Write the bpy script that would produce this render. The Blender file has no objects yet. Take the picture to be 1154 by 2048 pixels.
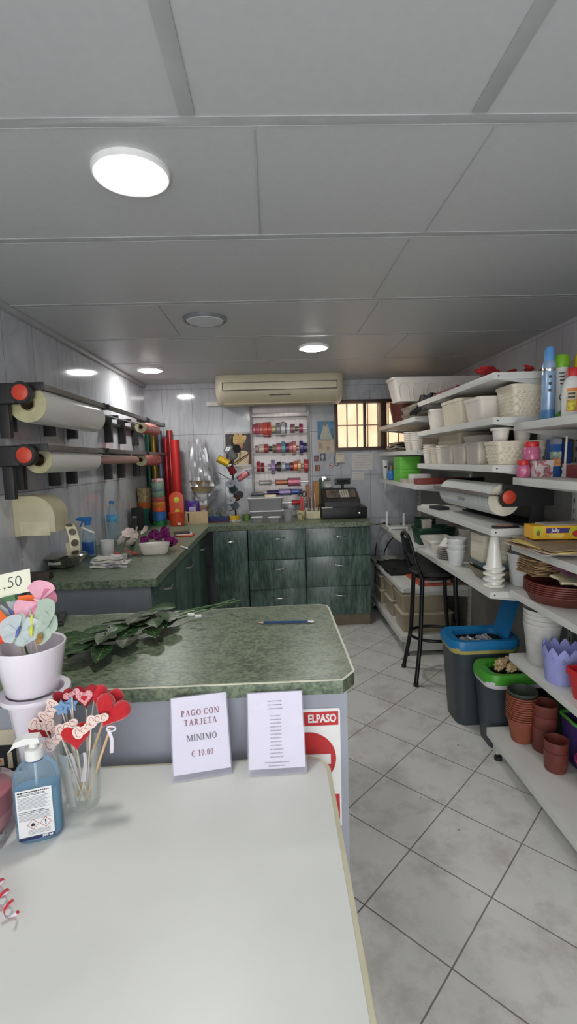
import bpy, bmesh, math, random
from mathutils import Matrix, Vector
from math import sin, cos, pi, radians, sqrt
random.seed(11)
SC = bpy.context.scene
COL = SC.collection

# ---------------------------------------------------------------- camera
CAM_Z, FPX, YAW, PITCH, ROLL = 1.54, 963.0, 1.63, 6.19, 1.67
W_, H_ = 1154.0, 2048.0
_y, _p, _r = radians(YAW), radians(PITCH), radians(ROLL)
FW = Vector((sin(_y)*cos(_p), cos(_y)*cos(_p), -sin(_p)))
_rt = Vector((cos(_y), -sin(_y), 0)); _up = _rt.cross(FW)
RT = _rt*cos(_r) - _up*sin(_r); UP = _rt*sin(_r) + _up*cos(_r)
cam_d = bpy.data.cameras.new('camera'); cam = bpy.data.objects.new('camera', cam_d); COL.objects.link(cam)
cam_d.sensor_fit = 'VERTICAL'; cam_d.sensor_height = 36.0; cam_d.lens = FPX/H_*36.0
cam_d.clip_start = 0.02
m3 = Matrix((RT, UP, -FW)).transposed()
cam.matrix_world = Matrix.Translation((0, 0, CAM_Z)) @ m3.to_4x4()
SC.camera = cam

def P(px, py, x=None, y=None, z=None):
    """a measured photo point turned into a place in the room, on one known plane"""
    r = RT*((px-W_/2)/FPX) - UP*((py-H_/2)/FPX) + FW
    t = x/r.x if x is not None else y/r.y if y is not None else (z-CAM_Z)/r.z
    return Vector((0, 0, CAM_Z)) + r*t
def mpp(p):
    """metres per photo pixel at a place"""
    return (Vector(p)-Vector((0, 0, CAM_Z))).dot(FW)/FPX

# ---------------------------------------------------------------- world, exposure
SC.view_settings.view_transform = 'Standard'; SC.view_settings.look = 'None'
SC.view_settings.gamma = 1.0; SC.view_settings.use_curve_mapping = False
SC.view_settings.exposure = 0.8
wd = bpy.data.worlds.new('world'); SC.world = wd; wd.use_nodes = True
bg = wd.node_tree.nodes['Background']
bg.inputs[0].default_value = (0.965, 0.985, 1.0, 1); bg.inputs[1].default_value = 2.6
LAMP_E = 62.0           # emission of the round ceiling lamps
SC.cycles.max_bounces = 9; SC.cycles.transparent_max_bounces = 24
SC.cycles.diffuse_bounces = 5; SC.cycles.glossy_bounces = 4
SC.cycles.sample_clamp_indirect = 4.0
SC.cycles.caustics_reflective = False; SC.cycles.caustics_refractive = False

# room
XL, XR, YB, YF, ZC = -1.28, 1.80, 4.97, -1.5, 2.325

# ---------------------------------------------------------------- materials
def lin(c):
    out = []
    for v in c[:3]:
        v = v/255.0
        out.append(v/12.92 if v <= 0.04045 else ((v+0.055)/1.055)**2.4)
    return (*out, 1.0)
MATS = {}
def newmat(name):
    m = bpy.data.materials.new(name); m.use_nodes = True
    nt = m.node_tree; nt.nodes.clear()
    return m, nt, nt.nodes.new, nt.links.new
def ramp(n, stops):
    e = n.color_ramp.elements
    while len(e) > len(stops): e.remove(e[-1])
    while len(e) < len(stops): e.new(0.5)
    for el, (p, c) in zip(e, stops): el.position = p; el.color = lin(c)
def M(name, col=(200, 200, 200), rough=.5, metal=0., spec=.5, vary=.07, scale=14., bump=0., coat=0., sheen=0., stretch=(1, 1, 1)):
    """plain surface with a little procedural variation"""
    if name in MATS: return MATS[name]
    m, nt, N, L = newmat(name)
    o = N('ShaderNodeOutputMaterial'); b = N('ShaderNodeBsdfPrincipled'); L(b.outputs[0], o.inputs[0])
    tc = N('ShaderNodeTexCoord'); mp = N('ShaderNodeMapping'); L(tc.outputs['Object'], mp.inputs[0])
    mp.inputs['Scale'].default_value = stretch
    nz = N('ShaderNodeTexNoise'); nz.inputs['Scale'].default_value = scale; nz.inputs['Detail'].default_value = 4
    L(mp.outputs[0], nz.inputs['Vector'])
    rp = N('ShaderNodeValToRGB'); L(nz.outputs[0], rp.inputs[0])
    lo = [max(0, v*(1-vary)) for v in col]; hi = [min(255, v*(1+vary)) for v in col]
    ramp(rp, [(.3, lo), (.7, hi)]); L(rp.outputs[0], b.inputs['Base Color'])
    b.inputs['Roughness'].default_value = rough; b.inputs['Metallic'].default_value = metal
    b.inputs['Specular IOR Level'].default_value = spec
    b.inputs['Coat Weight'].default_value = coat; b.inputs['Sheen Weight'].default_value = sheen
    if bump:
        bp = N('ShaderNodeBump'); bp.inputs['Strength'].default_value = bump; bp.inputs['Distance'].default_value = .004
        L(nz.outputs[0], bp.inputs['Height']); L(bp.outputs[0], b.inputs['Normal'])
    MATS[name] = m
    return m
def CLEAR(name, tint=(240, 245, 245), body=(235, 240, 240), solid=.12, rough=.08, metal=0., spec=.6, fres=.7):
    """thin see-through plastic, film or glass: tinted see-through mixed with a glossy body"""
    if name in MATS: return MATS[name]
    m, nt, N, L = newmat(name)
    o = N('ShaderNodeOutputMaterial'); mx = N('ShaderNodeMixShader'); L(mx.outputs[0], o.inputs[0])
    t = N('ShaderNodeBsdfTransparent'); t.inputs[0].default_value = lin(tint)
    b = N('ShaderNodeBsdfPrincipled'); b.inputs['Base Color'].default_value = lin(body)
    b.inputs['Roughness'].default_value = rough; b.inputs['Metallic'].default_value = metal
    b.inputs['Specular IOR Level'].default_value = spec
    lw = N('ShaderNodeLayerWeight'); lw.inputs[0].default_value = .25
    nz = N('ShaderNodeTexNoise'); nz.inputs['Scale'].default_value = 9
    ma = N('ShaderNodeMath'); ma.operation = 'MULTIPLY_ADD'; ma.inputs[1].default_value = fres; ma.inputs[2].default_value = solid
    L(lw.outputs['Fresnel'], ma.inputs[0])
    mb_ = N('ShaderNodeMath'); mb_.operation = 'MULTIPLY_ADD'; mb_.inputs[1].default_value = .06; mb_.use_clamp = True
    L(nz.outputs[0], mb_.inputs[0]); L(ma.outputs[0], mb_.inputs[2])
    L(mb_.outputs[0], mx.inputs[0]); L(t.outputs[0], mx.inputs[1]); L(b.outputs[0], mx.inputs[2])
    MATS[name] = m
    return m
def EMIT(name, stops, strength, scale=3.):
    if name in MATS: return MATS[name]
    m, nt, N, L = newmat(name)
    o = N('ShaderNodeOutputMaterial'); e = N('ShaderNodeEmission'); L(e.outputs[0], o.inputs[0])
    tc = N('ShaderNodeTexCoord'); nz = N('ShaderNodeTexNoise'); nz.inputs['Scale'].default_value = scale
    L(tc.outputs['Object'], nz.inputs['Vector'])
    rp = N('ShaderNodeValToRGB'); L(nz.outputs[0], rp.inputs[0]); ramp(rp, stops)
    L(rp.outputs[0], e.inputs[0]); e.inputs[1].default_value = strength
    MATS[name] = m
    return m
def TILE(name, axes, w, h, u0, v0, c1, c2, mortar, msize, rough, vein=None, vstretch=(1, 1, 1), rot=0., dirt=False, spec=.5, wav=0.):
    """tiled surface; axes picks the two world axes the grid runs along"""
    m, nt, N, L = newmat(name)
    o = N('ShaderNodeOutputMaterial'); b = N('ShaderNodeBsdfPrincipled'); L(b.outputs[0], o.inputs[0])
    tc = N('ShaderNodeTexCoord'); sp = N('ShaderNodeSeparateXYZ'); L(tc.outputs['Object'], sp.inputs[0])
    cb = N('ShaderNodeCombineXYZ'); L(sp.outputs[axes[0]], cb.inputs[0]); L(sp.outputs[axes[1]], cb.inputs[1])
    mp = N('ShaderNodeMapping'); L(cb.outputs[0], mp.inputs[0])
    mp.inputs['Rotation'].default_value = (0, 0, rot)
    mp.inputs['Location'].default_value = (-(u0-20*w), -(v0-20*h), 0)
    br = N('ShaderNodeTexBrick'); L(mp.outputs[0], br.inputs['Vector'])
    br.offset = 0; br.squash = 1; br.inputs['Scale'].default_value = 1
    br.inputs['Brick Width'].default_value = w; br.inputs['Row Height'].default_value = h
    br.inputs['Mortar Size'].default_value = msize; br.inputs['Mortar Smooth'].default_value = .15
    br.inputs['Bias'].default_value = 0
    br.inputs['Mortar'].default_value = lin(mortar)
    # veining / cloudiness
    mv = N('ShaderNodeMapping'); L(tc.outputs['Object'], mv.inputs[0]); mv.inputs['Scale'].default_value = vstretch
    n1 = N('ShaderNodeTexNoise'); n1.inputs['Scale'].default_value = 3.2; n1.inputs['Detail'].default_value = 7
    n1.inputs['Distortion'].default_value = 1.1; L(mv.outputs[0], n1.inputs['Vector'])
    rp = N('ShaderNodeValToRGB'); L(n1.outputs[0], rp.inputs[0])
    ramp(rp, vein or [(.3, c1), (.7, c2)])
    L(rp.outputs[0], br.inputs['Color1'])
    hs = N('ShaderNodeMixRGB'); hs.blend_type = 'MULTIPLY'; hs.inputs[0].default_value = 1
    hs.inputs[2].default_value = (.95, .95, .955, 1); L(rp.outputs[0], hs.inputs[1]); L(hs.outputs[0], br.inputs['Color2'])
    last = br.outputs['Color']
    if dirt:
        n2 = N('ShaderNodeTexNoise'); n2.inputs['Scale'].default_value = 5; n2.inputs['Detail'].default_value = 9; n2.inputs['Roughness'].default_value = .72
        L(tc.outputs['Object'], n2.inputs['Vector'])
        r2 = N('ShaderNodeValToRGB'); L(n2.outputs[0], r2.inputs[0]); ramp(r2, [(.36, (222, 218, 210)), (.52, (255, 255, 255))])
        mx = N('ShaderNodeMixRGB'); mx.blend_type = 'MULTIPLY'; mx.inputs[0].default_value = .8
        L(last, mx.inputs[1]); L(r2.outputs[0], mx.inputs[2])
        vo = N('ShaderNodeTexVoronoi'); vo.inputs['Scale'].default_value = 7.; vo.feature = 'F1'; L(tc.outputs['Object'], vo.inputs['Vector'])
        r3 = N('ShaderNodeValToRGB'); L(vo.outputs['Distance'], r3.inputs[0]); ramp(r3, [(.035, (120, 114, 104)), (.055, (255, 255, 255))])
        mx2 = N('ShaderNodeMixRGB'); mx2.blend_type = 'MULTIPLY'; mx2.inputs[0].default_value = .7
        L(mx.outputs[0], mx2.inputs[1]); L(r3.outputs[0], mx2.inputs[2]); last = mx2.outputs[0]
    L(last, b.inputs['Base Color'])
    b.inputs['Specular IOR Level'].default_value = spec
    mr = N('ShaderNodeMapRange'); L(br.outputs['Fac'], mr.inputs[0]); mr.inputs[3].default_value = rough; mr.inputs[4].default_value = .8
    L(mr.outputs[0], b.inputs['Roughness'])
    bp = N('ShaderNodeBump'); bp.inputs['Strength'].default_value = .35; bp.inputs['Distance'].default_value = .002; bp.invert = True
    L(br.outputs['Fac'], bp.inputs['Height'])
    if wav:
        n3 = N('ShaderNodeTexNoise'); n3.inputs['Scale'].default_value = 5; L(tc.outputs['Object'], n3.inputs['Vector'])
        b2 = N('ShaderNodeBump'); b2.inputs['Strength'].default_value = wav; b2.inputs['Distance'].default_value = .004
        L(n3.outputs[0], b2.inputs['Height']); L(b2.outputs[0], bp.inputs['Normal'])
    L(bp.outputs[0], b.inputs['Normal'])
    MATS[name] = m
    return m
def MOTTLE(name, stops, scale, rough, stretch=(1, 1, 1), coat=0., scale2=None, spec=.5, detail=6., dist=.6):
    """speckled laminate or streaked wood"""
    if name in MATS: return MATS[name]
    m, nt, N, L = newmat(name)
    o = N('ShaderNodeOutputMaterial'); b = N('ShaderNodeBsdfPrincipled'); L(b.outputs[0], o.inputs[0])
    tc = N('ShaderNodeTexCoord'); mp = N('ShaderNodeMapping'); L(tc.outputs['Object'], mp.inputs[0]); mp.inputs['Scale'].default_value = stretch
    n = N('ShaderNodeTexNoise'); n.inputs['Scale'].default_value = scale; n.inputs['Detail'].default_value = detail; n.inputs['Distortion'].default_value = dist
    n.inputs['Roughness'].default_value = .62
    L(mp.outputs[0], n.inputs['Vector'])
    fac = n.outputs[0]
    if scale2:
        n2 = N('ShaderNodeTexNoise'); n2.inputs['Scale'].default_value = scale2; n2.inputs['Detail'].default_value = 2; L(mp.outputs[0], n2.inputs['Vector'])
        mx = N('ShaderNodeMath'); mx.operation = 'MULTIPLY_ADD'; mx.inputs[1].default_value = .55
        h = N('ShaderNodeMath'); h.operation = 'MULTIPLY'; h.inputs[1].default_value = .45
        L(n2.outputs[0], h.inputs[0]); L(fac, mx.inputs[0]); L(h.outputs[0], mx.inputs[2]); fac = mx.outputs[0]
    rp = N('ShaderNodeValToRGB'); L(fac, rp.inputs[0]); ramp(rp, stops)
    L(rp.outputs[0], b.inputs['Base Color']); b.inputs['Roughness'].default_value = rough
    b.inputs['Coat Weight'].default_value = coat; b.inputs['Coat Roughness'].default_value = .12; b.inputs['Specular IOR Level'].default_value = spec
    MATS[name] = m
    return m

# ---------------------------------------------------------------- mesh builder
class MB:
    def __init__(s): s.b = bmesh.new(); s.mi = 0; s.T = Matrix()
    def _v(s, p): return s.b.verts.new(s.T @ Vector(p))
    def _f(s, vs):
        try: f = s.b.faces.new(vs); f.material_index = s.mi; return f
        except ValueError: return None
    def box(s, x0, x1, y0, y1, z0, z1, bev=0., seg=2, taper=1.):
        cx, cy = (x0+x1)/2, (y0+y1)/2
        def q(x, y, z):
            if z == z0: return (cx+(x-cx)*taper, cy+(y-cy)*taper, z)
            return (x, y, z)
        v = [s._v(q(*p)) for p in ((x0, y0, z0), (x1, y0, z0), (x1, y1, z0), (x0, y1, z0), (x0, y0, z1), (x1, y0, z1), (x1, y1, z1), (x0, y1, z1))]
        fs = [s._f([v[i] for i in f]) for f in ((3, 2, 1, 0), (4, 5, 6, 7), (0, 1, 5, 4), (1, 2, 6, 5), (2, 3, 7, 6), (3, 0, 4, 7))]
        if bev > 0:
            es = set(e for f in fs for e in f.edges)
            r = bmesh.ops.bevel(s.b, geom=list(es), offset=bev, segments=seg, profile=.7, affect='EDGES')
            for f in r['faces']: f.material_index = s.mi
        return s
    def prism(s, poly, z0, z1, bev=0., seg=2, bottom=True):
        n = len(poly)
        lo = [s._v((p[0], p[1], z0)) for p in poly]; hi = [s._v((p[0], p[1], z1)) for p in poly]
        fs = [s._f(lo[::-1]), s._f(hi)]
        for i in range(n): s._f([lo[i], lo[(i+1) % n], hi[(i+1) % n], hi[i]])
        if bev > 0:
            es = set(e for f in fs if f for e in f.edges)
            r = bmesh.ops.bevel(s.b, geom=list(es), offset=bev, segments=seg, profile=.7, affect='EDGES')
            for f in r['faces']: f.material_index = s.mi
        return s
    def lathe(s, prof, n=28, sx=1., sy=1., c=(0, 0, 0), close=True):
        rings = []
        for r, z in prof:
            if r < 1e-6: rings.append([s._v((c[0], c[1], c[2]+z))])
            else: rings.append([s._v((c[0]+r*sx*cos(2*pi*k/n), c[1]+r*sy*sin(2*pi*k/n), c[2]+z)) for k in range(n)])
        for a, b_ in zip(rings, rings[1:]):
            for k in range(n):
                k2 = (k+1) % n
                if len(a) == 1 and len(b_) == 1: continue
                if len(a) == 1: s._f([a[0], b_[k2], b_[k]][::-1])
                elif len(b_) == 1: s._f([a[k], a[k2], b_[0]])
                else: s._f([a[k], a[k2], b_[k2], b_[k]])
        if close:
            if len(rings[0]) > 1: s._f(rings[0][::-1])
            if len(rings[-1]) > 1: s._f(rings[-1])
        return s
    def tube(s, pts, r, n=8, closed=False, flat=1.):
        pts = [Vector(p) for p in pts]; N_ = len(pts); rings = []
        rad = r if isinstance(r, (list, tuple)) else [r]*N_
        up = Vector((0, 0, 1))
        for i, p in enumerate(pts):
            a = pts[(i-1) % N_] if (closed or i) else p; b_ = pts[(i+1) % N_] if (closed or i < N_-1) else p
            t = (b_-a); t = t.normalized() if t.length > 1e-9 else Vector((0, 0, 1))
            if i == 0:
                u = t.cross(up)
                if u.length < 1e-3: u = t.cross(Vector((1, 0, 0)))
            else: u = u - t*u.dot(t)
            u.normalize(); w = t.cross(u)
            rings.append([s._v(p+(u*cos(2*pi*k/n)+w*sin(2*pi*k/n)*flat)*rad[i]) for k in range(n)])
        m = N_ if closed else N_-1
        for i in range(m):
            a, b_ = rings[i], rings[(i+1) % N_]
            for k in range(n): s._f([a[k], a[(k+1) % n], b_[(k+1) % n], b_[k]])
        if not closed: s._f(rings[0][::-1]); s._f(rings[-1])
        return s
    def cyl(s, a, b_, r, r2=None, n=20):
        return s.tube([a, b_], [r, r if r2 is None else r2], n)
    def ball(s, c, r, n=14, sx=1, sy=1, sz=1):
        m = max(6, n//2)
        return s.lathe([(r*sin(pi*i/m), -r*sz*cos(pi*i/m)) for i in range(m+1)], n, sx, sy, c, False)
    def sheet(s, fn, nu, nv, th=0.):
        """surface fn(u,v), u,v in 0..1; th gives it thickness"""
        g = [[Vector(fn(i/nu, j/nv)) for j in range(nv+1)] for i in range(nu+1)]
        def grid(G, flip):
            V = [[s._v(p) for p in row] for row in G]
            for i in range(nu):
                for j in range(nv):
                    q = [V[i][j], V[i+1][j], V[i+1][j+1], V[i][j+1]]
                    s._f(q[::-1] if flip else q)
            return V
        if th <= 0: grid(g, False); return s
        nrm = []
        for i in range(nu+1):
            row = []
            for j in range(nv+1):
                du = g[min(i+1, nu)][j]-g[max(i-1, 0)][j]; dv = g[i][min(j+1, nv)]-g[i][max(j-1, 0)]
                k = du.cross(dv); row.append(k.normalized() if k.length > 1e-12 else Vector((0, 0, 1)))
            nrm.append(row)
        A = grid(g, False); B = grid([[g[i][j]-nrm[i][j]*th for j in range(nv+1)] for i in range(nu+1)], True)
        for i in range(nu):
            s._f([A[i][0], B[i][0], B[i+1][0], A[i+1][0]]); s._f([A[i+1][nv], B[i+1][nv], B[i][nv], A[i][nv]])
        for j in range(nv):
            s._f([A[0][j+1], B[0][j+1], B[0][j], A[0][j]]); s._f([A[nu][j], B[nu][j], B[nu][j+1], A[nu][j+1]])
        return s
    def loft(s, secs, cap=True):
        """rings of equal length joined one to the next"""
        R = [[s._v(p) for p in q] for q in secs]; n = len(R[0])
        for a, b_ in zip(R, R[1:]):
            for k in range(n): s._f([a[k], a[(k+1) % n], b_[(k+1) % n], b_[k]])
        if cap: s._f(R[0][::-1]); s._f(R[-1])
        return s
    def poly(s, pts): s._f([s._v(p) for p in pts]); return s
    def build(s, name, mats, parent=None, loc=None, rot=None, ang=38, label=None):
        me = bpy.data.meshes.new(name)
        bmesh.ops.recalc_face_normals(s.b, faces=s.b.faces)
        s.b.to_mesh(me); s.b.free()
        for m_ in (mats if isinstance(mats, (list, tuple)) else [mats]): me.materials.append(m_)
        me.polygons.foreach_set('use_smooth', [True]*len(me.polygons)); me.set_sharp_from_angle(angle=radians(ang))
        o = bpy.data.objects.new(name, me); COL.objects.link(o)
        if parent: o.parent = parent
        if loc is not None: o.location = loc
        if rot is not None: o.rotation_euler = rot if isinstance(rot, (tuple, list)) else (0, 0, rot)
        if label: o['label'] = label
        return o
def tag(o, label, cat, group=None):
    o['label'] = label; o['category'] = cat
    if group: o['group'] = group
    return o
def thing(name, label, cat, loc=(0, 0, 0), rot=0., group=None):
    o = bpy.data.objects.new(name, None); COL.objects.link(o); o.empty_display_size = .05
    o.location = loc; o.rotation_euler = rot if isinstance(rot, (tuple, list)) else (0, 0, rot)
    return tag(o, label, cat, group)
def structure(o): o['kind'] = 'structure'; return o
def copy_tree(o, parent=None):
    c = o.copy(); COL.objects.link(c)
    if parent: c.parent = parent
    for ch in list(o.children): copy_tree(ch, c)
    return c
def rrect(x0, x1, y0, y1, r, n=5):
    out = []
    for cx, cy, a0 in ((x1-r, y1-r, 0), (x0+r, y1-r, 90), (x0+r, y0+r, 180), (x1-r, y0+r, 270)):
        for i in range(n+1):
            a = radians(a0+90*i/n); out.append((cx+r*cos(a), cy+r*sin(a)))
    return out
def arcpts(c, r, a0, a1, n, z=0.):
    return [(c[0]+r*cos(radians(a0+(a1-a0)*i/n)), c[1]+r*sin(radians(a0+(a1-a0)*i/n)), z) for i in range(n+1)]
def rim_prof(r0, r1, h, t=.0025, lip=0., liph=.012):
    """open pot: outside up, over the rim, down the inside"""
    p = [(r0*.94, 0), (r0, .004)]
    if lip: p += [(r1, h-liph), (r1+lip, h-liph), (r1+lip, h)]
    else: p += [(r1, h)]
    ri = r1+lip if lip else r1
    p += [(ri-t, h), (r1-t*1.2, h-liph), (r0-t, t*1.6), (0, t*1.6)]
    return p
def lettering(text, h, mat_, parent, loc, rot=(0, 0, 0), width=None, name='lettering', depth=.0004, bold=0.):
    """plain sans lettering, centred on loc, lying in the local xy plane before rot"""
    cu = bpy.data.curves.new('txt', 'FONT'); cu.body = text; cu.size = h/0.7; cu.align_x = 'CENTER'; cu.align_y = 'CENTER'
    cu.extrude = depth; cu.offset = bold; cu.resolution_u = 3
    t = bpy.data.objects.new('txt', cu); COL.objects.link(t)
    dg = bpy.context.evaluated_depsgraph_get()
    me = bpy.data.meshes.new_from_object(t.evaluated_get(dg)); bpy.data.objects.remove(t); bpy.data.curves.remove(cu)
    if width:
        xs = [v.co.x for v in me.vertices]; k = width/(max(xs)-min(xs))
        for v in me.vertices: v.co.x *= k
    me.materials.clear(); me.materials.append(mat_)
    o = bpy.data.objects.new(name, me); COL.objects.link(o); o.parent = parent; o.location = loc; o.rotation_euler = rot
    return o

# ================================================================ SETTING
m_floor = TILE('floor tile', (0, 1), .316, .316, 1.884, .8756, (210, 209, 204), (222, 221, 217), (128, 124, 116), .0028, .32, rot=-pi/4, dirt=True)
veins = [(.25, (184, 186, 191)), (.42, (192, 194, 199)), (.52, (178, 180, 186)), (.6, (194, 195, 199)), (.8, (186, 188, 193))]
m_wl = TILE('marble tile on the left', (1, 2), .30, .455, 3.33, 1.415, None, None, (120, 121, 124), .0022, .09, vein=veins, vstretch=(1, 1.3, .45), wav=.10)
m_wb = TILE('marble tile at the back', (0, 2), .30, .455, -.50, 1.365, None, None, (120, 121, 124), .0022, .10, vein=veins, vstretch=(1.3, 1, .45), wav=.10)
m_wr = TILE('marble tile on the right', (1, 2), .30, .455, 3.30, 1.39, None, None, (136, 135, 138), .0022, .16, vein=[(.3, (178, 174, 178)), (.7, (196, 193, 196))], vstretch=(1, 1.2, .5), wav=.08)
m_ceil = M('ceiling panel', (186, 187, 188), .42, vary=.012, scale=40)
m_strip = M('ceiling joint strip', (168, 169, 170), .5, vary=.03)
structure(MB().box(XL-.1, XR+.1, YF, YB+.1, -.1, 0).build('floor', m_floor))
structure(MB().box(XL-.1, XL, YF, YB+.1, 0, ZC+.12).build('wall_left', m_wl))
structure(MB().box(XR, XR+.1, YF, YB+.1, 0, ZC+.12).build('wall_right', m_wr))
# back wall with the window opening
WX0, WX1, WZ0, WZ1 = .635, 1.62, 1.615, 2.125
b = MB()
b.box(XL, WX0, YB, YB+.1, 0, ZC+.12); b.box(WX1, XR, YB, YB+.1, 0, ZC+.12)
b.box(WX0, WX1, YB, YB+.1, 0, WZ0); b.box(WX0, WX1, YB, YB+.1, WZ1, ZC+.12)
structure(b.build('wall_back', m_wb))
structure(MB().box(XL, XR, YF, YB, ZC, ZC+.1).build('ceiling', m_ceil))
structure(MB().box(.95, XR+.1, YF-.1, YF-.001, 0, ZC+.12).build('added_front_wall', m_wr))  # unseen wall piece, added to keep front daylight off the right side
n = 0
for y in (1.21, 1.795, 2.49, 3.17, 3.92, 4.62):
    n += 1
    structure(MB().box(XL, XR, y-.016, y+.016, ZC-.0018, ZC-.0005, .002).build('trim_%d' % n, m_strip))
for x, y0, y1, w in ((-.17, YF, 1.185, .018), (.50, YF, 1.185, .018), (-.02, 1.235, 1.77, .002), (.56, 1.235, 1.77, .002), (.52, 1.82, 2.46, .002), (-.55, 2.52, 3.14, .002), (.56, 2.52, 3.14, .002), (.9, 3.2, 3.89, .002), (-.1, 3.2, 3.89, .002)):
    n += 1
    structure(MB().box(x-w, x+w, y0, y1, ZC-.004, ZC-.0004, .001).build('trim_%d' % n, m_strip))
n += 1
structure(MB().box(XL, XL+.03, YF, YB, ZC-.03, ZC-.0004, .006).build('trim_%d' % n, m_strip))
# window: bronze sliding frame, panes, bars, outer sheet glowing in place of the daylit wall
m_bronze = M('bronze aluminium', (74, 54, 46), .4, .3)
m_pane = CLEAR('window glass', (250, 246, 240), (255, 250, 245), .04, .05)
m_bar = M('grey window bar', (150, 138, 128), .5)
wn = structure(bpy.data.objects.new('window_1', None)); COL.objects.link(wn); wn.location = (WX0, YB, WZ0)
ww, wh = WX1-WX0, WZ1-WZ0
b = MB(); f = .034
b.box(0, ww, -.03, .07, 0, f, .004); b.box(0, ww, -.03, .07, wh-f, wh, .004); b.box(0, f, -.03, .07, f, wh-f, .004); b.box(ww-f, ww, -.03, .07, f, wh-f, .004)
b.box(.30, .325, -.012, .03, f, wh-f, .003); b.box(.47, .535, -.03, .06, f, wh-f, .004)
structure(b.build('window_frame', m_bronze, wn))
structure(MB().box(f, .47, .03, .036, f, wh-f).build('window_pane', m_pane, wn))
structure(MB().box(.535, ww-f, .03, .036, f, wh-f).build('window_pane', m_pane, wn))
b = MB()
for i in range(9): b.box(.03+i*.108, .042+i*.108, .085, .097, -.02, wh+.02)
b.box(0, ww, .083, .1, wh*.5, wh*.5+.012)
structure(b.build('window_bars', m_bar, wn))
m_out = EMIT('glowing daylight backdrop', [(.3, (226, 190, 160)), (.48, (255, 226, 196)), (.62, (244, 212, 180)), (.8, (255, 240, 220))], 1.0, 3.5)
b = MB(); b.box(-.25, ww+.25, .34, .36, -.3, wh+.3)
structure(b.build('window_daylight', m_out, wn))

# ================================================================ CEILING LAMPS
m_glow = EMIT('lit lamp diffuser', [(0, (255, 252, 246)), (1, (255, 255, 252))], LAMP_E)
m_white = M('white enamel', (232, 232, 230), .35, vary=.02)
m_off = M('unlit diffuser', (198, 200, 203), .4, vary=.02)
m_greyring = M('grey ring', (128, 130, 134), .4, .2)
def lamp(p, r, label, glow, ring, name='ceiling_lamp', group='round ceiling lamps'):
    t = thing(name, label, 'ceiling lamp', (p.x, p.y, ZC), 0, group)
    MB().lathe([(r, -.0006), (r, -.012), (r-.004, -.016), (r-.014, -.016), (r-.016, -.004), (r-.016, -.0006)], 40, close=False).build('trim_ring', ring, t)
    MB().lathe([(0, -.0225), (r*.5, -.0215), (r*.8, -.0185), (r-.017, -.012), (r-.017, -.003), (0, -.003)], 40, close=False).build('diffuser', glow, t)
    return t
lamp(P(262, 342, z=ZC), .103, 'large-looking lit round lamp nearest the camera, over the white table', m_glow, m_white)
lamp(P(627, 693, z=ZC), .108, 'lit round lamp just in front of the air conditioner', m_glow, m_white)
lamp(P(300, 738, z=ZC), .108, 'lit round lamp near the left wall, left of the air conditioner', m_glow, m_white)
lamp(P(410, 637, z=ZC), .12, 'unlit round lamp with a grey ring in the middle of the ceiling', m_off, m_greyring)

# ================================================================ WORKTOPS AND CABINETS
m_top = MOTTLE('green speckled laminate', [(.34, (50, 62, 48)), (.44, (82, 95, 76)), (.5, (98, 111, 90)), (.57, (124, 134, 110)), (.66, (84, 98, 78))], 30, .34, (1, 1.6, 1), scale2=85)
m_edgeline = M('pale worktop edge line', (206, 206, 186), .4)
m_green = MOTTLE('green streaked wood', [(.28, (32, 45, 41)), (.42, (58, 78, 71)), (.52, (80, 102, 94)), (.62, (100, 122, 114)), (.74, (66, 88, 81))], 5.5, .22, (3.2, 3.2, .5), scale2=22, coat=.2)
m_greyp = M('blue grey board', (152, 155, 166), .42, vary=.02)
m_dgrey = M('dark grey board', (110, 114, 118), .45, vary=.03)
m_chrome = M('brushed steel', (200, 200, 200), .22, 1.)
m_plinth = M('beige plinth', (124, 112, 92), .55)
ZT = .97
def top_mesh(poly, z, name, parent=None, loc=None):
    b = MB(); b.prism(poly, z-.042, z, .006, 3); return b
b = top_mesh([(XL+.002, 2.37), (-.60, 2.37), (-.60, 4.255), (.885, 4.235), (.885, YB-.002), (XL+.002, YB-.002)], ZT, 'worktop')
o = b.build('worktop', m_top); tag(o, 'continuous green speckled worktop running along the left and back walls', 'worktop')
def handle(parent, x, z, w=.12, y=-.018, xdir=True):
    pts = []
    for i in range(9):
        u = i/8-.5; d = -.03*(1-(2*u)**4); pts.append((x+u*w, y+d, z-.006*(1-(2*u)**2)))
    b = MB(); b.tube(pts, [.0042+.0015*(1-abs(2*i/8-1)) for i in range(9)], 8)
    return b.build('handle', m_chrome, parent)
def cabinet(x0, x1, face, label, drawers, door=False, plinth=True, rot=0., loc=None, depth=.6, zt=ZT-.044):
    """built facing -y, local x along the front"""
    w = x1-x0
    t = thing('base_cabinet', label, 'cabinet', loc or (x0, face, 0), rot, 'green base cabinets under the worktop')
    b = MB(); b.box(.001, w-.001, .02, depth, .11, zt-.001); b.build('carcass', m_green, t)
    if plinth: MB().box(.001, w-.001, .045, .06, .0, .11).build('plinth', m_plinth, t)
    if door:
        d = MB().box(.004, w-.004, 0, .019, .115, zt-.006, .002).build('door', m_green, t); handle(d, w*.5, zt-.09)
    else:
        for z0, z1, dy in drawers:
            d = MB().box(.004, w-.004, dy, dy+.019, z0, z1, .002).build('drawer', m_green, t); d_ = handle(d, w*.53, z1-.072, y=dy)
    return t
cabinet(-.60+.035, -.255, 4.275, 'full height green cabinet door in the inner corner of the counter', None, True)
cabinet(-.25, .265, 4.275, 'middle green drawer unit of the back counter, its top drawer slightly open', [(.115, .375, 0), (.38, .645, -.012), (.655, .918, 0)])
cabinet(.27, .855, 4.275, 'right end green drawer unit below the cash register', [(.115, .38, 0), (.385, .66, -.004), (.665, .918, 0)])
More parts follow.
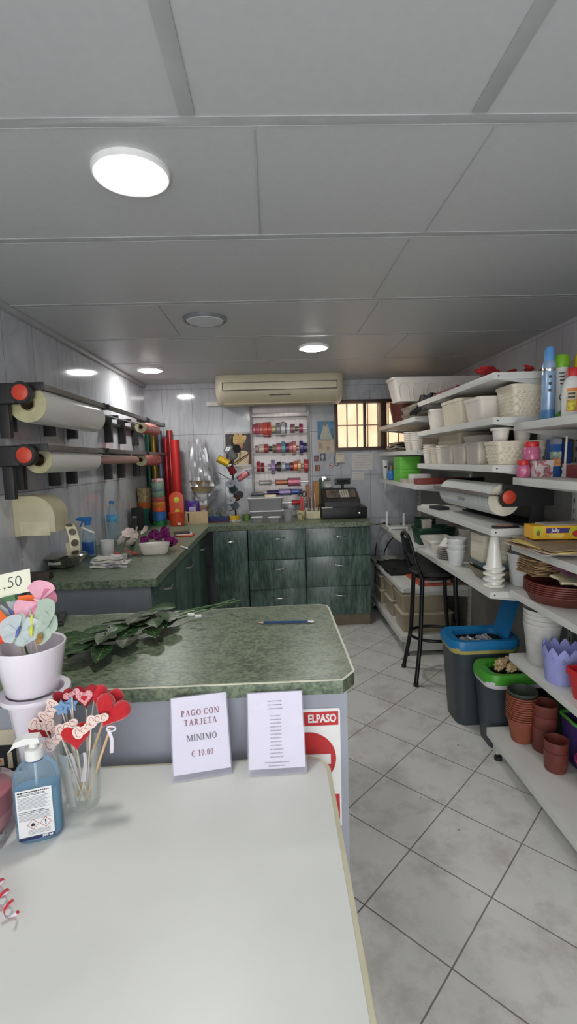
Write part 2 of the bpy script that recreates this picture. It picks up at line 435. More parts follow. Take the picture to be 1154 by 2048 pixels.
# left run faces +x
L0 = -.63
for y0, y1, lab, kind in ((2.40, 2.96, 'green drawer unit at the near end of the left counter', 0), (2.965, 3.57, 'green door unit in the middle of the left counter', 1), (3.575, 4.27, 'green door unit of the left counter next to the inner corner', 1)):
    cabinet(0, y1-y0, 0, lab, [(.115, .375, 0), (.38, .645, 0), (.655, .918, 0)], bool(kind), True, pi/2, (L0, y0, 0))
o = MB().box(XL+.03, L0-.005, 2.385, 2.398, .0, ZT-.044, .001).build('side_panel', m_dgrey)
tag(o, 'dark grey board closing the near end of the left counter', 'panel')

# island counter
ZI = .95
t = thing('island_counter', 'green topped sales counter with grey front behind the white table', 'counter', (0, 0, 0))
b = MB(); b.prism([(-1.22, 1.235), (.168, 1.235), (.207, 1.285), (.204, 1.86), (.197, 1.895), (.17, 1.915), (-1.22, 1.87)], ZI-.042, ZI-.0012, .002)
b.build('counter_top', m_top, t)
b = MB(); b.prism([(-1.22, 1.233), (.169, 1.233), (.209, 1.284), (.206, 1.862), (.198, 1.898), (.17, 1.917), (-1.22, 1.872)], ZI-.0035, ZI-.0011)
b.build('edge_trim', m_edgeline, t)
b = MB(); b.prism([(-1.216, 1.2385), (.165, 1.2385), (.202, 1.287), (.199, 1.86), (.193, 1.890), (.167, 1.910), (-1.216, 1.865)], ZI-.003, ZI)
b.build('laminate', m_top, t)
MB().box(-1.2, .183, 1.263, 1.283, 0, ZI-.043).build('front_panel', m_greyp, t)
MB().box(.165, .184, 1.284, 1.83, 0, ZI-.043).build('side_panel', m_greyp, t)
MB().box(-1.2, .164, 1.80, 1.82, 0, ZI-.043).build('rear_panel', m_dgrey, t)

# white table in the foreground
ZW = .75
t = thing('white_table', 'white laminate table with cream edge band in the foreground', 'table', (0, 0, 0))
m_wtop = M('white laminate', (216, 217, 212), .38, vary=.015, scale=5)
m_cream = M('cream edge band', (214, 208, 180), .4, vary=.03)
def tpoly(d):
    x1, y1, y0, x0 = .122-d, 1.212-d, .22+d, -1.2+d
    r = .055-d*.5
    pts = [(x1, y0)]
    for i in range(8):
        a = radians(90*i/7); pts.append((x1-r+r*cos(a), y1-r+r*sin(a)))
    return pts+[(x0, y1-.005), (x0, y0)]
MB().prism(tpoly(.011), ZW-.03, ZW, .0015).build('table_top', m_wtop, t)
b = MB(); b.prism(tpoly(.0), ZW-.031, ZW-.0012, .006, 3); b.build('edge_band', m_cream, t)
for x, y in ((.07, .30), (.07, 1.14), (-1.14, .30), (-1.14, 1.14)):
    MB().box(x-.022, x+.022, y-.022, y+.022, 0, ZW-.031, .004).build('leg', m_white, t)
MB().box(-1.1, .05, 1.13, 1.148, ZW-.12, ZW-.031).build('apron', m_white, t)

# ================================================================ SHELVING ON THE RIGHT
m_shelf = M('white shelf board', (206, 206, 201), .42, vary=.02, scale=6)
m_upright = M('shelf upright', (188, 187, 182), .45, vary=.03)
def slotted():
    m, nt, N, L = newmat('slotted upright')
    o = N('ShaderNodeOutputMaterial'); b = N('ShaderNodeBsdfPrincipled'); L(b.outputs[0], o.inputs[0])
    tc = N('ShaderNodeTexCoord'); sp = N('ShaderNodeSeparateXYZ'); L(tc.outputs['Object'], sp.inputs[0])
    a = N('ShaderNodeMath'); a.operation = 'PINGPONG'; a.inputs[1].default_value = .025; L(sp.outputs[2], a.inputs[0])
    c = N('ShaderNodeMath'); c.operation = 'LESS_THAN'; c.inputs[1].default_value = .011; L(a.outputs[0], c.inputs[0])
    d = N('ShaderNodeMath'); d.operation = 'ABSOLUTE'; L(sp.outputs[1], d.inputs[0])
    e = N('ShaderNodeMath'); e.operation = 'LESS_THAN'; e.inputs[1].default_value = .005; L(d.outputs[0], e.inputs[0])
    f = N('ShaderNodeMath'); f.operation = 'MULTIPLY'; L(c.outputs[0], f.inputs[0]); L(e.outputs[0], f.inputs[1])
    mx = N('ShaderNodeMixRGB'); L(f.outputs[0], mx.inputs[0]); mx.inputs[1].default_value = lin((188, 187, 182)); mx.inputs[2].default_value = lin((40, 40, 40))
    L(mx.outputs[0], b.inputs['Base Color']); b.inputs['Roughness'].default_value = .45
    return m
m_slotted = slotted()
m_slot = M('dark slot', (40, 40, 40), .6)
m_back = M('grey back panel', (128, 126, 123), .5, vary=.03)
m_rubber = M('black rubber', (28, 28, 29), .6)
def shelf(label, x0, x1, y0, y1, z, parent_group, tri=True):
    """a lift-off shelf: board with a front lip and two tapered side brackets"""
    t = thing('wall_shelf', label, 'shelf', (x0, y0, z), 0, parent_group)
    w, l = x1-x0, y1-y0
    MB().box(0, w, 0, l, -.034, 0, .003).build('board', m_shelf, t)
    for yy in (.003, l-.006):
        b = MB(); b.T = Matrix.Translation((0, yy, 0)) @ Matrix.Rotation(pi/2, 4, 'X')
        b.prism([(.012, -.035), (w, -.035), (w, -.085)], -.003, .0); b.build('side_bracket', m_upright, t)
    b = MB(); b.lathe([(0, 0), (.004, .0), (.004, .002), (0, .002)], 10); b.T = Matrix()
    o = b.build('bolt', m_slot, t, (.022, -.0002, -.017), (pi/2, 0, 0))
    return t
XB = 1.46
bays = {'near': (1.04, 2.285), 'main': (2.31, 3.535), 'far': (3.56, 4.80)}
def upright(y, label):
    t = thing('shelf_upright', label, 'upright', (XB+.002, y, 0), 0, 'shelf uprights along the right wall')
    MB().box(0, .045, -.02, .02, .0, 2.0, .003).build('post', m_slotted, t)
for y, l in ((1.0, 'white slotted upright at the near end of the shelving'), (2.2975, 'white slotted upright behind the wrapping roll dispenser'), (3.5475, 'white slotted upright behind the black bar stool'), (4.82, 'white slotted upright at the far end of the shelving, by the back wall')): upright(y, l)
for k, (y0, y1) in bays.items():
    o = MB().box(XB+.012, XB+.02, y0+.012, y1-.012, .1, 1.98).build('back_panel', m_back); tag(o, 'grey back panel of the %s shelving bay' % {'near': 'nearest', 'main': 'middle', 'far': 'farthest'}[k], 'panel', 'shelving back panels')
G = 'white shelves along the right wall'
for z, l in ((1.925, 'topmost long white shelf with red paper flowers on it'), (1.715, 'white shelf carrying the ribbed planter and the woven basket'), (1.485, 'white shelf carrying clear boxes and stacked white pots'), (1.172, 'white shelf under the wrapping roll dispenser'), (.855, 'white shelf carrying white bowls, plates and cone vases')):
    shelf(l, 1.06, XB, *bays['main'], z, G)
for z, l in ((1.68, 'white shelf under the spray cans at the right edge'), (1.425, 'white shelf under the red lidded pink jars'), (1.105, 'white shelf under the yellow hair dye box'), (.872, 'white shelf under the terracotta saucers'), (.545, 'white shelf under the lilac scalloped pot')):
    shelf(l, 1.148, XB, *bays['near'], z, G)
for z, l in ((1.83, 'high far shelf beside the window under the long white trough'), (1.585, 'far shelf below the window level with stacked plastic bags'), (1.325, 'far shelf with the green gift boxes'), (.855, 'far shelf with the white router')):
    shelf(l, 1.05, XB, *bays['far'], z, G)
shelf('deep low far shelf with the black bag and red folders', .945, XB, bays['far'][0], 4.80, .54, G)
def base_shelf(label, x0, y0, y1, z):
    t = thing('base_shelf', label, 'shelf', (x0, y0, 0), 0, G)
    w, l = XB-x0, y1-y0
    MB().box(0, w, 0, l, z-.045, z, .004).build('board', m_shelf, t)
    for y in (l-.045, .005):
        MB().box(.03, w, y, y+.035, .038, z-.046, .002).build('foot_rail', m_upright, t)
        MB().lathe([(.018, 0), (.02, .006), (.018, .018), (.008, .022), (.008, .038)], 16).build('levelling_foot', m_rubber, t, (.05, y+.0175, 0))
base_shelf('low white base shelf with the terracotta pots', 1.04, 1.04, 2.285, .16)
base_shelf('low white base shelf with plastic food boxes at the back', .945, 3.56, 4.80, .16)

# ================================================================ LEFT WALL
m_blk = M('black plastic', (30, 29, 30), .42, vary=.1)
m_blk2 = M('matt black', (22, 22, 23), .7, vary=.1)
m_redcap = M('red cap', (196, 66, 44), .45, vary=.04)
m_bar2 = M('grey cutter bar', (120, 118, 116), .3, .6)
m_core = M('cardboard core', (150, 132, 104), .8)
m_film = CLEAR('clear film', (240, 240, 238), (240, 238, 232), .72, .14)
m_filmend = M('film roll end', (176, 171, 134), .5)
m_pinkfilm = CLEAR('rose film', (228, 190, 180), (206, 160, 148), .55, .2)
m_redfilm = M('red and white film', (198, 120, 112), .3, vary=.3, scale=22)
def dispenser(label, y0, y1, z, brackets, endcap=None, big=True, sx=1, x=XL, group='wall dispensers for wrapping film'):
    """wall mounted wrapping film holder; runs along y, sx=+1 stands off the left wall"""
    t = thing('film_dispenser', label, 'film dispenser', (x, y0, z), 0, group)
    l = y1-y0
    if endcap:
        # near end bracket: wall block, arm and red cap
        b = MB(); b.box(0, .13*sx, -.006, .03, -.05, .045, .012, 3)
        b.build('end_bracket', m_blk, t)
        MB().box(.045, .092, 0, .03, -.20, -.0505, .004).build('bracket_leg', m_blk, t)
        b = MB(); b.T = Matrix.Translation((.155*sx, -.008, 0)) @ Matrix.Rotation(-pi/2, 4, 'X')
        b.lathe([(.0, 0), (.046, 0), (.05, .004), (.05, .032), (.046, .036), (0, .036)], 28); b.build('end_boss', m_blk, t)
        b = MB(); b.T = Matrix.Translation((.155*sx, -.0085, 0)) @ Matrix.Rotation(pi/2, 4, 'X')
        b.lathe([(.036, -.004), (.036, .004), (.032, .007), (0, .008)], 28); b.build('cap', m_redcap, t, label='red round end cap')
    b = MB(); b.T = Matrix.Translation((.02*sx, l*.5, -.02)); b.box(-.0195, .012, -l*.5+.03, l*.5, -.012, .012, .002); b.build('wall_rail', m_blk, t)
    for yy in brackets:
        y = yy-y0
        b = MB(); b.box(0, .056*sx, y-.018, y+.018, -.165, .04, .004)
        b.box(.056*sx, .11*sx, y-.012, y+.012, .01, .04, .004); b.build('bracket', m_blk, t)
    b = MB(); b.tube([(.155*sx, -.0, -.0), (.155*sx, l-.02, -.0)], .006, 8); b.build('axle', m_chrome, t)
    b = MB(); b.T = Matrix.Translation((.222*sx, .05, .034)); b.box(-.012, .014, 0, l-.06, -.013, .013, .003)
    b.build('cutter_bar', m_bar2, t)
    for q0 in (.036, l-.02):
        b = MB(); b.box(.150*sx, .240*sx, q0, q0+.014, .016, .052, .004); b.build('bar_end', m_blk, t)
    return t
def film_roll(label, p, l, r, mat_, rc=.034, endmat=None, group='rolls of wrapping film on the left wall', name='film_roll', depth=True):
    t = thing(name, label, 'film roll', p, 0, group)
    R = Matrix.Rotation(-pi/2, 4, 'X')
    b = MB(); b.T = R; b.lathe([(r, 0), (r, l)], 36, close=False); b.build('film', mat_, t)
    for q0, q1 in ((0, .004), (l-.004, l)):
        b = MB(); b.T = R; b.lathe([(rc, q0), (r-.001, q0), (r-.001, q1), (rc, q1)], 36, close=False); b.build('roll_end', endmat or m_filmend, t)
    b = MB(); b.T = R; b.lathe([(rc-.004, -.004), (rc-.001, -.004), (rc-.001, l+.004), (rc-.004, l+.004)], 28, close=False); b.build('core', m_core, t)
    return t
ZU, ZL = 1.875, 1.595
dispenser('upper wall dispenser nearest the camera, with a red end cap and a fat clear roll', 2.25, 3.12, ZU, (2.37, 2.79, 3.10), True)
dispenser('upper wall dispenser in the middle, an empty long grey bar', 3.14, 4.14, ZU, (3.77, 4.10))
dispenser('upper wall dispenser farthest from the camera, short, with a red roll', 4.16, 4.80, ZU, (4.48,))
dispenser('lower wall dispenser nearest the camera, with a red end cap and a thin clear roll', 2.24, 3.06, ZL, (2.42, 2.80, 3.04), True)
dispenser('lower wall dispenser in the middle with a thin rose roll', 3.08, 4.06, ZL, (3.70, 4.02))
dispenser('lower wall dispenser farthest from the camera, short, with a red and white roll', 4.08, 4.80, ZL, (4.46,))
film_roll('fat roll of clear film in the upper dispenser nearest the camera', (XL+.155, 2.30, ZU-.042), .78, .088, m_film)
film_roll('roll of clear film in the lower dispenser nearest the camera', (XL+.155, 2.36, ZL-.020), .66, .066, m_film)
film_roll('thin rose film roll in the middle lower dispenser', (XL+.155, 3.13, ZL-.018), .86, .03, m_pinkfilm, rc=.018)
film_roll('red film roll in the far upper dispenser', (XL+.155, 4.22, ZU-.02), .5, .05, m_redfilm, rc=.02)
film_roll('red and white film roll in the far lower dispenser', (XL+.155, 4.16, ZL-.02), .54, .052, m_redfilm, rc=.02)

# cream dispenser with a hanging strip of round stickers
m_beige = M('beige plastic', (186, 178, 146), .38, vary=.03)
t = thing('paper_dispenser', 'cream wall paper dispenser with a rounded top above the spray bottle', 'dispenser', (XL, 2.38, 1.20))
b = MB(); prof = [(0, 0), (.20, .02)]
for i in range(13):
    a = radians(90*i/12); prof.append((.09+.11*cos(a), .10+.10*sin(a)))
prof.append((0, .2))
b.T = Matrix.Rotation(pi/2, 4, 'X') @ Matrix.Identity(4)
b.T = Matrix(((1, 0, 0, .0), (0, 0, 1, 0), (0, 1, 0, 0), (0, 0, 0, 1)))
b.prism(prof, 0, .15, .008, 2); b.build('housing', m_beige, t)
b = MB(); b.box(.03, .175, -.004, .0, .005, .075, .002); b.build('front_plate', M('pale beige', (198, 190, 160), .4), t)
t = thing('sticker_roll', 'looped strip of round silver stickers hanging from the cream dispenser', 'sticker roll', (XL+.17, 2.55, 1.135), -.9)
def stick(u, v):
    a = radians(125-290*u); return (.045+.085*cos(a)*.8, (v-.5)*.05+.03*u, .02+.085*sin(a))
b = MB(); b.sheet(stick, 36, 2, .0006); b.build('backing_strip', M('backing paper', (214, 206, 176), .5), t)
m_stk = M('dull silver sticker', (104, 98, 88), .3, .3, vary=.25, scale=60)
for k in range(7):
    u = .04+k*.135; a = radians(125-290*u); n_ = Vector((cos(a), 0, sin(a)))
    b = MB(); c_ = Vector(stick(u, .5))
    b.T = Matrix.Translation(c_+n_*.0012) @ n_.to_track_quat('Z', 'Y').to_matrix().to_4x4(); b.lathe([(.019, 0), (.019, .0006), (0, .0008)], 18)
    b.build('sticker', m_stk, t)
b = MB(); b.box(.0, .07, .02, .05, .10, .104); o = b.build('price_tag', M('white card', (226, 222, 214), .6), None, (XL+.20, 2.56, 1.12), (0, .5, .3)); tag(o, 'small white and red tag sticking out of the cream dispenser', 'tag')
o['label'] = 'small white tag sticking out of the sticker roll'

# ================================================================ THINGS ON THE LEFT COUNTER
zt = ZT+.0006
m_steel = M('polished steel', (196, 194, 190), .14, 1., vary=.04)
p = P(128, 1132, z=ZT); t = thing('steel_bowl', 'round stainless steel bowl with a lid at the near end of the left counter', 'bowl', (p.x, p.y, zt))
MB().lathe([(.06, 0), (.085, .004), (.13, .058), (.134, .064), (.126, .064), (.083, .008), (0, .006)], 36).build('bowl', m_steel, t)
MB().lathe([(.132, .0645), (.122, .072), (.07, .082), (.0, .086)], 36).build('lid', m_steel, t)
b = MB(); b.box(-.035, .035, -.118, -.112, .03, .052, .002); o = b.build('label', M('clear label', (170, 168, 164), .4), t)
o = MB().box(-.07, .05, -.03, .03, 0, .035, .004).build('wooden_block', M('dark brown wood', (58, 46, 40), .6, vary=.2), None, (XL+.075, 2.45, zt), .1); tag(o, 'dark brown block against the wall left of the steel bowl', 'block')
# folded striped towels
m_towel = MOTTLE('striped towel', [(.35, (206, 202, 190)), (.5, (214, 210, 200)), (.56, (86, 92, 120)), (.62, (208, 204, 194)), (.7, (150, 140, 130))], 9, .9, (1, 4, 6))
p = P(222, 1132, z=ZT)
t = thing('folded_towel', 'folded striped kitchen towels on the left counter beside the steel bowl', 'towel', (p.x, p.y, zt), .06)
for k in range(4):
    def tw(u, v, k=k):
        w = .20-.012*k; d = .11-.006*k
        a = (u-.5)*w+.012*sin(k*2.1); e = (v-.5)*d
        return (a, e+.008*sin(u*7+k), .014*k+.0125+.003*sin(u*11+k)+.003*sin(v*9+2*k))
    MB().sheet(tw, 14, 6, .011).build('towel_layer', m_towel, t)
# spray bottle
m_bluebot = CLEAR('blue tinted bottle', (190, 226, 238), (126, 190, 212), .4, .1, fres=.3)
m_clearb = CLEAR('clear bottle', (226, 238, 244), (225, 238, 246), .16, .06)
m_blueplastic = M('blue plastic', (40, 120, 190), .35)
m_lbl_blue = M('blue label', (34, 78, 150), .4, vary=.12, scale=40)
m_whitepl = M('white plastic', (222, 222, 218), .35, vary=.02)
p = P(180, 1113, z=ZT); t = thing('spray_bottle', 'clear spray bottle with blue trigger and blue liquid on the left counter', 'spray bottle', (p.x, p.y, zt))
MB().lathe([(.036, 0), (.043, .006), (.045, .09), (.042, .12), (.03, .165), (.017, .19), (.015, .205)], 28, sy=.66, close=False).build('bottle', m_clearb, t)
MB().lathe([(.034, .002), (.041, .008), (.0435, .088), (.041, .105), (0, .105)], 28, sy=.64).build('liquid', m_bluebot, t)
b = MB()
b.sheet(lambda u, v: (.0465*sin((u-.5)*1.7), -.0465*.66*cos((u-.5)*1.7), .02+.075*v), 10, 3, .0005); b.build('front_label', m_lbl_blue, t)
b = MB()
b.lathe([(.018, .2), (.019, .226), (.013, .228)], 20); b.box(-.05, .026, -.011, .011, .224, .25, .006); b.box(-.068, -.048, -.008, .008, .228, .246, .003); b.build('spray_head', m_bluepl if False else m_blueplastic, t)
b = MB(); b.tube([(-.03, 0, .226), (-.038, 0, .205), (-.05, 0, .19)], [.006, .005, .004], 8); b.build('trigger', m_blueplastic, t)
# cloudy cup
m_cloud = CLEAR('cloudy plastic', (232, 234, 234), (232, 233, 232), .78, .25)
p = P(216, 1112, z=ZT); o = MB().lathe(rim_prof(.034, .042, .10, .0015), 28).build('plastic_cup', m_cloud, None, (p.x, p.y, zt)); tag(o, 'cloudy plastic cup between the spray bottle and the water bottle', 'cup')
# white sheet
p = P(140, 1103, z=ZT); b = MB(); b.box(-.07, .07, -.10, .10, 0, .0012); o = b.build('paper_sheet', M('white paper', (222, 222, 218), .7, vary=.02), None, (p.x+.02, p.y+.02, zt), .1); tag(o, 'white sheet of paper lying behind the steel bowl', 'paper')
# water bottle
p = P(228, 1083, z=ZT); t = thing('water_bottle', 'clear plastic water bottle with blue cap and blue label against the left wall', 'bottle', (p.x, p.y, zt))
pr = [(.036, 0), (.042, .006)]
for k in range(6): pr += [(.042, .014+k*.022), (.0395, .024+k*.022)]
pr += [(.042, .15), (.042, .205), (.036, .235), (.018, .265), (.0135, .272), (.0135, .285)]
MB().lathe(pr, 28, close=False).build('bottle', m_clearb, t)
MB().lathe([(.0425, .152), (.0425, .203)], 28, close=False).build('wrap_label', M('light blue label', (90, 160, 205), .35, vary=.2, scale=30), t)
MB().lathe([(.016, .283), (.016, .302), (.013, .304), (0, .304)], 22).build('cap', m_blueplastic, t)
# dark folded thing behind
o = MB().box(-.015, .015, -.06, .06, 0, .20, .006).build('black_case', m_blk2, None, (-1.02, 3.42, zt), (0, .12, .2)); tag(o, 'slim black case standing behind the water bottle', 'case')

# ---- flowers
m_leafg = M('leaf green', (52, 78, 48), .5, vary=.2)
m_petalw = M('orchid petal', (222, 206, 200), .6, vary=.08)
m_petalp = M('purple petal', (142, 44, 120), .6, vary=.22, scale=40)
m_stem = M('green stem', (70, 96, 58), .6)
def petal(b, l, w, curl, cup=.25, n=6, m=3):
    def f(u, v):
        s_ = (v-.5)*2; ww = w*sin(pi*min(1, (u*.93+.06)))**.7
        return (u*l*cos(curl*u), s_*ww*.5, u*l*sin(curl*u)*.7+abs(s_)**2*ww*cup)
    b.sheet(f, n, m, .0007)
def orchid(b, M0, s=1.):
    for k in range(5):
        b.T = M0 @ Matrix.Rotation(2*pi*k/5+.3, 4, 'Z') @ Matrix.Scale(s*(1.15 if k in (1, 4) else .95), 4); petal(b, .042, .032, .5)
    b.T = M0; b.ball((0, 0, .006), .006*s, 8)
def rose(b, M0, r=.028):
    for ring, (n_, rr, tilt) in enumerate(((3, .35, 1.35), (4, .62, 1.05), (5, .95, .72))):
        for k in range(n_):
            b.T = M0 @ Matrix.Rotation(2*pi*k/n_+ring*.6, 4, 'Z') @ Matrix.Translation((r*.18*ring, 0, 0)) @ Matrix.Rotation(-tilt, 4, 'Y')
            petal(b, r*1.35, r*1.5, .55, .5)
    b.T = M0
p = P(305, 1108, z=ZT); pw = P(262, 1098, z=ZT)
t = thing('orchid_spray', 'pale pink artificial orchid spray lying behind the white planter', 'flowers', (pw.x, pw.y, zt))
rnd = random.Random(4)
b = MB(); pts0 = [(-.02+.0*i, -.10+.035*i, .02+.05*sin(i*.5)) for i in range(8)]; b.tube(pts0, .003, 6); b.build('stem', m_stem, t)
for i in range(8):
    b = MB(); M0 = Matrix.Translation((rnd.uniform(-.06, .09), rnd.uniform(-.12, .14), rnd.uniform(.03, .12))) @ Matrix.Rotation(rnd.uniform(-.9, .9), 4, 'X') @ Matrix.Rotation(rnd.uniform(-1., 1.), 4, 'Y')
    orchid(b, M0, 1.05); b.build('blossom', m_petalw, t)
t = thing('purple_rose_bunch', 'bunch of purple artificial roses lying behind the white planter', 'flowers', (p.x+.03, p.y+.13, zt))
for i, (x, y, z) in enumerate(((-.10, -.02, .06), (-.055, .02, .085), (-.01, -.02, .08), (.03, .03, .09), (.065, -.02, .06), (.02, .06, .11), (-.06, .07, .09), (.09, .02, .04))):
    b = MB(); rose(b, Matrix.Translation((x, y, z)) @ Matrix.Rotation(radians(55), 4, 'X') @ Matrix.Rotation(rnd.uniform(-.5, .5), 4, 'Y'), .032); b.build('rose', m_petalp, t)
b = MB()
for x, y, z in ((-.10, -.02, .06), (-.01, -.02, .08), (.065, -.02, .06), (.02, .06, .11)): b.tube([(0, .12, .006), (x*.4, .06, z*.5), (x, y+.01, z)], .003, 6)
b.build('stems', m_stem, t)
for i in range(6):
    b = MB(); b.T = Matrix.Translation((rnd.uniform(-.1, .08), rnd.uniform(-.05, .03), rnd.uniform(.02, .05))) @ Matrix.Rotation(rnd.uniform(0, 6), 4, 'Z'); petal(b, .05, .03, .2); b.build('leaf', m_leafg, t)
# white planter
t = thing('oval_planter', 'long cream ceramic planter at the front of the left counter', 'planter', (p.x+.015, p.y+.0, zt), .08)
def stad(l, w, z, n=24):
    out = []
    for k in range(n):
        a = 2*pi*k/n; c_, s_ = cos(a), sin(a)
        out.append((l*.5*abs(c_)**.45*(1 if c_ >= 0 else -1), w*.5*abs(s_)**.75*(1 if s_ >= 0 else -1), z))
    return out
m_ceram = M('cream ceramic', (222, 214, 204), .18, vary=.02, coat=.4)
b = MB(); b.loft([stad(.15, .06, 0), stad(.168, .074, .01), stad(.186, .084, .056), stad(.192, .09, .058), stad(.192, .09, .07), stad(.182, .08, .07), stad(.176, .074, .056), stad(.15, .06, .012)]); b.build('planter', m_ceram, t)
b = MB(); b.loft([stad(.176, .074, .053), stad(.17, .07, .055)]); b.build('moss', M('dry moss', (96, 92, 70), .95, vary=.3, scale=60), t)
# red ribbon bow
t = thing('red_ribbon', 'crumpled red ribbon lying left of the cream planter', 'ribbon', (P(252, 1112, z=ZT).x, P(252, 1112, z=ZT).y, zt))
m_redrib = M('red satin', (176, 38, 36), .3, vary=.15)
for k in range(3):
    b = MB(); b.sheet(lambda u, v, k=k: ((u-.5)*.15, (v-.5)*.03+.03*(k-1)+.012*sin(u*7+k), .012+.012*sin(u*9+k*2)+.004*k), 16, 2, .0008); b.build('loop', m_redrib, t)
# wood stick / pens near the planter
p2 = P(368, 1096, z=ZT); o = MB().box(-.008, .008, -.05, .05, 0, .008, .002).build('white_pen', m_whitepl, None, (p2.x, p2.y, zt), .6); tag(o, 'white marker lying right of the purple roses near the counter edge', 'pen')
p2 = P(372, 1072, z=ZT)
for k, (c_, dz, lab) in enumerate((((190, 70, 40), 0, 'orange folder at the bottom of the small pile by the orange pots'), ((214, 212, 206), .011, 'white card in the small pile by the orange pots'), ((40, 38, 40), .017, 'black notebook on top of the small pile by the orange pots'))):
    hh = (.0105, .0055, .012)[k]
    o = MB().box(-.06, .06, -.05, .05, 0, hh, .001).build('notebook', M('pile %d' % k, c_, .5), None, (p2.x-.02*k, p2.y+.02*k, zt+dz), .15*k); tag(o, lab, 'stationery', 'small pile of stationery')

# cones, stacks of pots at the corner
def cup_stack(label, p, items, r0, r1, h, step, name='pot_stack'):
    pass
m_teal = M('teal paper', (48, 128, 110), .6)
m_floral = MOTTLE('floral paper', [(.3, (120, 60, 50)), (.42, (190, 160, 120)), (.5, (110, 110, 70)), (.58, (200, 178, 140)), (.7, (150, 84, 60))], 30, .7)
m_orng = M('orange paper', (206, 104, 44), .6, vary=.12)
p = P(292, 1050, z=ZT)
t = thing('paper_cone_holder', 'floral and orange paper cone with a teal tip standing in the corner', 'paper cone', (p.x, p.y, zt))
b = MB(); b.lathe([(.02, 0), (.03, .09), (.052, .16)], 24); b.build('tip', m_teal, t)
b = MB(); b.lathe([(.0525, .16), (.058, .215)], 24, close=False); b.build('orange_band', m_orng, t)
b = MB(); b.lathe([(.058, .2155), (.066, .33), (.058, .345), (.05, .35), (.045, .33), (.04, .22)], 24, close=False); b.build('floral_sleeve', m_floral, t)
p = P(285, 1056, z=ZT); o = MB().box(-.05, .05, -.035, .035, 0, .19, .004).build('black_box', m_blk2, None, (p.x-.01, p.y-.10, zt), .2); tag(o, 'matt black box in front of the paper cone in the corner', 'box')
p = P(322, 1050, z=ZT); px_ = mpp(p)
cols = [('green tin lid', (44, 130, 74), 0, .045, .062), ('blue printed pot', (48, 104, 170), .045, .085, .063), ('orange pot rim', (204, 92, 44), .13, .05, .06), ('amber pot rim', (204, 128, 60), .18, .04, .059), ('rose pot rim', (176, 88, 84), .22, .045, .058), ('sage pot', (120, 150, 130), .265, .05, .057), ('grey green pot', (110, 130, 128), .315, .03, .057), ('mint pot', (150, 176, 158), .345, .055, .057)]
zz = 0
for nm, c_, z0, h_, r_ in cols:
    hh = h_-.0005
    o = MB().lathe(rim_prof(r_*.97, r_, hh, .003, .0015, .01), 26).build('flower_pot', M(nm, c_, .45, vary=.1), None, (p.x, p.y-.03, zt+z0))
    pos = {0: 'at the bottom', len(cols)-1: 'at the top'}.get(cols.index((nm, c_, z0, h_, r_)), 'partway up')
    tag(o, '%s %s of the tall corner stack of pots' % (nm.replace(' rim', ''), pos), 'pot', 'tall stack of coloured pots in the corner')
b = MB(); b.lathe([(.05, 0), (.054, .012), (.05, .03), (.02, .034), (0, .034)], 22); o = b.build('ribbon_reel', M('red white ribbon', (196, 150, 150), .5, vary=.4, scale=40), None, (p.x, p.y-.03, zt+.4005)); tag(o, 'red and white ribbon reel on top of the tall corner stack of pots', 'ribbon reel')
p3 = P(302, 1000, y=4.62)
t = thing('wire_frame_sign', 'thin black framed slate tag leaning left of the tall pot stack', 'sign', (p3.x+.005, 4.66, zt), (0, 0, .5))
b = MB(); b.box(-.035, .035, -.004, .004, .0, .335, .002); b.build('slate', m_blk, t)
b = MB()
for x in (-.037, .034): b.box(x, x+.003, -.006, .0, .17, .337)
b.build('frame_edge', m_chrome, t)
# orange arched holders
m_orpl = M('orange plastic', (202, 72, 36), .4, vary=.06)
p = P(353, 1050, z=ZT)
t = thing('wall_pot', 'orange half pot with a tall arched back and lime sun cut-out', 'pot', (p.x+.015, p.y-.02, zt))
b = MB(); pl = [(-.062, 0), (.062, 0), (.066, .25)]
for i in range(11): a = radians(180*i/10); pl.append((.066*cos(a), .25+.06*sin(a)))
pl.append((-.066, .25))
b.T = Matrix(((1, 0, 0, 0), (0, 0, 1, 0), (0, 1, 0, 0), (0, 0, 0, 1))); b.prism(pl, .0, .006, .0015); b.build('back_plate', m_orpl, t)
b = MB(); b.lathe([(.05, 0), (.055, .003), (.066, .115), (.069, .115), (.069, .122), (.06, .122), (.05, .008), (0, .008)], 26, sy=.6, c=(0, -.042, 0)); b.build('pot', m_orpl, t)
b = MB(); b.T = Matrix.Translation((0, -.0005, .235)) @ Matrix.Rotation(pi/2, 4, 'X'); b.lathe([(.026, 0), (.026, .0015), (0, .002)], 20); b.build('sun_disc', M('lime yellow', (196, 190, 52), .5, vary=.15), t)
b = MB(); b.T = Matrix.Translation((0.004, -.0005, .13)) @ Matrix.Rotation(pi/2, 4, 'X'); b.lathe([(.022, 0), (.022, .0015), (0, .002)], 20); b.build('sun_disc', MATS['lime yellow'], t)
b = MB(); b.box(.015, .045, -.0795, -.0765, .012, .03); b.build('barcode_label', m_whitepl, t)

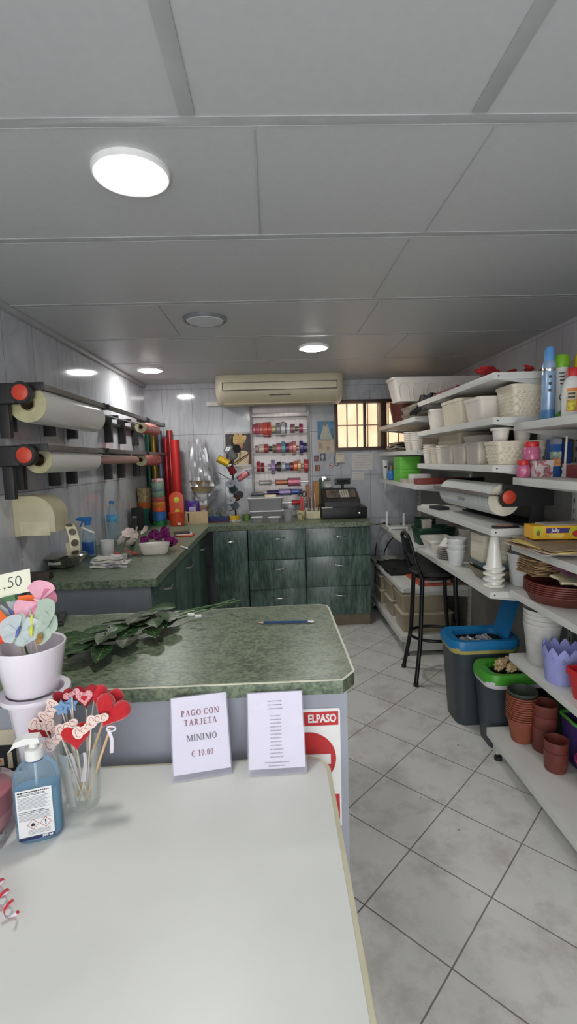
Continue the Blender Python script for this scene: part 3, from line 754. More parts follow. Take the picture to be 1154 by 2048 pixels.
# upright rolls of foil and paper in the corner
def paper_roll(label, px0, px1, ptop, y, col, metal=.3, rough=.35):
    c0 = P((px0+px1)/2, 1000, y=y); top = P((px0+px1)/2, ptop, y=y); r = mpp(c0)*(px1-px0)/2
    t = thing('paper_roll', label, 'roll', (c0.x, y, zt), 0, 'rolls of paper standing in the corner')
    m = M('roll '+label[:24], col, rough, metal, vary=.1, scale=5, stretch=(6, 6, .4))
    b = MB(); b.lathe([(r*.98, 0), (r, .002), (r, top.z-zt), (r-.004, top.z-zt), (r-.005, top.z-zt-.03), (r-.005, .01)], 24); b.build('paper', m, t)
    b = MB(); b.lathe([(r*.45, .01), (r*.5, top.z-zt+.002), (r*.4, top.z-zt+.002)], 16, close=False); b.build('tube', m_core, t)
paper_roll('dark green paper roll leaning farthest left in the corner', 297, 309, 866, 4.90, (34, 84, 66))
paper_roll('gold foil roll in the corner', 308, 319.5, 857, 4.86, (158, 132, 60), .6, .3)
paper_roll('grey blue foil roll in the corner', 319.5, 331, 862, 4.89, (110, 116, 134), .4)
paper_roll('crimson foil roll left of the two other red rolls', 332, 343.5, 876, 4.88, (170, 34, 44), .4, .25)
paper_roll('tallest red and pink foil roll behind the other red rolls', 340, 352, 861, 4.93, (170, 74, 70), .5, .25)
paper_roll('wide bright red paper roll in front of the other red rolls', 347, 365, 880, 4.80, (190, 44, 42), .1, .45)

# ================================================================ BACK COUNTER AND BACK WALL
# cellophane basket
m_foil = CLEAR('crinkled cellophane', (230, 230, 232), (225, 225, 228), .35, .12, .35)
m_goldpl = M('pale gold card', (186, 166, 122), .3, .35, vary=.06)
p = P(398, 1046, z=ZT); yb = 4.66
cb_ = P(398, 985, y=yb)
t = thing('cellophane_basket', 'empty gold basket wrapped in shiny cellophane against the back wall', 'gift basket', (cb_.x, 4.82, zt))
zb = P(398, 985, y=4.8).z-zt
b = MB(); b.lathe([(.07, zb-.005), (.085, zb), (.13, zb+.115), (.134, zb+.118), (.126, zb+.118), (.08, zb+.01), (0, zb+.01)], 8, sy=.65); b.build('basket', m_goldpl, t)
rnd = random.Random(9)
def celo(u, v):
    a = 2*pi*u; hh = zb+.06+v*.44
    w = (.145*(1-v)+.075*v)*(1+.12*sin(9*a+v*6)+.05*sin(17*a-5*v))
    return (w*cos(a)+.0-.02*v, w*.5*sin(a), hh+.03*sin(5*a)*v)
b = MB(); b.sheet(celo, 44, 9); b.build('cellophane', m_foil, t, ang=10)
def celo2(u, v):
    a = 2*pi*u; w = (.05+.09*v)*(1+.15*sin(7*a+3*v)); return (w*cos(a)+.02, w*.6*sin(a), zb-.12+v*.13)
b = MB(); b.sheet(celo2, 32, 5); b.build('cellophane_foot', m_foil, t, ang=10)
MB().box(-.055, .055, -.04, .04, 0, zb-.008, .004).build('stand', m_cloud, t)
# wicker gift box with bags
p = P(395, 1048, z=ZT)
m_wick = M('pale wood box', (196, 172, 134), .65, vary=.06)
t = thing('wooden_gift_box', 'pale wooden box holding a purple snack bag below the cellophane basket', 'box', (p.x-.01, p.y+.07, zt))
b = MB(); b.box(-.10, .10, -.055, .055, 0, .004); b.box(-.10, .10, -.06, -.055, 0, .115, .001); b.box(-.10, .10, .055, .06, 0, .115, .001); b.box(-.105, -.10, -.06, .06, 0, .115, .001); b.box(.10, .105, -.06, .06, 0, .115, .001); b.build('box', m_wick, t)
b = MB(); b.box(-.078, -.066, -.0612, -.0602, .02, .10); b.build('gap', m_blk2, t)
def bag(label, loc, w, h, d, mat_, rz=0., name='snack_bag', tilt=0.):
    t = thing(name, label, 'snack bag', loc, (tilt, 0, rz))
    def side(sg):
        def f(u, v):
            k = sin(pi*v)**.6*sin(pi*u)**.5
            return ((u-.5)*w*(1+.04*sin(v*9)), sg*d*.5*k, v*h)
        return f
    b = MB(); b.sheet(side(-1), 10, 12); b.sheet(side(1), 10, 12); bmesh.ops.remove_doubles(b.b, verts=b.b.verts, dist=.0005); b.build('bag', mat_, t)
    b = MB(); b.box(-w*.22, w*.25, -d*.5-.001, -d*.5, h*.52, h*.72); b.build('print', M('pale lilac print', (168, 160, 200), .4), t)
    b = MB(); b.box(-w*.38, w*.4, -d*.5-.0005, -d*.5+.0005, h*.2, h*.36); b.build('print', M('brown print', (120, 84, 58), .5, vary=.3, scale=60), t)
bag('purple snack bag standing in the pale wooden box', (p.x-.05, p.y+.07, zt+.005), .13, .21, .05, M('purple bag', (66, 40, 112), .3, vary=.15, scale=20))
bag('brown chocolate bag standing in the pale wooden box, right of the purple one', (p.x+.05, p.y+.085, zt+.005), .09, .165, .045, M('brown bag', (104, 76, 56), .35, vary=.3, scale=30), .2)
# heather planter
p = P(437, 1047, z=ZT); q = P(437, 1030, y=4.55)
t = thing('heather_planter', 'low dark blue planter of small grey green heather behind the blue tub', 'planter', (q.x, 4.56, zt))
MB().box(-.10, .10, -.05, .05, 0, .055, .004, taper=.93).build('planter', M('dark blue pot', (32, 42, 92), .5), t)
MB().box(-.102, .102, -.052, .052, .0, .012, .002).build('tray', M('maroon tray', (88, 40, 44), .5), t)
m_heath = M('heather green', (96, 110, 96), .8, vary=.3)
for k in range(26):
    b = MB(); x, y = rnd.uniform(-.09, .09), rnd.uniform(-.04, .04); h_ = rnd.uniform(.03, .085)*(1-abs(x)*4)+.02
    b.tube([(x, y, .05), (x+rnd.uniform(-.02, .02), y+rnd.uniform(-.015, .015), .055+h_)], [.0025, .001], 5)
    for j in range(7):
        u = .25+.11*j; a = rnd.uniform(0, 6.3)
        b.T = Matrix.Translation((x+.01*cos(a), y+.01*sin(a), .05+h_*u)) @ Matrix.Rotation(a, 4, 'Z') @ Matrix.Rotation(-.7, 4, 'Y'); petal(b, .014, .008, .2, n=2, m=1)
    b.T = Matrix(); b.build('sprig', m_heath if k % 3 else M('pale bloom', (176, 174, 172), .8), t)
# blue tub, yellow tape, lace tray, green tape
p = P(426, 1041, z=ZT); t = thing('round_tub', 'low round tub with a bright blue lid on the back counter', 'tub', (p.x, p.y, zt))
MB().lathe([(.05, 0), (.058, .004), (.062, .028), (0, .028)], 28).build('tub', m_cloud, t); MB().lathe([(.064, .0285), (.066, .03), (.066, .042), (.062, .046), (0, .046)], 28).build('lid', M('bright blue lid', (62, 132, 206), .4), t)
def tape(label, loc, r, rc, h, mat_, name='tape_roll', cat='tape roll', rot=0., group=None, core=True):
    t = thing(name, label, cat, loc, rot, group)
    MB().lathe([(rc, 0), (r, 0), (r, h), (rc, h), (rc, 0)], 28, close=False).build('tape', mat_, t)
    if core: MB().lathe([(rc-.003, -.0003), (rc-.0005, -.0003), (rc-.0005, h+.0003), (rc-.003, h+.0003)], 24, close=False).build('core', m_core, t)
    return t
p = P(468, 1042, z=ZT)
t = thing('lace_tray', 'small blue and white lace edged tray under the yellow tape', 'tray', (p.x, p.y, zt))
b = MB(); pr = []
for k in range(48): a = 2*pi*k/48; r_ = .072+.005*(k % 2); pr.append((r_*cos(a), r_*.8*sin(a)))
b.prism(pr, 0, .012, .002); b.build('tray', MOTTLE('lace pattern', [(.42, (40, 50, 90)), (.5, (214, 214, 220))], 70, .5), t)
m_yel = M('yellow tape', (206, 172, 46), .4)
tape('lower yellow tape roll lying on the lace tray', (p.x, p.y, zt+.0135), .055, .036, .02, m_yel); tape('upper yellow tape roll, stacked on the other yellow roll', (p.x+.004, p.y, zt+.035), .052, .034, .02, m_yel)
m_grt = M('green tape', (106, 132, 70), .35)
p = P(493, 1040, z=ZT)
tape('lower green tape roll beside the clear boxes', (p.x, p.y, zt+.0006), .038, .024, .026, m_grt); tape('upper green tape roll beside the clear boxes', (p.x, p.y, zt+.028), .038, .024, .026, m_grt)

# spool tree
m_spgrey = M('grey spool plastic', (96, 100, 108), .45)
ys = 4.64
base = P(472, 1030, y=ys)
t = thing('spool_stand', 'black spool stand with angled arms in front of the flower picture', 'stand', (base.x, ys, zt))
top = P(464, 872, y=ys); hz = top.z-zt
b = MB(); b.lathe([(.05, 0), (.05, .008), (.012, .014), (.012, .03)], 24); b.build('base', m_blk, t)
b = MB(); b.tube([(0, 0, .01), (-.01, 0, hz*.35), (-.02, 0, hz*.7), (top.x-base.x, 0, hz)], .009, 10); b.build('pole', m_blk, t)
for p0, p1 in (((462, 960), (436, 945)), ((470, 930), (496, 911)), ((474, 1018), (455, 1022))):
    a_ = P(*p0, y=ys)-Vector((base.x, ys, zt)); c_ = P(*p1, y=ys-.02)-Vector((base.x, ys, zt))
    b = MB(); b.tube([a_, c_], .0035, 7); b.build('arm', m_blk, t)
def spool(label, pa, pb, r, col, ya=ys, yb=ys, fl=m_spgrey, sticker=False, wind=.72):
    """wire or cord spool from end a to end b (photo points with depths)"""
    A = P(*pa, y=ya); B = P(*pb, y=yb); d = B-A; L_ = d.length
    t = thing('cord_spool', label, 'spool', A, tuple(d.to_track_quat('Z', 'Y').to_euler()), 'spools on the black stand')
    m = M('cord '+label[:18], col, .35, .15, vary=.12, scale=90, stretch=(.2, .2, 3))
    MB().lathe([(r*wind, .006), (r*wind, L_-.006)], 24).build('cord', m, t)
    for z in (0, L_-.006):
        MB().lathe([(r*.22, z), (r, z), (r, z+.005), (r*.22, z+.005), (r*.22, z)], 28, close=False).build('flange', fl, t)
    b = MB(); b.lathe([(r*.22, -.001), (r*.22, .0058)], 16, close=True); b.build('hub', m_blk, t)
    if sticker: b = MB(); b.box(-r*.5, r*.5, -r*.45, r*.45, -.0022, -.0011); b.build('paper_label', m_whitepl, t); b = MB(); b.lathe([(r*.18, -.003), (0, -.003)], 12); b.build('hole', m_blk, t)
spool('grey spool with a white square label at the top of the stand', (456, 898), (467, 914), .048, (150, 152, 156), ys-.09, ys-.02, sticker=True)
spool('wine red spool behind the top grey spool', (474, 897), (466, 902), .042, (112, 36, 48), ys-.0, ys+.07, fl=m_blk)
spool('bright yellow spool sticking out left of the stand', (436, 917), (458, 928), .037, (214, 172, 40), ys-.04, ys-.04, fl=M('yellow flange', (150, 124, 40), .4), wind=.95)
spool('dark red spool with a white label in the middle of the stand', (459, 931), (467, 946), .036, (150, 44, 50), ys-.10, ys-.06, fl=m_blk, sticker=True, wind=.9)
spool('rose pink spool sticking out right of the stand', (476, 959), (497, 945), .034, (200, 112, 116), ys-.03, ys-.03, fl=m_blk, wind=.85)
spool('grey spool with green cord, lower middle of the stand', (461, 967), (467, 981), .048, (60, 84, 80), ys-.09, ys-.02)
spool('small orange spool low on the right of the stand', (480, 989), (473, 995), .036, (200, 108, 48), ys-.05, ys+.03, fl=m_blk)
spool('lowest grey spool with blue grey cord', (462, 1001), (470, 1013), .045, (108, 124, 134), ys-.09, ys-.02)
# picture of flowers on the back wall
def flat_art(name, label, cat, px, y, bg_, shapes, thick=.004, frame=None, fw=.012):
    """a flat print hung on the back wall: px = (x0,y0,x1,y1) in the photo; shapes in 0..1"""
    A = P(px[0], px[3], y=y); B = P(px[2], px[1], y=y); w, h = B.x-A.x, B.z-A.z
    t = thing(name, label, cat, (A.x, YB-.0015, A.z))
    MB().box(0, w, -thick, 0, 0, h).build('sheet', bg_, t)
    if frame: 
        b = MB(); b.box(-fw, 0, -thick-.004, 0, -fw, h+fw, .001); b.box(w, w+fw, -thick-.004, 0, -fw, h+fw, .001); b.box(0, w, -thick-.004, 0, -fw, 0, .001); b.box(0, w, -thick-.004, 0, h, h+fw, .001); b.build('mount', frame, t)
    for k, (nm, pts, m) in enumerate(shapes):
        b = MB(); b.T = Matrix(((w, 0, 0, 0), (0, 0, 1, -thick), (0, h, 0, 0), (0, 0, 0, 1)))
        b.prism(pts, -.0004-.00015*k, .0, 0); b.build(nm, m, t)
    return t
def ell(cx, cy, rx, ry, a=0., n=18):
    return [(cx+rx*cos(2*pi*k/n)*cos(a)-ry*sin(2*pi*k/n)*sin(a), cy+rx*cos(2*pi*k/n)*sin(a)+ry*sin(2*pi*k/n)*cos(a)) for k in range(n)]
m_pdark = M('dark print ground', (70, 62, 64), .5, vary=.12, scale=12)
m_pyel = M('faded yellow print', (204, 170, 108), .5, vary=.14, scale=30)
m_pcream = M('cream print', (206, 186, 150), .5, vary=.1, scale=20)
m_pbr = M('brown print ink', (92, 50, 38), .5)
fl_sh = [('vase_shape', ell(.62, .16, .34, .30), m_pcream), ('table_shape', [(.82, 0), (1, 0), (1, .55), (.9, .55)], m_pbr)]
for i, a in enumerate((-.75, -.3, .2, .7)): fl_sh.append(('petal_shape', ell(.5+.22*sin(a), .62+.22*cos(a), .09, .2, -a), m_pyel))
fl_sh += [('flower_heart', ell(.52, .6, .12, .1), M('peach print', (190, 130, 100), .5)), ('stem_shape', [(.5, .2), (.53, .2), (.56, .55), (.52, .55)], m_pbr), ('twig_shape', [(.3, .08), (.34, .05), (.9, .36), (.88, .39)], m_pbr), ('flower_heart', ell(.38, .33, .05, .04), m_pbr)]
flat_art('flower_picture', 'picture of yellow flowers in a cream vase on a dark ground, in a white mount', 'picture', (453, 867, 504, 930), YB-.004, m_pdark, fl_sh, .006, M('white mount', (205, 200, 196), .5), .02)

# ribbon rack
ry_ = YB-.05
X0 = P(505, 900, y=ry_).x; X1 = P(617, 900, y=ry_).x; Zt_ = P(560, 812, y=ry_).z; Zb_ = P(560, 1010, y=ry_).z
m_rackb = M('brushed metal board', (160, 152, 150), .32, .45, vary=.05, scale=4, stretch=(12, 1, 1))
t = thing('ribbon_rack', 'tall metal ribbon rack on the back wall below the air conditioner', 'rack', (X0, YB-.002, Zb_))
w, h = X1-X0, Zt_-Zb_
MB().box(0, w, -.01, 0, 0, h).build('back_board', m_rackb, t)
for x in (-.012, w-.008): MB().box(x, x+.02, -.13, -.0105, 0, h, .002).build('side_panel', CLEAR('clear side panel', (225, 222, 220), (210, 206, 204), .3, .2), t)
MB().box(.008, w-.008, -.12, -.0105, h-.11, h-.075, .003).build('header', m_rackb, t)
rowz = [P(560, v, y=YB-.07).z for v in (858.5, 897, 934, 965, 985, 1006)]
for z in rowz[:6]:
    MB().tube([(0.009, -.07, z-Zb_), (w-.009, -.07, z-Zb_)], .006, 10).build('rod', m_chrome, t)
for z in rowz[:3]:
    MB().box(.009, w-.009, -.115, -.112, z-Zb_-.062, z-Zb_-.042, .0008).build('clear_lip', MATS['clear side panel'], t)
k_ = .1127
R1 = [('pale pink', 60, 110, 190, (196, 110, 120)), ('deep pink', 112, 158, 235, (176, 74, 88)), ('narrow pink', 160, 180, 240, (188, 100, 106)), ('salmon', 182, 243, 230, (196, 108, 104)), ('coral', 245, 318, 262, (206, 84, 66)), ('red orange', 320, 383, 268, (196, 58, 44)), ('cream', 390, 470, 125, (206, 194, 142)), ('grey', 474, 545, 235, (136, 134, 136)), ('silver', 556, 628, 256, (190, 190, 190)), ('dull silver', 632, 662, 220, (150, 148, 148)), ('mauve', 725, 803, 172, (136, 100, 112)), ('olive', 810, 868, 75, (130, 116, 74)), ('magenta', 880, 945, 178, (158, 44, 86))]
R2 = [('dusty pink', 90, 150, 125, (180, 140, 142)), ('ivory', 162, 250, 170, (190, 184, 164)), ('crimson', 253, 325, 172, (166, 54, 68)), ('dark green', 330, 393, 95, (52, 60, 46)), ('taupe', 397, 465, 150, (120, 102, 84)), ('rose pink', 472, 550, 190, (190, 96, 116)), ('teal', 556, 625, 240, (88, 142, 156)), ('plum', 630, 690, 185, (108, 52, 96)), ('rose', 692, 748, 210, (190, 108, 112)), ('salmon pink', 752, 815, 252, (196, 120, 112)), ('tan', 820, 868, 80, (180, 142, 110)), ('indigo', 877, 938, 255, (62, 48, 116)), ('navy', 942, 1008, 180, (58, 58, 100))]
R3 = [('red', 105, 168, 220, (166, 38, 46)), ('dark red', 182, 238, 165, (138, 28, 36)), ('silver grey', 305, 357, 105, (178, 174, 182)), ('lilac', 362, 432, 252, (140, 116, 172)), ('wine', 436, 462, 120, (118, 34, 56)), ('black', 466, 540, 190, (40, 44, 38)), ('pearl', 552, 615, 180, (170, 168, 176)), ('steel blue', 622, 688, 130, (90, 106, 150)), ('maroon', 692, 758, 150, (110, 36, 44)), ('orange', 765, 828, 195, (214, 112, 52)), ('sand', 834, 892, 235, (190, 150, 124)), ('straw', 900, 940, 95, (190, 164, 130)), ('scarlet', 950, 1018, 245, (190, 50, 52))]
ORD = ['first', 'second', 'third', 'fourth', 'fifth', 'sixth', 'seventh', 'eighth', 'ninth', 'tenth', 'eleventh', 'twelfth', 'thirteenth']
first_roll = None
for ri, (row, zr, rn) in enumerate(zip((R1, R2, R3), rowz, ('top', 'second', 'third'))):
    for i, (cn, a, c_, dia, col) in enumerate(row):
        xa = P(500+a*k_, 890, y=YB-.07).x; xb = P(500+c_*k_, 890, y=YB-.07).x; r = dia*k_*mpp((xa, YB-.07, 1.6))*.5
        m = M('satin '+cn, col, .28, .1, vary=.1, scale=60, sheen=.3)
        t = thing('ribbon_roll', '%s ribbon roll, %s from the left on the %s rod of the ribbon rack' % (cn, ORD[i], rn), 'ribbon roll', (xa, YB-.07, zr), (0, pi/2, 0), 'ribbon rolls on the wall rack')
        W2 = xb-xa-.0015; r = max(r, .017)
        MB().lathe([(min(r*.6, .02), 0), (r-.001, 0), (r, .001), (r, W2-.001), (r-.001, W2), (min(r*.6, .02), W2)], 26, close=False).build('ribbon', m, t)
        MB().lathe([(.009, .0005), (min(r*.6, .02)-.0004, .0005), (min(r*.6, .02)-.0004, W2-.0005), (.009, W2-.0005), (.009, .0005)], 18, close=False).build('core', m_whitepl, t)
def rod_spool(label, x0, x1, dia, zr, col):
    s_ = .1473; xa = P(490+x0*s_, 970, y=YB-.07).x; xb = P(490+x1*s_, 970, y=YB-.07).x; r = dia*s_*.5*mpp((xa, YB-.07, 1.4)); L_ = xb-xa-.001
    t = thing('cord_spool', label, 'spool', (xa, YB-.07, zr), (0, pi/2, 0), 'cord spools on the lower rods of the ribbon rack')
    MB().lathe([(.0085, .004), (r, .004), (r, L_-.004), (.0085, L_-.004)], 24, close=False).build('cord', M('rod cord '+label[:14], col, .3, .2, vary=.08), t)
    for z in (0, L_-.003): MB().lathe([(.0085, z), (r+.007, z), (r+.007, z+.003), (.0085, z+.003), (.0085, z)], 24, close=False).build('flange', m_blk, t)
rod_spool('silver cord spool on the fourth rod of the ribbon rack', 200, 357, 62, rowz[3], (190, 188, 184))
rod_spool('copper cord spool on the fourth rod of the ribbon rack', 418, 584, 70, rowz[3], (184, 112, 84))
rod_spool('shiny pink cord spool on the fourth rod of the ribbon rack', 586, 752, 108, rowz[3], (196, 110, 132))
rod_spool('dark purple cord spool on the fifth rod of the ribbon rack', 295, 456, 60, rowz[4], (62, 44, 104))
rod_spool('lilac cord spool on the fifth rod of the ribbon rack', 462, 620, 82, rowz[4], (156, 138, 190))
rod_spool('blue cord spool on the fifth rod of the ribbon rack', 622, 778, 70, rowz[4], (56, 88, 160))
rod_spool('red cord spool on the lowest rod of the ribbon rack', 630, 785, 56, rowz[5], (186, 36, 38))

# clear plastic boxes
m_tubc = CLEAR('clear storage plastic', (214, 212, 214), (205, 203, 206), .30, .2)
def clear_box(label, cx, cy, w, d, h, z, lidh=.012, mat_=None, lidm=None, name='storage_box', group=None, fill=None, taper=.92):
    t = thing(name, label, 'plastic box', (cx, cy, z), 0, group)
    b = MB(); b.loft([stad2(w*taper, d*taper, 0), stad2(w, d, h), stad2(w+.008, d+.008, h), stad2(w+.008, d+.008, h+.004), stad2(w-.004, d-.004, h+.004), stad2(w*taper-.004, d*taper-.004, .004)]); b.build('tub', mat_ or m_tubc, t)
    if lidh:
        b = MB(); b.loft([stad2(w+.012, d+.012, h+.0045), stad2(w+.012, d+.012, h+lidh), stad2(w-.004, d-.004, h+lidh+.003)]); b.build('lid', lidm or m_cloud, t)
    if fill: b = MB(); b.loft([stad2(w*taper-.012, d*taper-.012, .006), stad2(w-.014, d-.014, h*.75)]); b.build('contents', fill, t)
    return t
def stad2(l, w, z, r=.014, n=4):
    return [(x, y, z) for x, y in rrect(-l/2, l/2, -w/2, w/2, min(r, w*.3, l*.3), n)]
pb_ = P(538, 1044, z=ZT); sc = mpp(pb_)
yq = 4.70
cx = P(534, 1030, y=yq).x
clear_box('lower clear storage box behind the two small tubs', cx, yq, .32, .2, .075, zt)
clear_box('upper clear storage box with white clips, stacked on the lower one', cx-.01, yq, .33, .2, .11, zt+.092)
o = MB().box(-.055, .055, -.04, .04, 0, .022, .003).build('cream_box', M('cream card', (212, 200, 168), .6), None, (cx+.04, yq-.03, zt+.2175)); tag(o, 'flat cream box lying on the upper clear storage box', 'box')
t = thing('folded_cloth', 'folded grey and black cloth lying on the upper clear storage box', 'cloth', (cx-.085, yq-.02, zt+.2175))
for k in range(3):
    b = MB(); b.sheet(lambda u, v, k=k: ((u-.5)*(.13-.008*k), (v-.5)*.1, .012+.014*k+.002*sin(u*9+k)), 10, 4, .011); b.build('layer', M('grey cloth', (128, 130, 136), .9) if k != 1 else M('dark cloth', (52, 54, 60), .9), t)
for px_, lab in ((514, 'small clear deli tub, left of the pair on the back counter'), (549, 'small clear deli tub, right of the pair on the back counter')):
    q = P(px_, 1046, z=ZT); clear_box(lab, q.x, q.y+.045, .10, .07, .042, zt, .008, name='deli_tub', group='small deli tubs on the back counter', fill=M('white sugar', (206, 202, 202), .8))
q = P(577, 1044, z=ZT); clear_box('upright clear acrylic holder right of the deli tubs', q.x, q.y+.035, .075, .05, .10, zt, 0, taper=.98, name='acrylic_holder')
# scissors cup: floral mug with red handles
q = P(603, 1040, z=ZT); t = thing('floral_mug', 'cream mug with a dark floral pattern holding red scissors', 'mug', (q.x, q.y+.05, zt))
MB().lathe(rim_prof(.034, .042, .088, .003), 26).build('mug', MOTTLE('floral mug print', [(.4, (208, 190, 150)), (.55, (214, 200, 164)), (.6, (90, 80, 56)), (.68, (206, 186, 150))], 34, .4), t)
t = thing('red_scissors', 'large scissors with red blades guard and black handles standing in the floral mug', 'scissors', (q.x+.005, q.y+.05, zt+.01))
b = MB(); b.box(-.01, .008, -.003, .003, 0, .21, .002); b.box(.010, .026, -.003, .003, .0, .2, .002); b.build('blades', M('red tool', (172, 34, 30), .4), t)
b = MB(); b.tube([(.02*cos(a)-.004, 0, .238+.024*sin(a)) for a in [2*pi*i/16 for i in range(16)]], .006, 7, True); b.tube([(.02*cos(a)+.03, 0, .232+.024*sin(a)) for a in [2*pi*i/16 for i in range(16)]], .006, 7, True); b.build('handles', m_blk, t)
# organiser with pens and boards
q = P(627, 1038, z=ZT); qx, qy = q.x, q.y+.04
t = thing('desk_organiser', 'cream desk organiser box full of pens left of the cash drawer', 'pen holder', (qx, qy, zt))
b = MB(); b.box(-.068, .068, -.04, .04, 0, .005); b.box(-.068, .068, -.04, -.036, 0, .075, .001); b.box(-.068, .068, .036, .04, 0, .10, .001); b.box(-.068, -.064, -.036, .036, 0, .085, .001); b.box(.064, .068, -.036, .036, 0, .085, .001); b.box(-.002, .002, -.036, .036, 0, .07); b.build('box', M('cream wood', (206, 196, 164), .5), t)
for k, (x, y, h_, c_, nm) in enumerate(((-.05, -.02, .19, (150, 130, 160), 'lilac'), (-.04, .01, .17, (60, 60, 66), 'charcoal'), (-.022, -.015, .2, (40, 40, 44), 'black'), (-.012, .015, .22, (190, 184, 176), 'pale grey'), (.014, -.02, .16, (110, 110, 118), 'grey'), (.022, .012, .25, (206, 204, 196), 'white'), (.045, .0, .13, (50, 60, 60), 'dark green'))):
    o = MB().tube([(0, 0, 0), (rnd.uniform(-.012, .012), rnd.uniform(-.008, .008), h_*.9), (rnd.uniform(-.012, .012), 0, h_)], [.0045, .0045, .002], 8).build('pen', M('pen %s' % nm, c_, .4), None, (qx+x, qy+y, zt+.0055)); tag(o, '%s pen standing in the cream desk organiser' % nm, 'pen', 'pens in the desk organiser')
m_wood1 = M('brown board', (166, 104, 52), .55, vary=.1, scale=8, stretch=(5, 5, .6))
for k, (px_, lean, hh, m, lab, w_) in enumerate(((621, -.05, .31, m_wood1, 'brown kraft folder standing left behind the organiser', .05), (632, .02, .34, M('ochre folder', (178, 122, 66), .55), 'ochre folder standing right behind the organiser', .055), (639, .05, .37, M('green folder', (52, 84, 52), .55), 'dark green topped folder behind the ochre folder', .035))):
    q2 = P(px_, 1000, y=4.86); o = MB().box(-w_*.5, w_*.5, -.008, .008, 0, hh, .001).build('folder', m, None, (q2.x, 4.85+.024*k, zt), (0, lean, 0)); tag(o, lab, 'folder', 'folders behind the desk organiser')

# cash register and drawer
q0 = P(645, 1040, z=ZT); q1 = P(737, 1036, z=ZT)
fx0, fx1, fy = q0.x, q1.x, (q0.y+q1.y)/2+.0
t = thing('cash_box', 'wide black steel cash drawer with a key lock under the cash register', 'cash drawer', (fx0, 4.50, zt)); wd_ = P(736, 1020, y=4.5).x-P(644, 1020, y=4.5).x
wd_ = wd_*.985
fx0 = P(644, 1020, y=4.5).x
t.location.x = fx0
m_bdr = M('black steel', (24, 23, 25), .4, .2, vary=.06)
MB().box(0, wd_, .006, .40, .004, .105, .003).build('case', m_bdr, t)
MB().box(.008, wd_-.008, 0, .0055, .010, .086, .002).build('drawer_front', m_bdr, t)
b = MB(); b.T = Matrix.Translation((wd_*.83, 0, .05)) @ Matrix.Rotation(pi/2, 4, 'X'); b.lathe([(.011, 0), (.011, .004), (.007, .005), (0, .005)], 18); b.build('lock', m_chrome, t)
t = thing('cash_register', 'black cash register with key rows and a pole display on the back counter', 'cash register', (fx0+wd_*.47, 4.55, zt+.1055))
m_reg = M('charcoal plastic', (40, 39, 42), .45, vary=.06)
rw = wd_*.80
prof = [(0, 0), (0, .05), (.03, .066), (.24, .165), (.30, .165), (.33, .14), (.33, 0)]
b = MB(); b.T = Matrix(((0, 0, 1, -rw/2), (1, 0, 0, 0), (0, 1, 0, 0), (0, 0, 0, 1))); b.prism(prof, 0, rw, .012, 3); b.build('body', m_reg, t)
sl = math.atan2(.099, .21)
KM = Matrix.Translation((0, .03, .066)) @ Matrix.Rotation(sl, 4, 'X')
m_kg = M('grey keys', (104, 98, 92), .5, vary=.12); m_kw = M('white keys', (196, 188, 176), .5); m_kb = M('brown keys', (130, 112, 96), .5)
b = MB(); b.T = KM; b.box(-rw*.42, rw*.42, .03, .20, .0, .004, .002); b.build('keypad', m_blk, t)
for cx_ in range(13):
    for ry in range(5):
        x = -rw*.40+cx_*(rw*.80/12.5); m = m_kw if (6 <= cx_ <= 9) else (m_kb if cx_ in (0, 1, 11, 12) else m_kg)
        b = MB(); b.T = KM; b.box(x, x+rw*.052, .04+ry*.031, .064+ry*.031, .0045, .010, .0015); b.build('key', m, t)
b = MB(); b.box(-rw*.44, -rw*.18, .23, .31, .160, .178, .006); b.build('printer_cover', m_reg, t)
b = MB(); b.sheet(lambda u, v: (-rw*.40+u*rw*.17, .255-.03*v*v, .178+.055*v), 4, 6, .0006); b.build('receipt', m_whitepl, t, label='white receipt sticking out of the printer')
b = MB(); b.tube([(rw*.12, .27, .16), (rw*.12, .27, .21)], .014, 12); b.build('display_pole', m_reg, t)
b = MB(); b.T = Matrix.Translation((rw*.12, .265, .232)) @ Matrix.Rotation(-.25, 4, 'X'); b.box(-.078, .078, -.016, .016, -.028, .03, .014, 4); b.build('customer_display', m_blk, t)
b = MB(); b.T = Matrix.Translation((rw*.12, .2485, .232)) @ Matrix.Rotation(-.25, 4, 'X'); b.box(-.055, .055, -.001, .0, -.012, .014); b.build('display_glass', M('dark glass', (26, 34, 34), .1), t)
o = MB().box(-.05, .05, -.03, .03, 0, .003).build('note_pad', m_whitepl, None, (fx0+.05, 4.53, zt+.1056), .05); tag(o, 'white paper slip lying on the left end of the cash drawer', 'paper')

# air conditioner
ay = 4.40
a0 = P(428, 765, y=4.5).x; a1 = P(690, 765, y=4.5).x
t = thing('air_conditioner', 'long cream wall air conditioner under the ceiling on the back wall', 'air conditioner', (a0, YB-.001, 2.0))
m_ac = M('aged cream plastic', (204, 194, 170), .4, vary=.02)
aw = a1-a0
pf = [(0, .09), (-.20, .062), (-.33, .08), (-.43, .13), (-.47, .18), (-.478, .23), (-.47, .29), (-.455, .3235), (0, .3235)]
secs = []
for u, s_ in ((0, .80), (.012, .90), (.04, .97), (.09, 1.), (.91, 1.), (.96, .97), (.988, .90), (1, .80)):
    secs.append([(u*aw, y*(s_ if y < -.05 else 1), .22+(z-.22)*(s_ if z < .3 else 1)) for y, z in pf])
b = MB(); b.loft(secs); b.build('casing', m_ac, t, ang=50)
dirv = Vector((0, -.04, .055)); 
b = MB(); b.box(aw*.06, aw*.94, -.4835, -.465, .180, .252, .001)
b.build('grille_gap_shade', M('dark brown gap', (66, 58, 48), .6), t)  # dark plate paints the shade in the gap round the panel
b = MB(); b.box(aw*.0655, aw*.9345, -.4855, -.4836, .1850, .2460, .0008); b.build('grille_panel', m_ac, t)
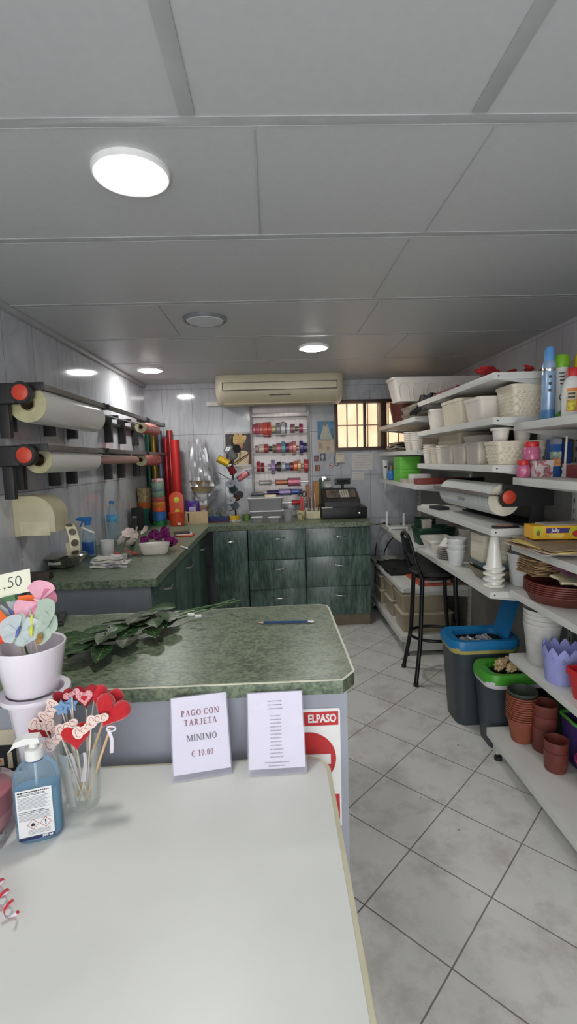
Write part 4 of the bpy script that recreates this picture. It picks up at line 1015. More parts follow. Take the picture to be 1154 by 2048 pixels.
b = MB(); b.T = Matrix.Translation((aw*.5, -.442, .138)) @ Matrix.Rotation(.75, 4, 'X'); b.box(-.10, .10, -.004, .002, -.004, .004, .002); b.build('display_slot', M('grey slot', (96, 90, 84), .5), t)
b = MB(); b.T = Matrix.Translation((aw*.5, -.345, .082)) @ Matrix.Rotation(.35, 4, 'X'); b.box(-aw*.44, aw*.44, -.03, .03, -.004, .002, .002); b.build('louvre', m_ac, t)
# cable trunking below
c0 = P(413, 808, y=YB-.03); c1 = P(642, 803, y=YB-.03)
o = MB().box(0, c1.x-c0.x, -.03, 0, -.022, .022, .003).build('cable_trunking', M('white trunking', (198, 196, 188), .45), None, (c0.x, YB-.001, c0.z)); tag(o, 'long white cable trunking running under the air conditioner', 'cable trunk')

# wall papers and small pictures
m_cal = M('calendar sky blue', (78, 128, 158), .5, vary=.2, scale=10); m_calp = M('calendar page', (206, 186, 164), .6, vary=.04)
robe = M('pale robe', (192, 190, 178), .6, vary=.08, scale=30)
flat_art('wall_calendar', 'calendar with a white robed statue on blue above a month page, left of the window', 'calendar', (636, 842, 667, 905), YB-.004, m_calp,
  [('picture', [(.0, .42), (1, .42), (1, 1), (0, 1)], m_cal), ('robe_shape', [(.12, .43), (.9, .43), (.66, .84), (.56, .92), (.42, .92), (.34, .84)], robe), ('head_shape', ell(.5, .88, .07, .05), M('statue face', (150, 118, 96), .6)), ('halo_shape', ell(.5, .955, .10, .03), M('dull gold', (150, 140, 100), .5)),
   ('month_line', [(.1, .37), (.8, .37), (.8, .385), (.1, .385)], M('faint ink', (170, 150, 134), .6)), ('month_box', [(.05, .12), (.3, .12), (.3, .3), (.05, .3)], MATS['faint ink']), ('month_box', [(.55, .04), (.72, .04), (.72, .18), (.55, .18)], MATS['faint ink'])], .003)
flat_art('photo_card', 'small wine coloured picture card left of the grey portrait card', 'card', (628, 911, 637, 923), YB-.004, M('wine print', (120, 78, 80), .5, vary=.2, scale=40), [('blot', ell(.5, .5, .3, .3), M('wine print lighter', (146, 100, 100), .5))], .0015)
flat_art('photo_card', 'small grey portrait card below the calendar', 'card', (640, 907, 651, 922), YB-.004, M('grey print', (76, 80, 92), .5), [('face_shape', ell(.48, .55, .3, .32), M('pale print', (170, 170, 172), .5)), ('collar_shape', [(.2, .1), (.6, .05), (.5, .3)], MATS['pale print'])], .0015)
flat_art('photo_card', 'small brown and gold picture card lowest beside the ribbon rack', 'card', (630, 930, 640, 942), YB-.004, M('brown card', (120, 72, 44), .5, vary=.2, scale=50), [('gold_shape', [(.55, .1), (.75, .1), (.75, .9), (.55, .9)], M('gold print', (198, 160, 96), .5))], .0015)
flat_art('paper_notice', 'white printed notice on the back wall right of the switch box', 'paper', (705, 905, 745, 940), YB-.004, M('thin white paper', (208, 204, 198), .6, vary=.02), [('text_line', [(.1, .86-.14*i), (.88-.12*(i % 2), .86-.14*i), (.88-.12*(i % 2), .83-.14*i), (.1, .83-.14*i)], M('faint text', (178, 172, 168), .6)) for i in range(6)], .001)
flat_art('paper_notice', 'lower white printed notice on the back wall above the cash register', 'paper', (705, 943, 727, 960), YB-.004, MATS['thin white paper'], [('text_line', [(.2, .8-.2*i), (.85, .8-.2*i), (.85, .75-.2*i), (.2, .75-.2*i)], MATS['faint text']) for i in range(4)], .001)
q = P(662.5, 930.5, y=YB-.004)
t = thing('no_smoking_sticker', 'small round red no smoking sticker below the window', 'sticker', (q.x, YB-.0012, q.z), (pi/2, 0, 0))
rr = .021
MB().lathe([(rr, 0), (rr, .0008), (0, .0008)], 26).build('disc', m_whitepl, t)
b = MB(); b.lathe([(rr*.78, .0008), (rr, .0008), (rr, .0013), (rr*.78, .0013)], 26, close=False); b.T = Matrix.Rotation(-pi/4, 4, 'Z'); b.box(-rr*.85, rr*.85, -.0022, .0022, .0009, .0016); b.build('red_ring', M('sign red', (176, 42, 44), .5), t)
b = MB(); b.box(-rr*.5, rr*.4, -.003, .002, .0009, .0013); b.build('cigarette', m_blk, t)
q = P(680, 915.5, y=YB-.004)
t = thing('switch_box', 'square cream wall control box with a black cable below the window', 'control box', (q.x, YB-.001, q.z))
b = MB(); b.box(-.044, .044, -.03, 0, -.05, .052, .005); b.build('box', M('cream casing', (204, 194, 172), .45), t)
b = MB(); b.box(-.03, .03, -.0312, -.0302, .034, .037); b.build('print', M('brown ink', (130, 110, 90), .5), t)
b = MB(); b.tube([(-.046, -.008, .06), (-.055, -.008, 0), (-.056, -.008, -.05), (-.05, -.008, -.075), (-.036, -.008, -.085), (-.022, -.008, -.075), (-.02, -.008, -.05)], .0035, 7); b.build('cable', m_blk, t)
b = MB(); b.tube([(.012, -.006, -.05), (.012, -.006, -.09)], .0025, 6); b.build('pull_cord', M('olive cord', (150, 140, 100), .6), t)
# silver clip strip
q = P(652, 957, y=YB-.006)
t = thing('key_strip', 'small silver strip with clips on the wall left of the cash register', 'key strip', (q.x, YB-.001, q.z))
MB().box(-.04, .04, -.006, 0, -.02, .02, .002).build('plate', m_steel, t)
for x in (-.02, .018): MB().box(x-.006, x+.006, -.012, -.0062, -.014, .006, .002).build('clip', m_blk, t)

# ================================================================ RIGHT SHELVES
def onshelf(px, z, x, py=None):
    """point on a shelf at depth found from the photo column px and the distance x from the aisle"""
    q = P(px, 950, x=x); return Vector((x, q.y, z+.0006))
m_wp = M('white planter plastic', (224, 216, 206), .4, vary=.02)
m_wp2 = M('ivory planter plastic', (218, 208, 188), .4, vary=.02)
m_terra = M('terracotta plastic', (140, 76, 54), .55, vary=.07)
m_terrad = M('dark terracotta plastic', (108, 52, 44), .5, vary=.08)
m_clearbox = CLEAR('thin clear plastic', (246, 243, 238), (240, 235, 228), .28, .12)
def ribbed_box(label, loc, l, w, h, mat_, rz=0., name='planter_box', group=None, arches=0, weave=False, taper=.82, cat='planter'):
    t = thing(name, label, cat, loc, rz, group)
    b = MB(); b.loft([stad2(l*taper, w*taper, 0, .02), stad2(l*.97, w*.97, h-.018, .02), stad2(l, w, h-.018, .02), stad2(l, w, h, .02), stad2(l-.01, w-.01, h, .02), stad2(l*.93, w*.9, h-.02, .02), stad2(l*taper-.01, w*taper-.01, .006, .02)]); b.build('tub', mat_, t)
    if arches:
        for k in range(arches):
            for sg in (-1, 1):
                u = (k+.5)/arches-.5; x = u*l*.88; ys_ = lambda z: sg*w*.5*(taper+(.97-taper)*z/h)
                pts = []
                wd2 = l*.88/arches*.36
                for i in range(13):
                    a = pi*i/12; pts.append((x-wd2*cos(a), 0, h*.42+h*.33*sin(a)))
                pts = [(x-wd2, 0, .012)]+pts+[(x+wd2, 0, .012)]
                b = MB(); b.tube([(p[0]*(taper+(.97-taper)*p[2]/h)/.9, ys_(p[2]), p[2]) for p in pts], .0035, 6); b.build('arch', mat_, t)
    if weave:
        nx, nz = weave
        for sg in (-1, 1):
            b = MB()
            for i in range(nx):
                for j in range(nz):
                    z = .012+(j+.5)*(h-.04)/nz; u = ((i+.5+(.5 if j % 2 else 0))/(nx+.5)-.5)
                    b.ball((u*l*(taper+(.97-taper)*z/h), sg*w*.5*(taper+(.97-taper)*z/h), z), .009, 6, 1.2, .5, .75)
            b.build('weave', mat_, t)
        for sg in (-1, 1):
            b = MB()
            for i in range(max(3, nx//2)):
                for j in range(nz):
                    z = .012+(j+.5)*(h-.04)/nz; u = ((i+.5+(.5 if j % 2 else 0))/(max(3, nx//2)+.5)-.5)
                    b.ball((sg*l*.5*(taper+(.97-taper)*z/h), u*w*(taper+(.97-taper)*z/h), z), .009, 6, .5, 1.2, .75)
            b.build('weave', mat_, t)
    return t
def round_pot(label, loc, r0, r1, h, mat_, name='flower_pot', group=None, lip=.003, n=30, t_=.0025, cat='pot', liph=.012):
    o = MB().lathe(rim_prof(r0, r1, h, t_, lip, liph), n).build(name, mat_, None, loc); return tag(o, label, cat, group)
def stack(labels, loc, r0, r1, h, step, mat_, group, name='flower_pot', lip=.004, cat='pot', lab2=None):
    """nested pots: one mesh, one object per pot"""
    first = None
    for k, lab in enumerate(labels):
        l_ = Vector(loc)+Vector((0, 0, step*k))
        if first is None: first = round_pot(lab, l_, r0, r1, h, mat_, name, group, lip, t_=.0015, cat=cat, liph=min(.012, step*.42))
        else:
            c_ = first.copy(); COL.objects.link(c_); c_.location = l_; c_['label'] = lab
    return first
def nth(k, n): return 'lowest' if k == 0 else 'topmost' if k == n-1 else ORD[k]+' from the bottom'

# ---- top row
Z1 = 1.925
m_redpap = M('red paper petals', (168, 40, 42), .6, vary=.2, scale=40)
def paper_flowers(label, p, n, s):
    t = thing('paper_flowers', label, 'flowers', p)
    rn = random.Random(int(p[1]*100))
    for k in range(n):
        b = MB(); b.T = Matrix.Translation((rn.uniform(-.03, .06), rn.uniform(-.12, .12)*s, .004+.003*k)) @ Matrix.Rotation(rn.uniform(0, 6), 4, 'Z') @ Matrix.Rotation(-rn.uniform(.0, .25), 4, 'Y'); petal(b, .09*s, .06*s, .3, .3); b.build('petal', m_redpap, t)
paper_flowers('flat red paper flowers near the front of the topmost shelf', (1.15, 2.55, Z1+.002), 9, 1.)
paper_flowers('small red paper flower beside the blue spray can on the topmost shelf', (1.25, 2.40, Z1+.002), 6, .5)
p = onshelf(905, Z1, 1.12); o = MB().box(-.04, .04, -.2, .2, 0, .02, .003).build('flat_card', M('dark red card', (110, 52, 52), .5, vary=.3, scale=30), None, (1.12, 3.05, Z1+.0006)); tag(o, 'flat dark red card lying on the topmost shelf behind the paper flowers', 'card')
# far top shelf: brown pots, dark trays, black film, long trough
Z1f = 1.83
p = P(786, 830, y=4.25)
stack(['brown flower pot on the far top shelf, lower of two nested', 'brown flower pot on the far top shelf, upper of two nested'], (1.19, 4.42, Z1f+.0006), .085, .115, .17, .022, m_terrad, 'brown pots on the far top shelf')
o = ribbed_box('long white trough with an arch pattern lying across the far top shelf', (1.31, 3.92, Z1f+.1405), .74, .2, .185, m_wp, .04, 'long_trough', arches=6, taper=.86)
for k, (c_, lab) in enumerate((((120, 112, 100), 'grey plastic tray under the long trough, lower of the two'), ((150, 144, 130), 'grey plastic tray under the long trough, upper of the two'))):
    t = ribbed_box(lab, (1.22, 3.90, Z1f+.001+.055*k), .26, .4, .052, M('tray grey %d' % k, c_, .5), 0, 'plastic_tray', taper=.9)
m_bfilm = M('crumpled black film', (26, 27, 30), .22, vary=.3)
t = thing('black_film_bundle', 'crumpled shiny black film hanging over the edge of the topmost shelf', 'film bundle', (1.10, 3.46, Z1+.001))
def bf(u, v): return (-.075+.16*v+.012*sin(u*13+v*5), (u-.5)*.30+.01*sin(v*11), .012+.022*sin(u*9+v*7)*.5+.02*sin(u*23)*.4-(.12*(1-v)**2 if v < .35 else .0)+.02)
MB().sheet(bf, 22, 14, .0012).build('film', m_bfilm, t, ang=15)

# ---- second row
Z2 = 1.715
p = onshelf(862, Z2, 1.17); round_pot('round white bowl pot at the far end of the ribbed planter shelf', (1.18, 3.33, Z2+.0006), .085, .105, .135, m_wp, 'bowl_pot', None, .003)
ribbed_box('white ribbed planter wrapped in clear film between the bowl pot and the plain planter', (1.2, 2.93, Z2+.0006), .3, .26, .15, m_wp2, pi/2, arches=0, taper=.86)
ribbed_box('plain square white planter between the ribbed planter and the woven basket', (1.20, 2.63, Z2+.0006), .22, .24, .125, m_wp, pi/2, taper=.82)
ribbed_box('white woven plastic basket at the near end of the second shelf', (1.305, 2.415, Z2+.0006), .30, .19, .155, m_wp2, 0, 'woven_basket', weave=(11, 6), taper=.84, cat='basket')
# far second shelf: stacked plastic bags, cups
Z2f = 1.585
for k in range(4):
    def ff(u, v, k=k): return ((u-.5)*(.24-.02*k), (v-.5)*(.42-.03*k), .02+.021*k+.006*sin(u*8+k*2)*sin(v*7+k))
    o = MB().sheet(ff, 10, 10, .016).build('plastic_bag', M('folded bag %d' % k, [(96, 90, 82), (150, 144, 132), (70, 68, 64), (112, 104, 92)][k], .35, vary=.15), None, (1.20, 4.45, Z2f+.0006)); tag(o, '%s folded dark plastic bag in the pile on the far shelf by the window' % ('lowest', 'second lowest', 'second highest', 'topmost')[k], 'bag', 'folded plastic bags on the far shelf')
stack(['white ribbed cup on the far shelf below the window, %s' % nth(k, 5) for k in range(5)], (1.115, 3.90, Z2f+.0006), .036, .05, .075, .018, m_wp, 'white cups on the far shelf', 'plastic_cup', cat='cup')
stack(['second stack white cup on the far shelf, nearer the camera, %s' % nth(k, 4) for k in range(4)], (1.115, 3.72, Z2f+.0006), .036, .05, .085, .018, m_wp, 'white cups on the far shelf', 'plastic_cup', cat='cup')
# ---- third row
Z3 = 1.485
for k in range(3):
    ribbed_box('ivory rectangular planter at the far end of the shelf, %s' % nth(k, 3), (1.30, 3.28, Z3+.0006+.052*k), .40, .22, .15, m_wp2, pi/2, group='stacked ivory planters', taper=.84)
for j, (yy, h_, n_, m, lab) in enumerate(((3.42, .085, 4, m_wp, 'white ribbed cup in the farthest stack on the clear box shelf'), (3.26, .075, 3, m_wp2, 'ivory cup in the second stack on the clear box shelf'), (3.14, .085, 3, m_wp, 'white cup in the third stack, behind the clear boxes'))):
    stack(['%s, %s' % (lab, nth(k, n_)) for k in range(n_)], (1.115, yy, Z3+.0006), .034, .044, h_, .016, m, 'stacks of cups on the clear box shelf', 'plastic_cup', cat='cup')
clear_box('clear plastic box on the clear box shelf, farthest of the three', 1.14, 2.995, .13, .17, .10, Z3+.0006, .008, m_clearbox, m_clearbox, 'clear_box', 'clear boxes on the shelf', m_wp2, .9)
clear_box('clear plastic box on the clear box shelf, middle of the three', 1.14, 2.80, .13, .17, .105, Z3+.0006, .008, m_clearbox, m_clearbox, 'clear_box', 'clear boxes on the shelf', m_wp2, .9)
clear_box('clear plastic box on the clear box shelf, nearest of the three', 1.14, 2.60, .13, .17, .11, Z3+.0006, .008, m_clearbox, m_clearbox, 'clear_box', 'clear boxes on the shelf', m_wp2, .9)
t = thing('oval_bowl', 'oval white bowl standing behind the clear boxes', 'bowl', (1.30, 2.93, Z3+.0006))
b = MB(); b.loft([stad(.20, .12, 0), stad(.26, .2, .13), stad(.28, .22, .165), stad(.272, .212, .165), stad(.25, .19, .13), stad(.19, .11, .008)]); b.T = Matrix(); o = b.build('bowl', m_wp, t, None, pi/2)
ribbed_box('ivory woven basket at the near end of the clear box shelf', (1.22, 2.41, Z3+.0006), .26, .16, .115, m_wp2, 0, 'woven_basket', weave=(9, 4), taper=.86, cat='basket')
for k, (x, lab) in enumerate(((1.145, 'left small white rimmed pot standing on the ivory basket'), (1.255, 'right small white rimmed pot standing on the ivory basket'))):
    round_pot(lab, (x, 2.41, Z3+.117), .034, .04, .065, m_wp, 'rimmed_pot', 'rimmed pots on the ivory basket', .010)
round_pot('cloudy rimmed pot behind the red lidded jars', (1.385, 2.40, Z3+.0006), .045, .055, .175, m_cloud, 'rimmed_pot', None, .008)
# far third shelf: bottles, green boxes, long red box
Z3f = 1.325
t = thing('squeeze_tube', 'white squeeze tube standing at the far end of the green box shelf', 'tube', (1.095, 4.70, Z3f+.0006))
MB().lathe([(.018, 0), (.02, .025), (.024, .03), (.026, .17)], 20, sy=.5).build('tube', m_whitepl, t); MB().box(-.03, .03, -.004, .004, .165, .185, .001).build('crimp', m_whitepl, t)
b = MB(); b.box(-.012, .012, -.0135, -.0125, .11, .125); b.lathe([(.009, .08), (.009, .08)], 3, close=False) if False else None; b.build('print', m_blk, t)
t = thing('blue_bottle', 'small round bright blue bottle on the green box shelf', 'bottle', (1.105, 4.5, Z3f+.0006))
MB().lathe([(.03, 0), (.04, .01), (.042, .06), (.03, .085), (.014, .09)], 24).build('bottle', m_blueplastic, t); MB().lathe([(.016, .09), (.016, .125), (.008, .13), (0, .13)], 18).build('cap', m_core, t)
m_lime = M('lime green card', (104, 188, 64), .45, vary=.03)
for k, lab in enumerate(('bright green gift box, lower of the two stacked', 'bright green gift box, upper of the two stacked')):
    t = thing('gift_box', lab, 'box', (1.12, 4.13, Z3f+.0006+.106*k), 0, 'green gift boxes')
    MB().box(-.06, .11, -.11, .11, 0, .075, .002).build('box', m_lime, t); MB().box(-.062, .112, -.112, .112, .0755, .105, .002).build('lid', m_lime, t)
o = MB().box(-.05, .22, -.14, .14, 0, .03, .003).build('paper_pad', M('grey paper pad', (176, 168, 158), .6, vary=.15), None, (1.12, 3.86, Z3f+.0006), .15); tag(o, 'pale pad of papers lying in front of the green gift boxes', 'paper')
o = MB().box(-.05, .1, -.05, .05, 0, .04, .003).build('white_carton', m_whitepl, None, (1.14, 3.83, Z3f+.0312)); tag(o, 'small white carton on the pad of papers', 'box')
o = MB().box(0, .36, -.045, .045, 0, .045, .002).build('long_box', M('brick red card', (126, 54, 44), .5), None, (1.075, 3.62, Z3f+.0006), 0); tag(o, 'long brick red box at the near end of the green box shelf', 'box')
t = thing('price_card', 'small white card hanging from the front edge of the green box shelf', 'card', (1.046, 4.5, Z3f-.034))
b = MB(); b.T = Matrix(((0, 0, 1, 0), (1, 0, 0, 0), (0, 1, 0, 0), (0, 0, 0, 1))); b.prism([(-.04, 0), (.04, 0), (.02, -.075), (.0, -.08)], 0, .001); b.build('card', MATS['thin white paper'], t)

# ---- roll dispenser on the shelf
Z4 = 1.172
t = thing('wrap_dispenser', 'black tabletop wrapping paper dispenser with a red end cap on the shelf', 'dispenser', (1.08, 2.36, Z4+.0006))
b = MB(); b.box(.17, .34, .02, .80, 0, .006, .002); b.build('base_plate', m_blk2, t)
for y in (.0, .80):
    b = MB(); b.box(.06, .32, y, y+.018, .10, .215, .008); b.box(.20, .27, y, y+.018, .006, .105, .003); b.build('end_bracket', m_blk2, t)
b = MB(); b.T = Matrix.Translation((.085, -.0005, .150)) @ Matrix.Rotation(pi/2, 4, 'X'); b.lathe([(.042, -.012), (.044, 0), (.042, .006), (0, .006)], 28); b.build('boss', m_blk, t)
b = MB(); b.T = Matrix.Translation((.085, -.0068, .150)) @ Matrix.Rotation(pi/2, 4, 'X'); b.lathe([(.034, 0), (.034, .004), (.03, .007), (0, .008)], 28); b.build('cap', m_redcap, t, label='red round end cap')
b = MB(); b.tube([(.085, 0, .15), (.085, .80, .15)], .007, 10); b.build('axle', m_chrome, t)
b = MB(); b.T = Matrix.Translation((-.012, .03, .160)) @ Matrix.Rotation(.3, 4, 'Y'); b.box(-.012, .012, 0, .77, -.010, .010, .003); b.build('cutter_bar', m_bar2, t)
for y in (.03, .79):
    b = MB(); b.tube([(-.012, y, .160), (.03, y-.01, .160), (.075, y-.01, .152)], .005, 7); b.build('bar_arm', m_chrome, t)
m_ppaper = MOTTLE('diagonal printed paper', [(.40, (214, 214, 208)), (.5, (206, 208, 206)), (.56, (160, 176, 184)), (.62, (212, 212, 206))], 3.2, .5, (1, 1, 1), scale2=None)
def diag_paper():
    m, nt, N, L = newmat('printed wrapping paper')
    o = N('ShaderNodeOutputMaterial'); b = N('ShaderNodeBsdfPrincipled'); L(b.outputs[0], o.inputs[0])
    tc = N('ShaderNodeTexCoord'); mp = N('ShaderNodeMapping'); L(tc.outputs['Object'], mp.inputs[0]); mp.inputs['Rotation'].default_value = (0, 0, .7)
    w = N('ShaderNodeTexWave'); w.inputs['Scale'].default_value = 14; w.inputs['Distortion'].default_value = 1.2; w.inputs['Detail'].default_value = 3; L(mp.outputs[0], w.inputs['Vector'])
    n = N('ShaderNodeTexNoise'); n.inputs['Scale'].default_value = 120; L(tc.outputs['Object'], n.inputs['Vector'])
    r = N('ShaderNodeValToRGB'); L(w.outputs[0], r.inputs[0]); ramp(r, [(.0, (168, 180, 186)), (.18, (212, 212, 206)), (.75, (216, 216, 210)), (.95, (186, 194, 196))])
    L(r.outputs[0], b.inputs['Base Color']); b.inputs['Roughness'].default_value = .5
    return m
rl = film_roll('thick roll of printed wrapping paper held in the tabletop dispenser', (1.165, 2.405, Z4+.132), .715, .082, diag_paper(), .03, M('paper roll end', (206, 200, 182), .7), 'roll of printed wrapping paper')
del rl['group']
def curved_text(parent, txt, hgt, y, ang, r, mat_, wdt):
    o = lettering(txt, hgt, mat_, parent, (-(r+.0005)*cos(ang), y, (r+.0005)*sin(ang)), (0, 0, 0), wdt, 'printed_mark')
    nrm = Vector((-cos(ang), 0, sin(ang))); up_ = Vector((sin(ang), 0, cos(ang))); xax = up_.cross(nrm)
    o.rotation_euler = Matrix((xax, up_, nrm)).transposed().to_euler()
# small printed block on the roll: pale lines
for k, (dz, w_, m) in enumerate(((.014, .10, M('olive print', (150, 150, 96), .6)), (.004, .11, M('navy print', (60, 84, 110), .6)), (-.006, .07, MATS['navy print'] if 'navy print' in MATS else m_blk))):
    a = radians(-6+k*-6)
    b = MB(); rn = random.Random(k)
    nrm = Vector((-cos(a), 0, sin(a))); up_ = Vector((sin(a), 0, cos(a))); xax = up_.cross(nrm)
    b.T = Matrix.Translation(nrm*.0824+Vector((0, .36, 0))) @ Matrix((xax, up_, nrm)).transposed().to_4x4()
    x = -w_/2
    while x < w_/2: s_ = rn.uniform(.006, .014); b.box(x, x+s_-.003, -.0022, .0022, 0, .0003); x += s_
    b.build('printed_line', m, rl)
# papers and notebooks on that shelf
for k, (x, y, w, d, h, c_, lab, nm) in enumerate(((1.14, 3.44, .10, .16, .012, (206, 204, 198), 'white papers lying at the far end of the roll shelf', 'paper'), (1.13, 3.26, .08, .14, .02, (44, 44, 46), 'black notebook with a brown edge on the roll shelf', 'notebook'))):
    o = MB().box(-w*.5, w*.5, -d*.5, d*.5, 0, h, .002).build(nm, M('shelf4 %d' % k, c_, .5), None, (x, y, Z4+.0006), .1); tag(o, lab, nm)
t = thing('card_reader', 'flat black card reader with a red and white plate in front of the roll dispenser', 'card reader', (1.10, 2.345, Z4+.0006+.0))
t.location = (1.125, 2.342, Z4+.0006); 
MB().box(-.045, .08, -.022, .012, 0, .012, .004).build('case', m_blk, t); MB().box(-.035, .05, -.018, .006, .0121, .0135, .001).build('plate', M('red white plate', (190, 120, 112), .4, vary=.4, scale=30), t)

# ---- fifth row
Z5 = .855
m_chwhite = M('white china', (226, 224, 216), .2, vary=.015, coat=.3)
# dark green pots on the far part
Z5f = .855
t = ribbed_box('dark green plastic planter with a clear cup in it on the far router shelf', (1.24, 3.72, Z5f+.0006), .30, .2, .13, M('bottle green plastic', (28, 62, 46), .45), 0, 'plastic_planter', taper=.86)
for k in range(3):
    round_pot('bottle green pot on the router shelf, %s of its stack' % nth(k, 3), (1.25, 3.95, Z5f+.0006+.03*k), .07, .085, .11, MATS['bottle green plastic'], 'flower_pot', 'bottle green pots', .004)
round_pot('rose grey bowl on the far router shelf behind the green planter', (1.40, 3.70, Z5f+.1325), .05, .06, .06, M('rose grey', (168, 146, 140), .4), 'bowl', None, .002, cat='bowl')
clear_box('clear cup standing in the dark green planter', 1.19, 3.72, .07, .07, .09, Z5f+.09, 0, m_clearbox, name='clear_cup')
# router
q = P(795, 1060, y=4.45)
t = thing('wifi_router', 'white wifi router with upright antennas on the far shelf', 'router', (1.14, 4.45, Z5f+.0006))
MB().box(-.09, .09, -.06, .06, .0, .035, .006).build('case', m_whitepl, t)
for x, hh in ((-.082, .17), (.08, .15)): MB().box(x-.009, x+.009, .045, .056, .02, hh, .003).build('antenna', m_whitepl, t)
b = MB(); b.box(-.07, .07, -.0612, -.0602, .008, .018); b.build('port_strip', M('grey ports', (120, 120, 122), .5), t)
# dish, plates, cups, tubs
ribbed_box('white rectangular dish at the far end of the white bowl shelf', (1.17, 3.38, Z5+.0006), .2, .26, .10, m_chwhite, 0, 'serving_dish', taper=.7, cat='dish')
for k in range(7):
    r_ = .085 if k < 6 else .05
    if k == 0:
        pl0 = MB().lathe([(.045, 0), (.05, .003), (.084, .012), (.085, .0135), (.05, .0065), (0, .005)], 30).build('plate', m_chwhite, None, (1.15, 3.13, Z5+.0006)); o = pl0
    elif k < 6: o = pl0.copy(); COL.objects.link(o); o.location.z += .0135*k
    else: o = None
    if o: tag(o, 'white plate in the stack of plates, %s' % nth(k, 6), 'plate', 'stack of white plates')
o = MB().lathe([(.06, 0), (.058, .01), (.03, .05), (.024, .055), (0, .055)], 26).build('bowl', m_chwhite, None, (1.15, 3.13, Z5+.0856)); tag(o, 'white bowl turned upside down on the stack of plates', 'bowl')
stack(['cloudy plastic tub beside the plates, %s of its stack' % nth(k, 3) for k in range(3)], (1.125, 2.93, Z5+.0006), .042, .056, .10, .035, m_cloud, 'cloudy tubs beside the plates', 'plastic_tub', .004, 'tub')
stack(['clear cup behind the cloudy tubs, %s of its stack' % nth(k, 3) for k in range(3)], (1.25, 3.05, Z5+.0006), .05, .062, .12, .045, m_clearbox, 'clear cups behind the cloudy tubs', 'clear_cup', .004, 'cup')
t = thing('plastic_wrap_bundle', 'crumpled clear plastic bags stuffed above the white plates', 'plastic bag', (1.34, 3.02, Z5+.0006))
b = MB(); b.sheet(lambda u, v: (.085*cos(2*pi*u)*(.6+.5*sin(pi*v))*(1+.15*sin(13*u+v*8)), .16*sin(2*pi*u)*(.6+.5*sin(pi*v)), .25*v+.01*sin(19*u)), 30, 10); b.build('film', m_foil if 'crinkled cellophane' in MATS else m_cloud, t, ang=12)
# oval grey green bowls with a block of boxes on them
for k, (c_, lab) in enumerate((((118, 110, 88), 'khaki oval bowl, lower of the two under the white carton block'), ((84, 98, 100), 'slate oval bowl, upper of the two under the white carton block'))):
    t = thing('oval_bowl', lab, 'bowl', (1.195, 2.60, Z5+.0006+.045*k), pi/2, 'oval bowls under the carton block')
    m = M('bowl glaze %d' % k, c_, .35, vary=.08)
    b = MB(); b.loft([stad(.20, .13, 0), stad(.25, .19, .04), stad(.262, .2, .05), stad(.262, .2, .06), stad(.25, .188, .06), stad(.24, .18, .05), stad(.19, .12, .008)]); b.build('bowl', m, t)
for k in range(5):
    o = MB().box(-.075, .075, -.085, .085, 0, .036, .002).build('card_box', M('cream carton', (214, 208, 188), .55, vary=.02), None, (1.195, 2.62, Z5+.061+.0368*k)); tag(o, 'flat cream carton in the block on the oval bowls, %s' % nth(k, 5), 'box', 'cream cartons on the oval bowls')
# cone vases stack
t0 = None
for k in range(4):
    lab = 'white wide rimmed cone vase in the stack, %s' % nth(k, 4)
    l_ = Vector((1.125, 2.415, Z5+.0006+.03*k))
    if t0 is None:
        b = MB(); b.lathe([(.046, 0), (.052, .002), (.054, .008), (.05, .014), (.04, .016), (.03, .10), (.023, .165), (.017, .175), (0, .177)], 32, close=False)
        b.lathe([(.0, .17), (.018, .168), (.027, .1), (.036, .016), (.0455, .0015)], 32, close=False)
        t0 = b.build('cone_vase', m_chwhite, None, l_)
        o = t0
    else:
        o = t0.copy(); COL.objects.link(o); o.location = l_
    tag(o, lab, 'vase', 'white cone vases')
round_pot('cloudy clear bucket behind the white cone vases', (1.31, 2.425, Z5+.0006), .085, .098, .17, m_cloud, 'plastic_bucket', None, .005, cat='bucket')

# ---- nearest bay
# spray cans and bottle, z 1.68
ZA = 1.6806
def can(label, loc, r, h, body, cap, caph=.05, name='spray_can', cap_r=None):
    t = thing(name, label, 'spray can', loc)
    MB().lathe([(r*.94, 0), (r, .004), (r, h-.02), (r*.86, h-.006), (r*.8, h)], 30).build('can', body, t)
    MB().lathe([((cap_r or r*.9), h-.006), ((cap_r or r*.9), h+caph*.7), ((cap_r or r*.9)*.7, h+caph), (0, h+caph)], 30).build('cap', cap, t)
    return t
m_canb = M('pale blue can', (150, 176, 206), .25, .25, vary=.05)
t = can('tall pale blue spray can with a blue nozzle cap at the shelf corner', (1.262, 2.20, ZA), .030, .268, m_canb, M('sky blue cap', (92, 150, 208), .4), .062, cap_r=.022)
b = MB(); b.lathe([(.0303, .0), (.0303, .05)], 30, close=False); b.build('blue_foot', M('mid blue foot', (74, 124, 176), .35), t)
b = MB(); b.lathe([(.0302, .222), (.0308, .226), (.0308, .232), (.0302, .236)], 30, close=False); b.build('seam', m_chrome, t)
b = MB()
for k in range(3):
    a = -1.9+.0*k; b.T = Matrix.Translation((0, 0, .19-.03*k)) @ Matrix.Rotation(a, 4, 'Z') @ Matrix.Translation((.0305, 0, 0)); b.box(-.0005, .0006, -.006, .006, 0, .012)
b.build('print', m_blk, t)
t = can('white spray can with a bright green cap and a green leaf print', (1.325, 2.215, ZA), .036, .245, m_whitepl, M('apple green cap', (120, 176, 44), .45), .052, cap_r=.0355)
for k in range(5):
    a = -1.95+.25*k; b = MB(); b.T = Matrix.Rotation(a, 4, 'Z') @ Matrix.Translation((.0364, 0, .035+.012*(k % 2)))@ Matrix.Rotation(.5*(k-2), 4, 'X'); b.ball((0, 0, 0), .02, 8, .03, .5, 1.3); b.build('leaf_print', M('leaf print', (96, 160, 50), .5, vary=.2), t)
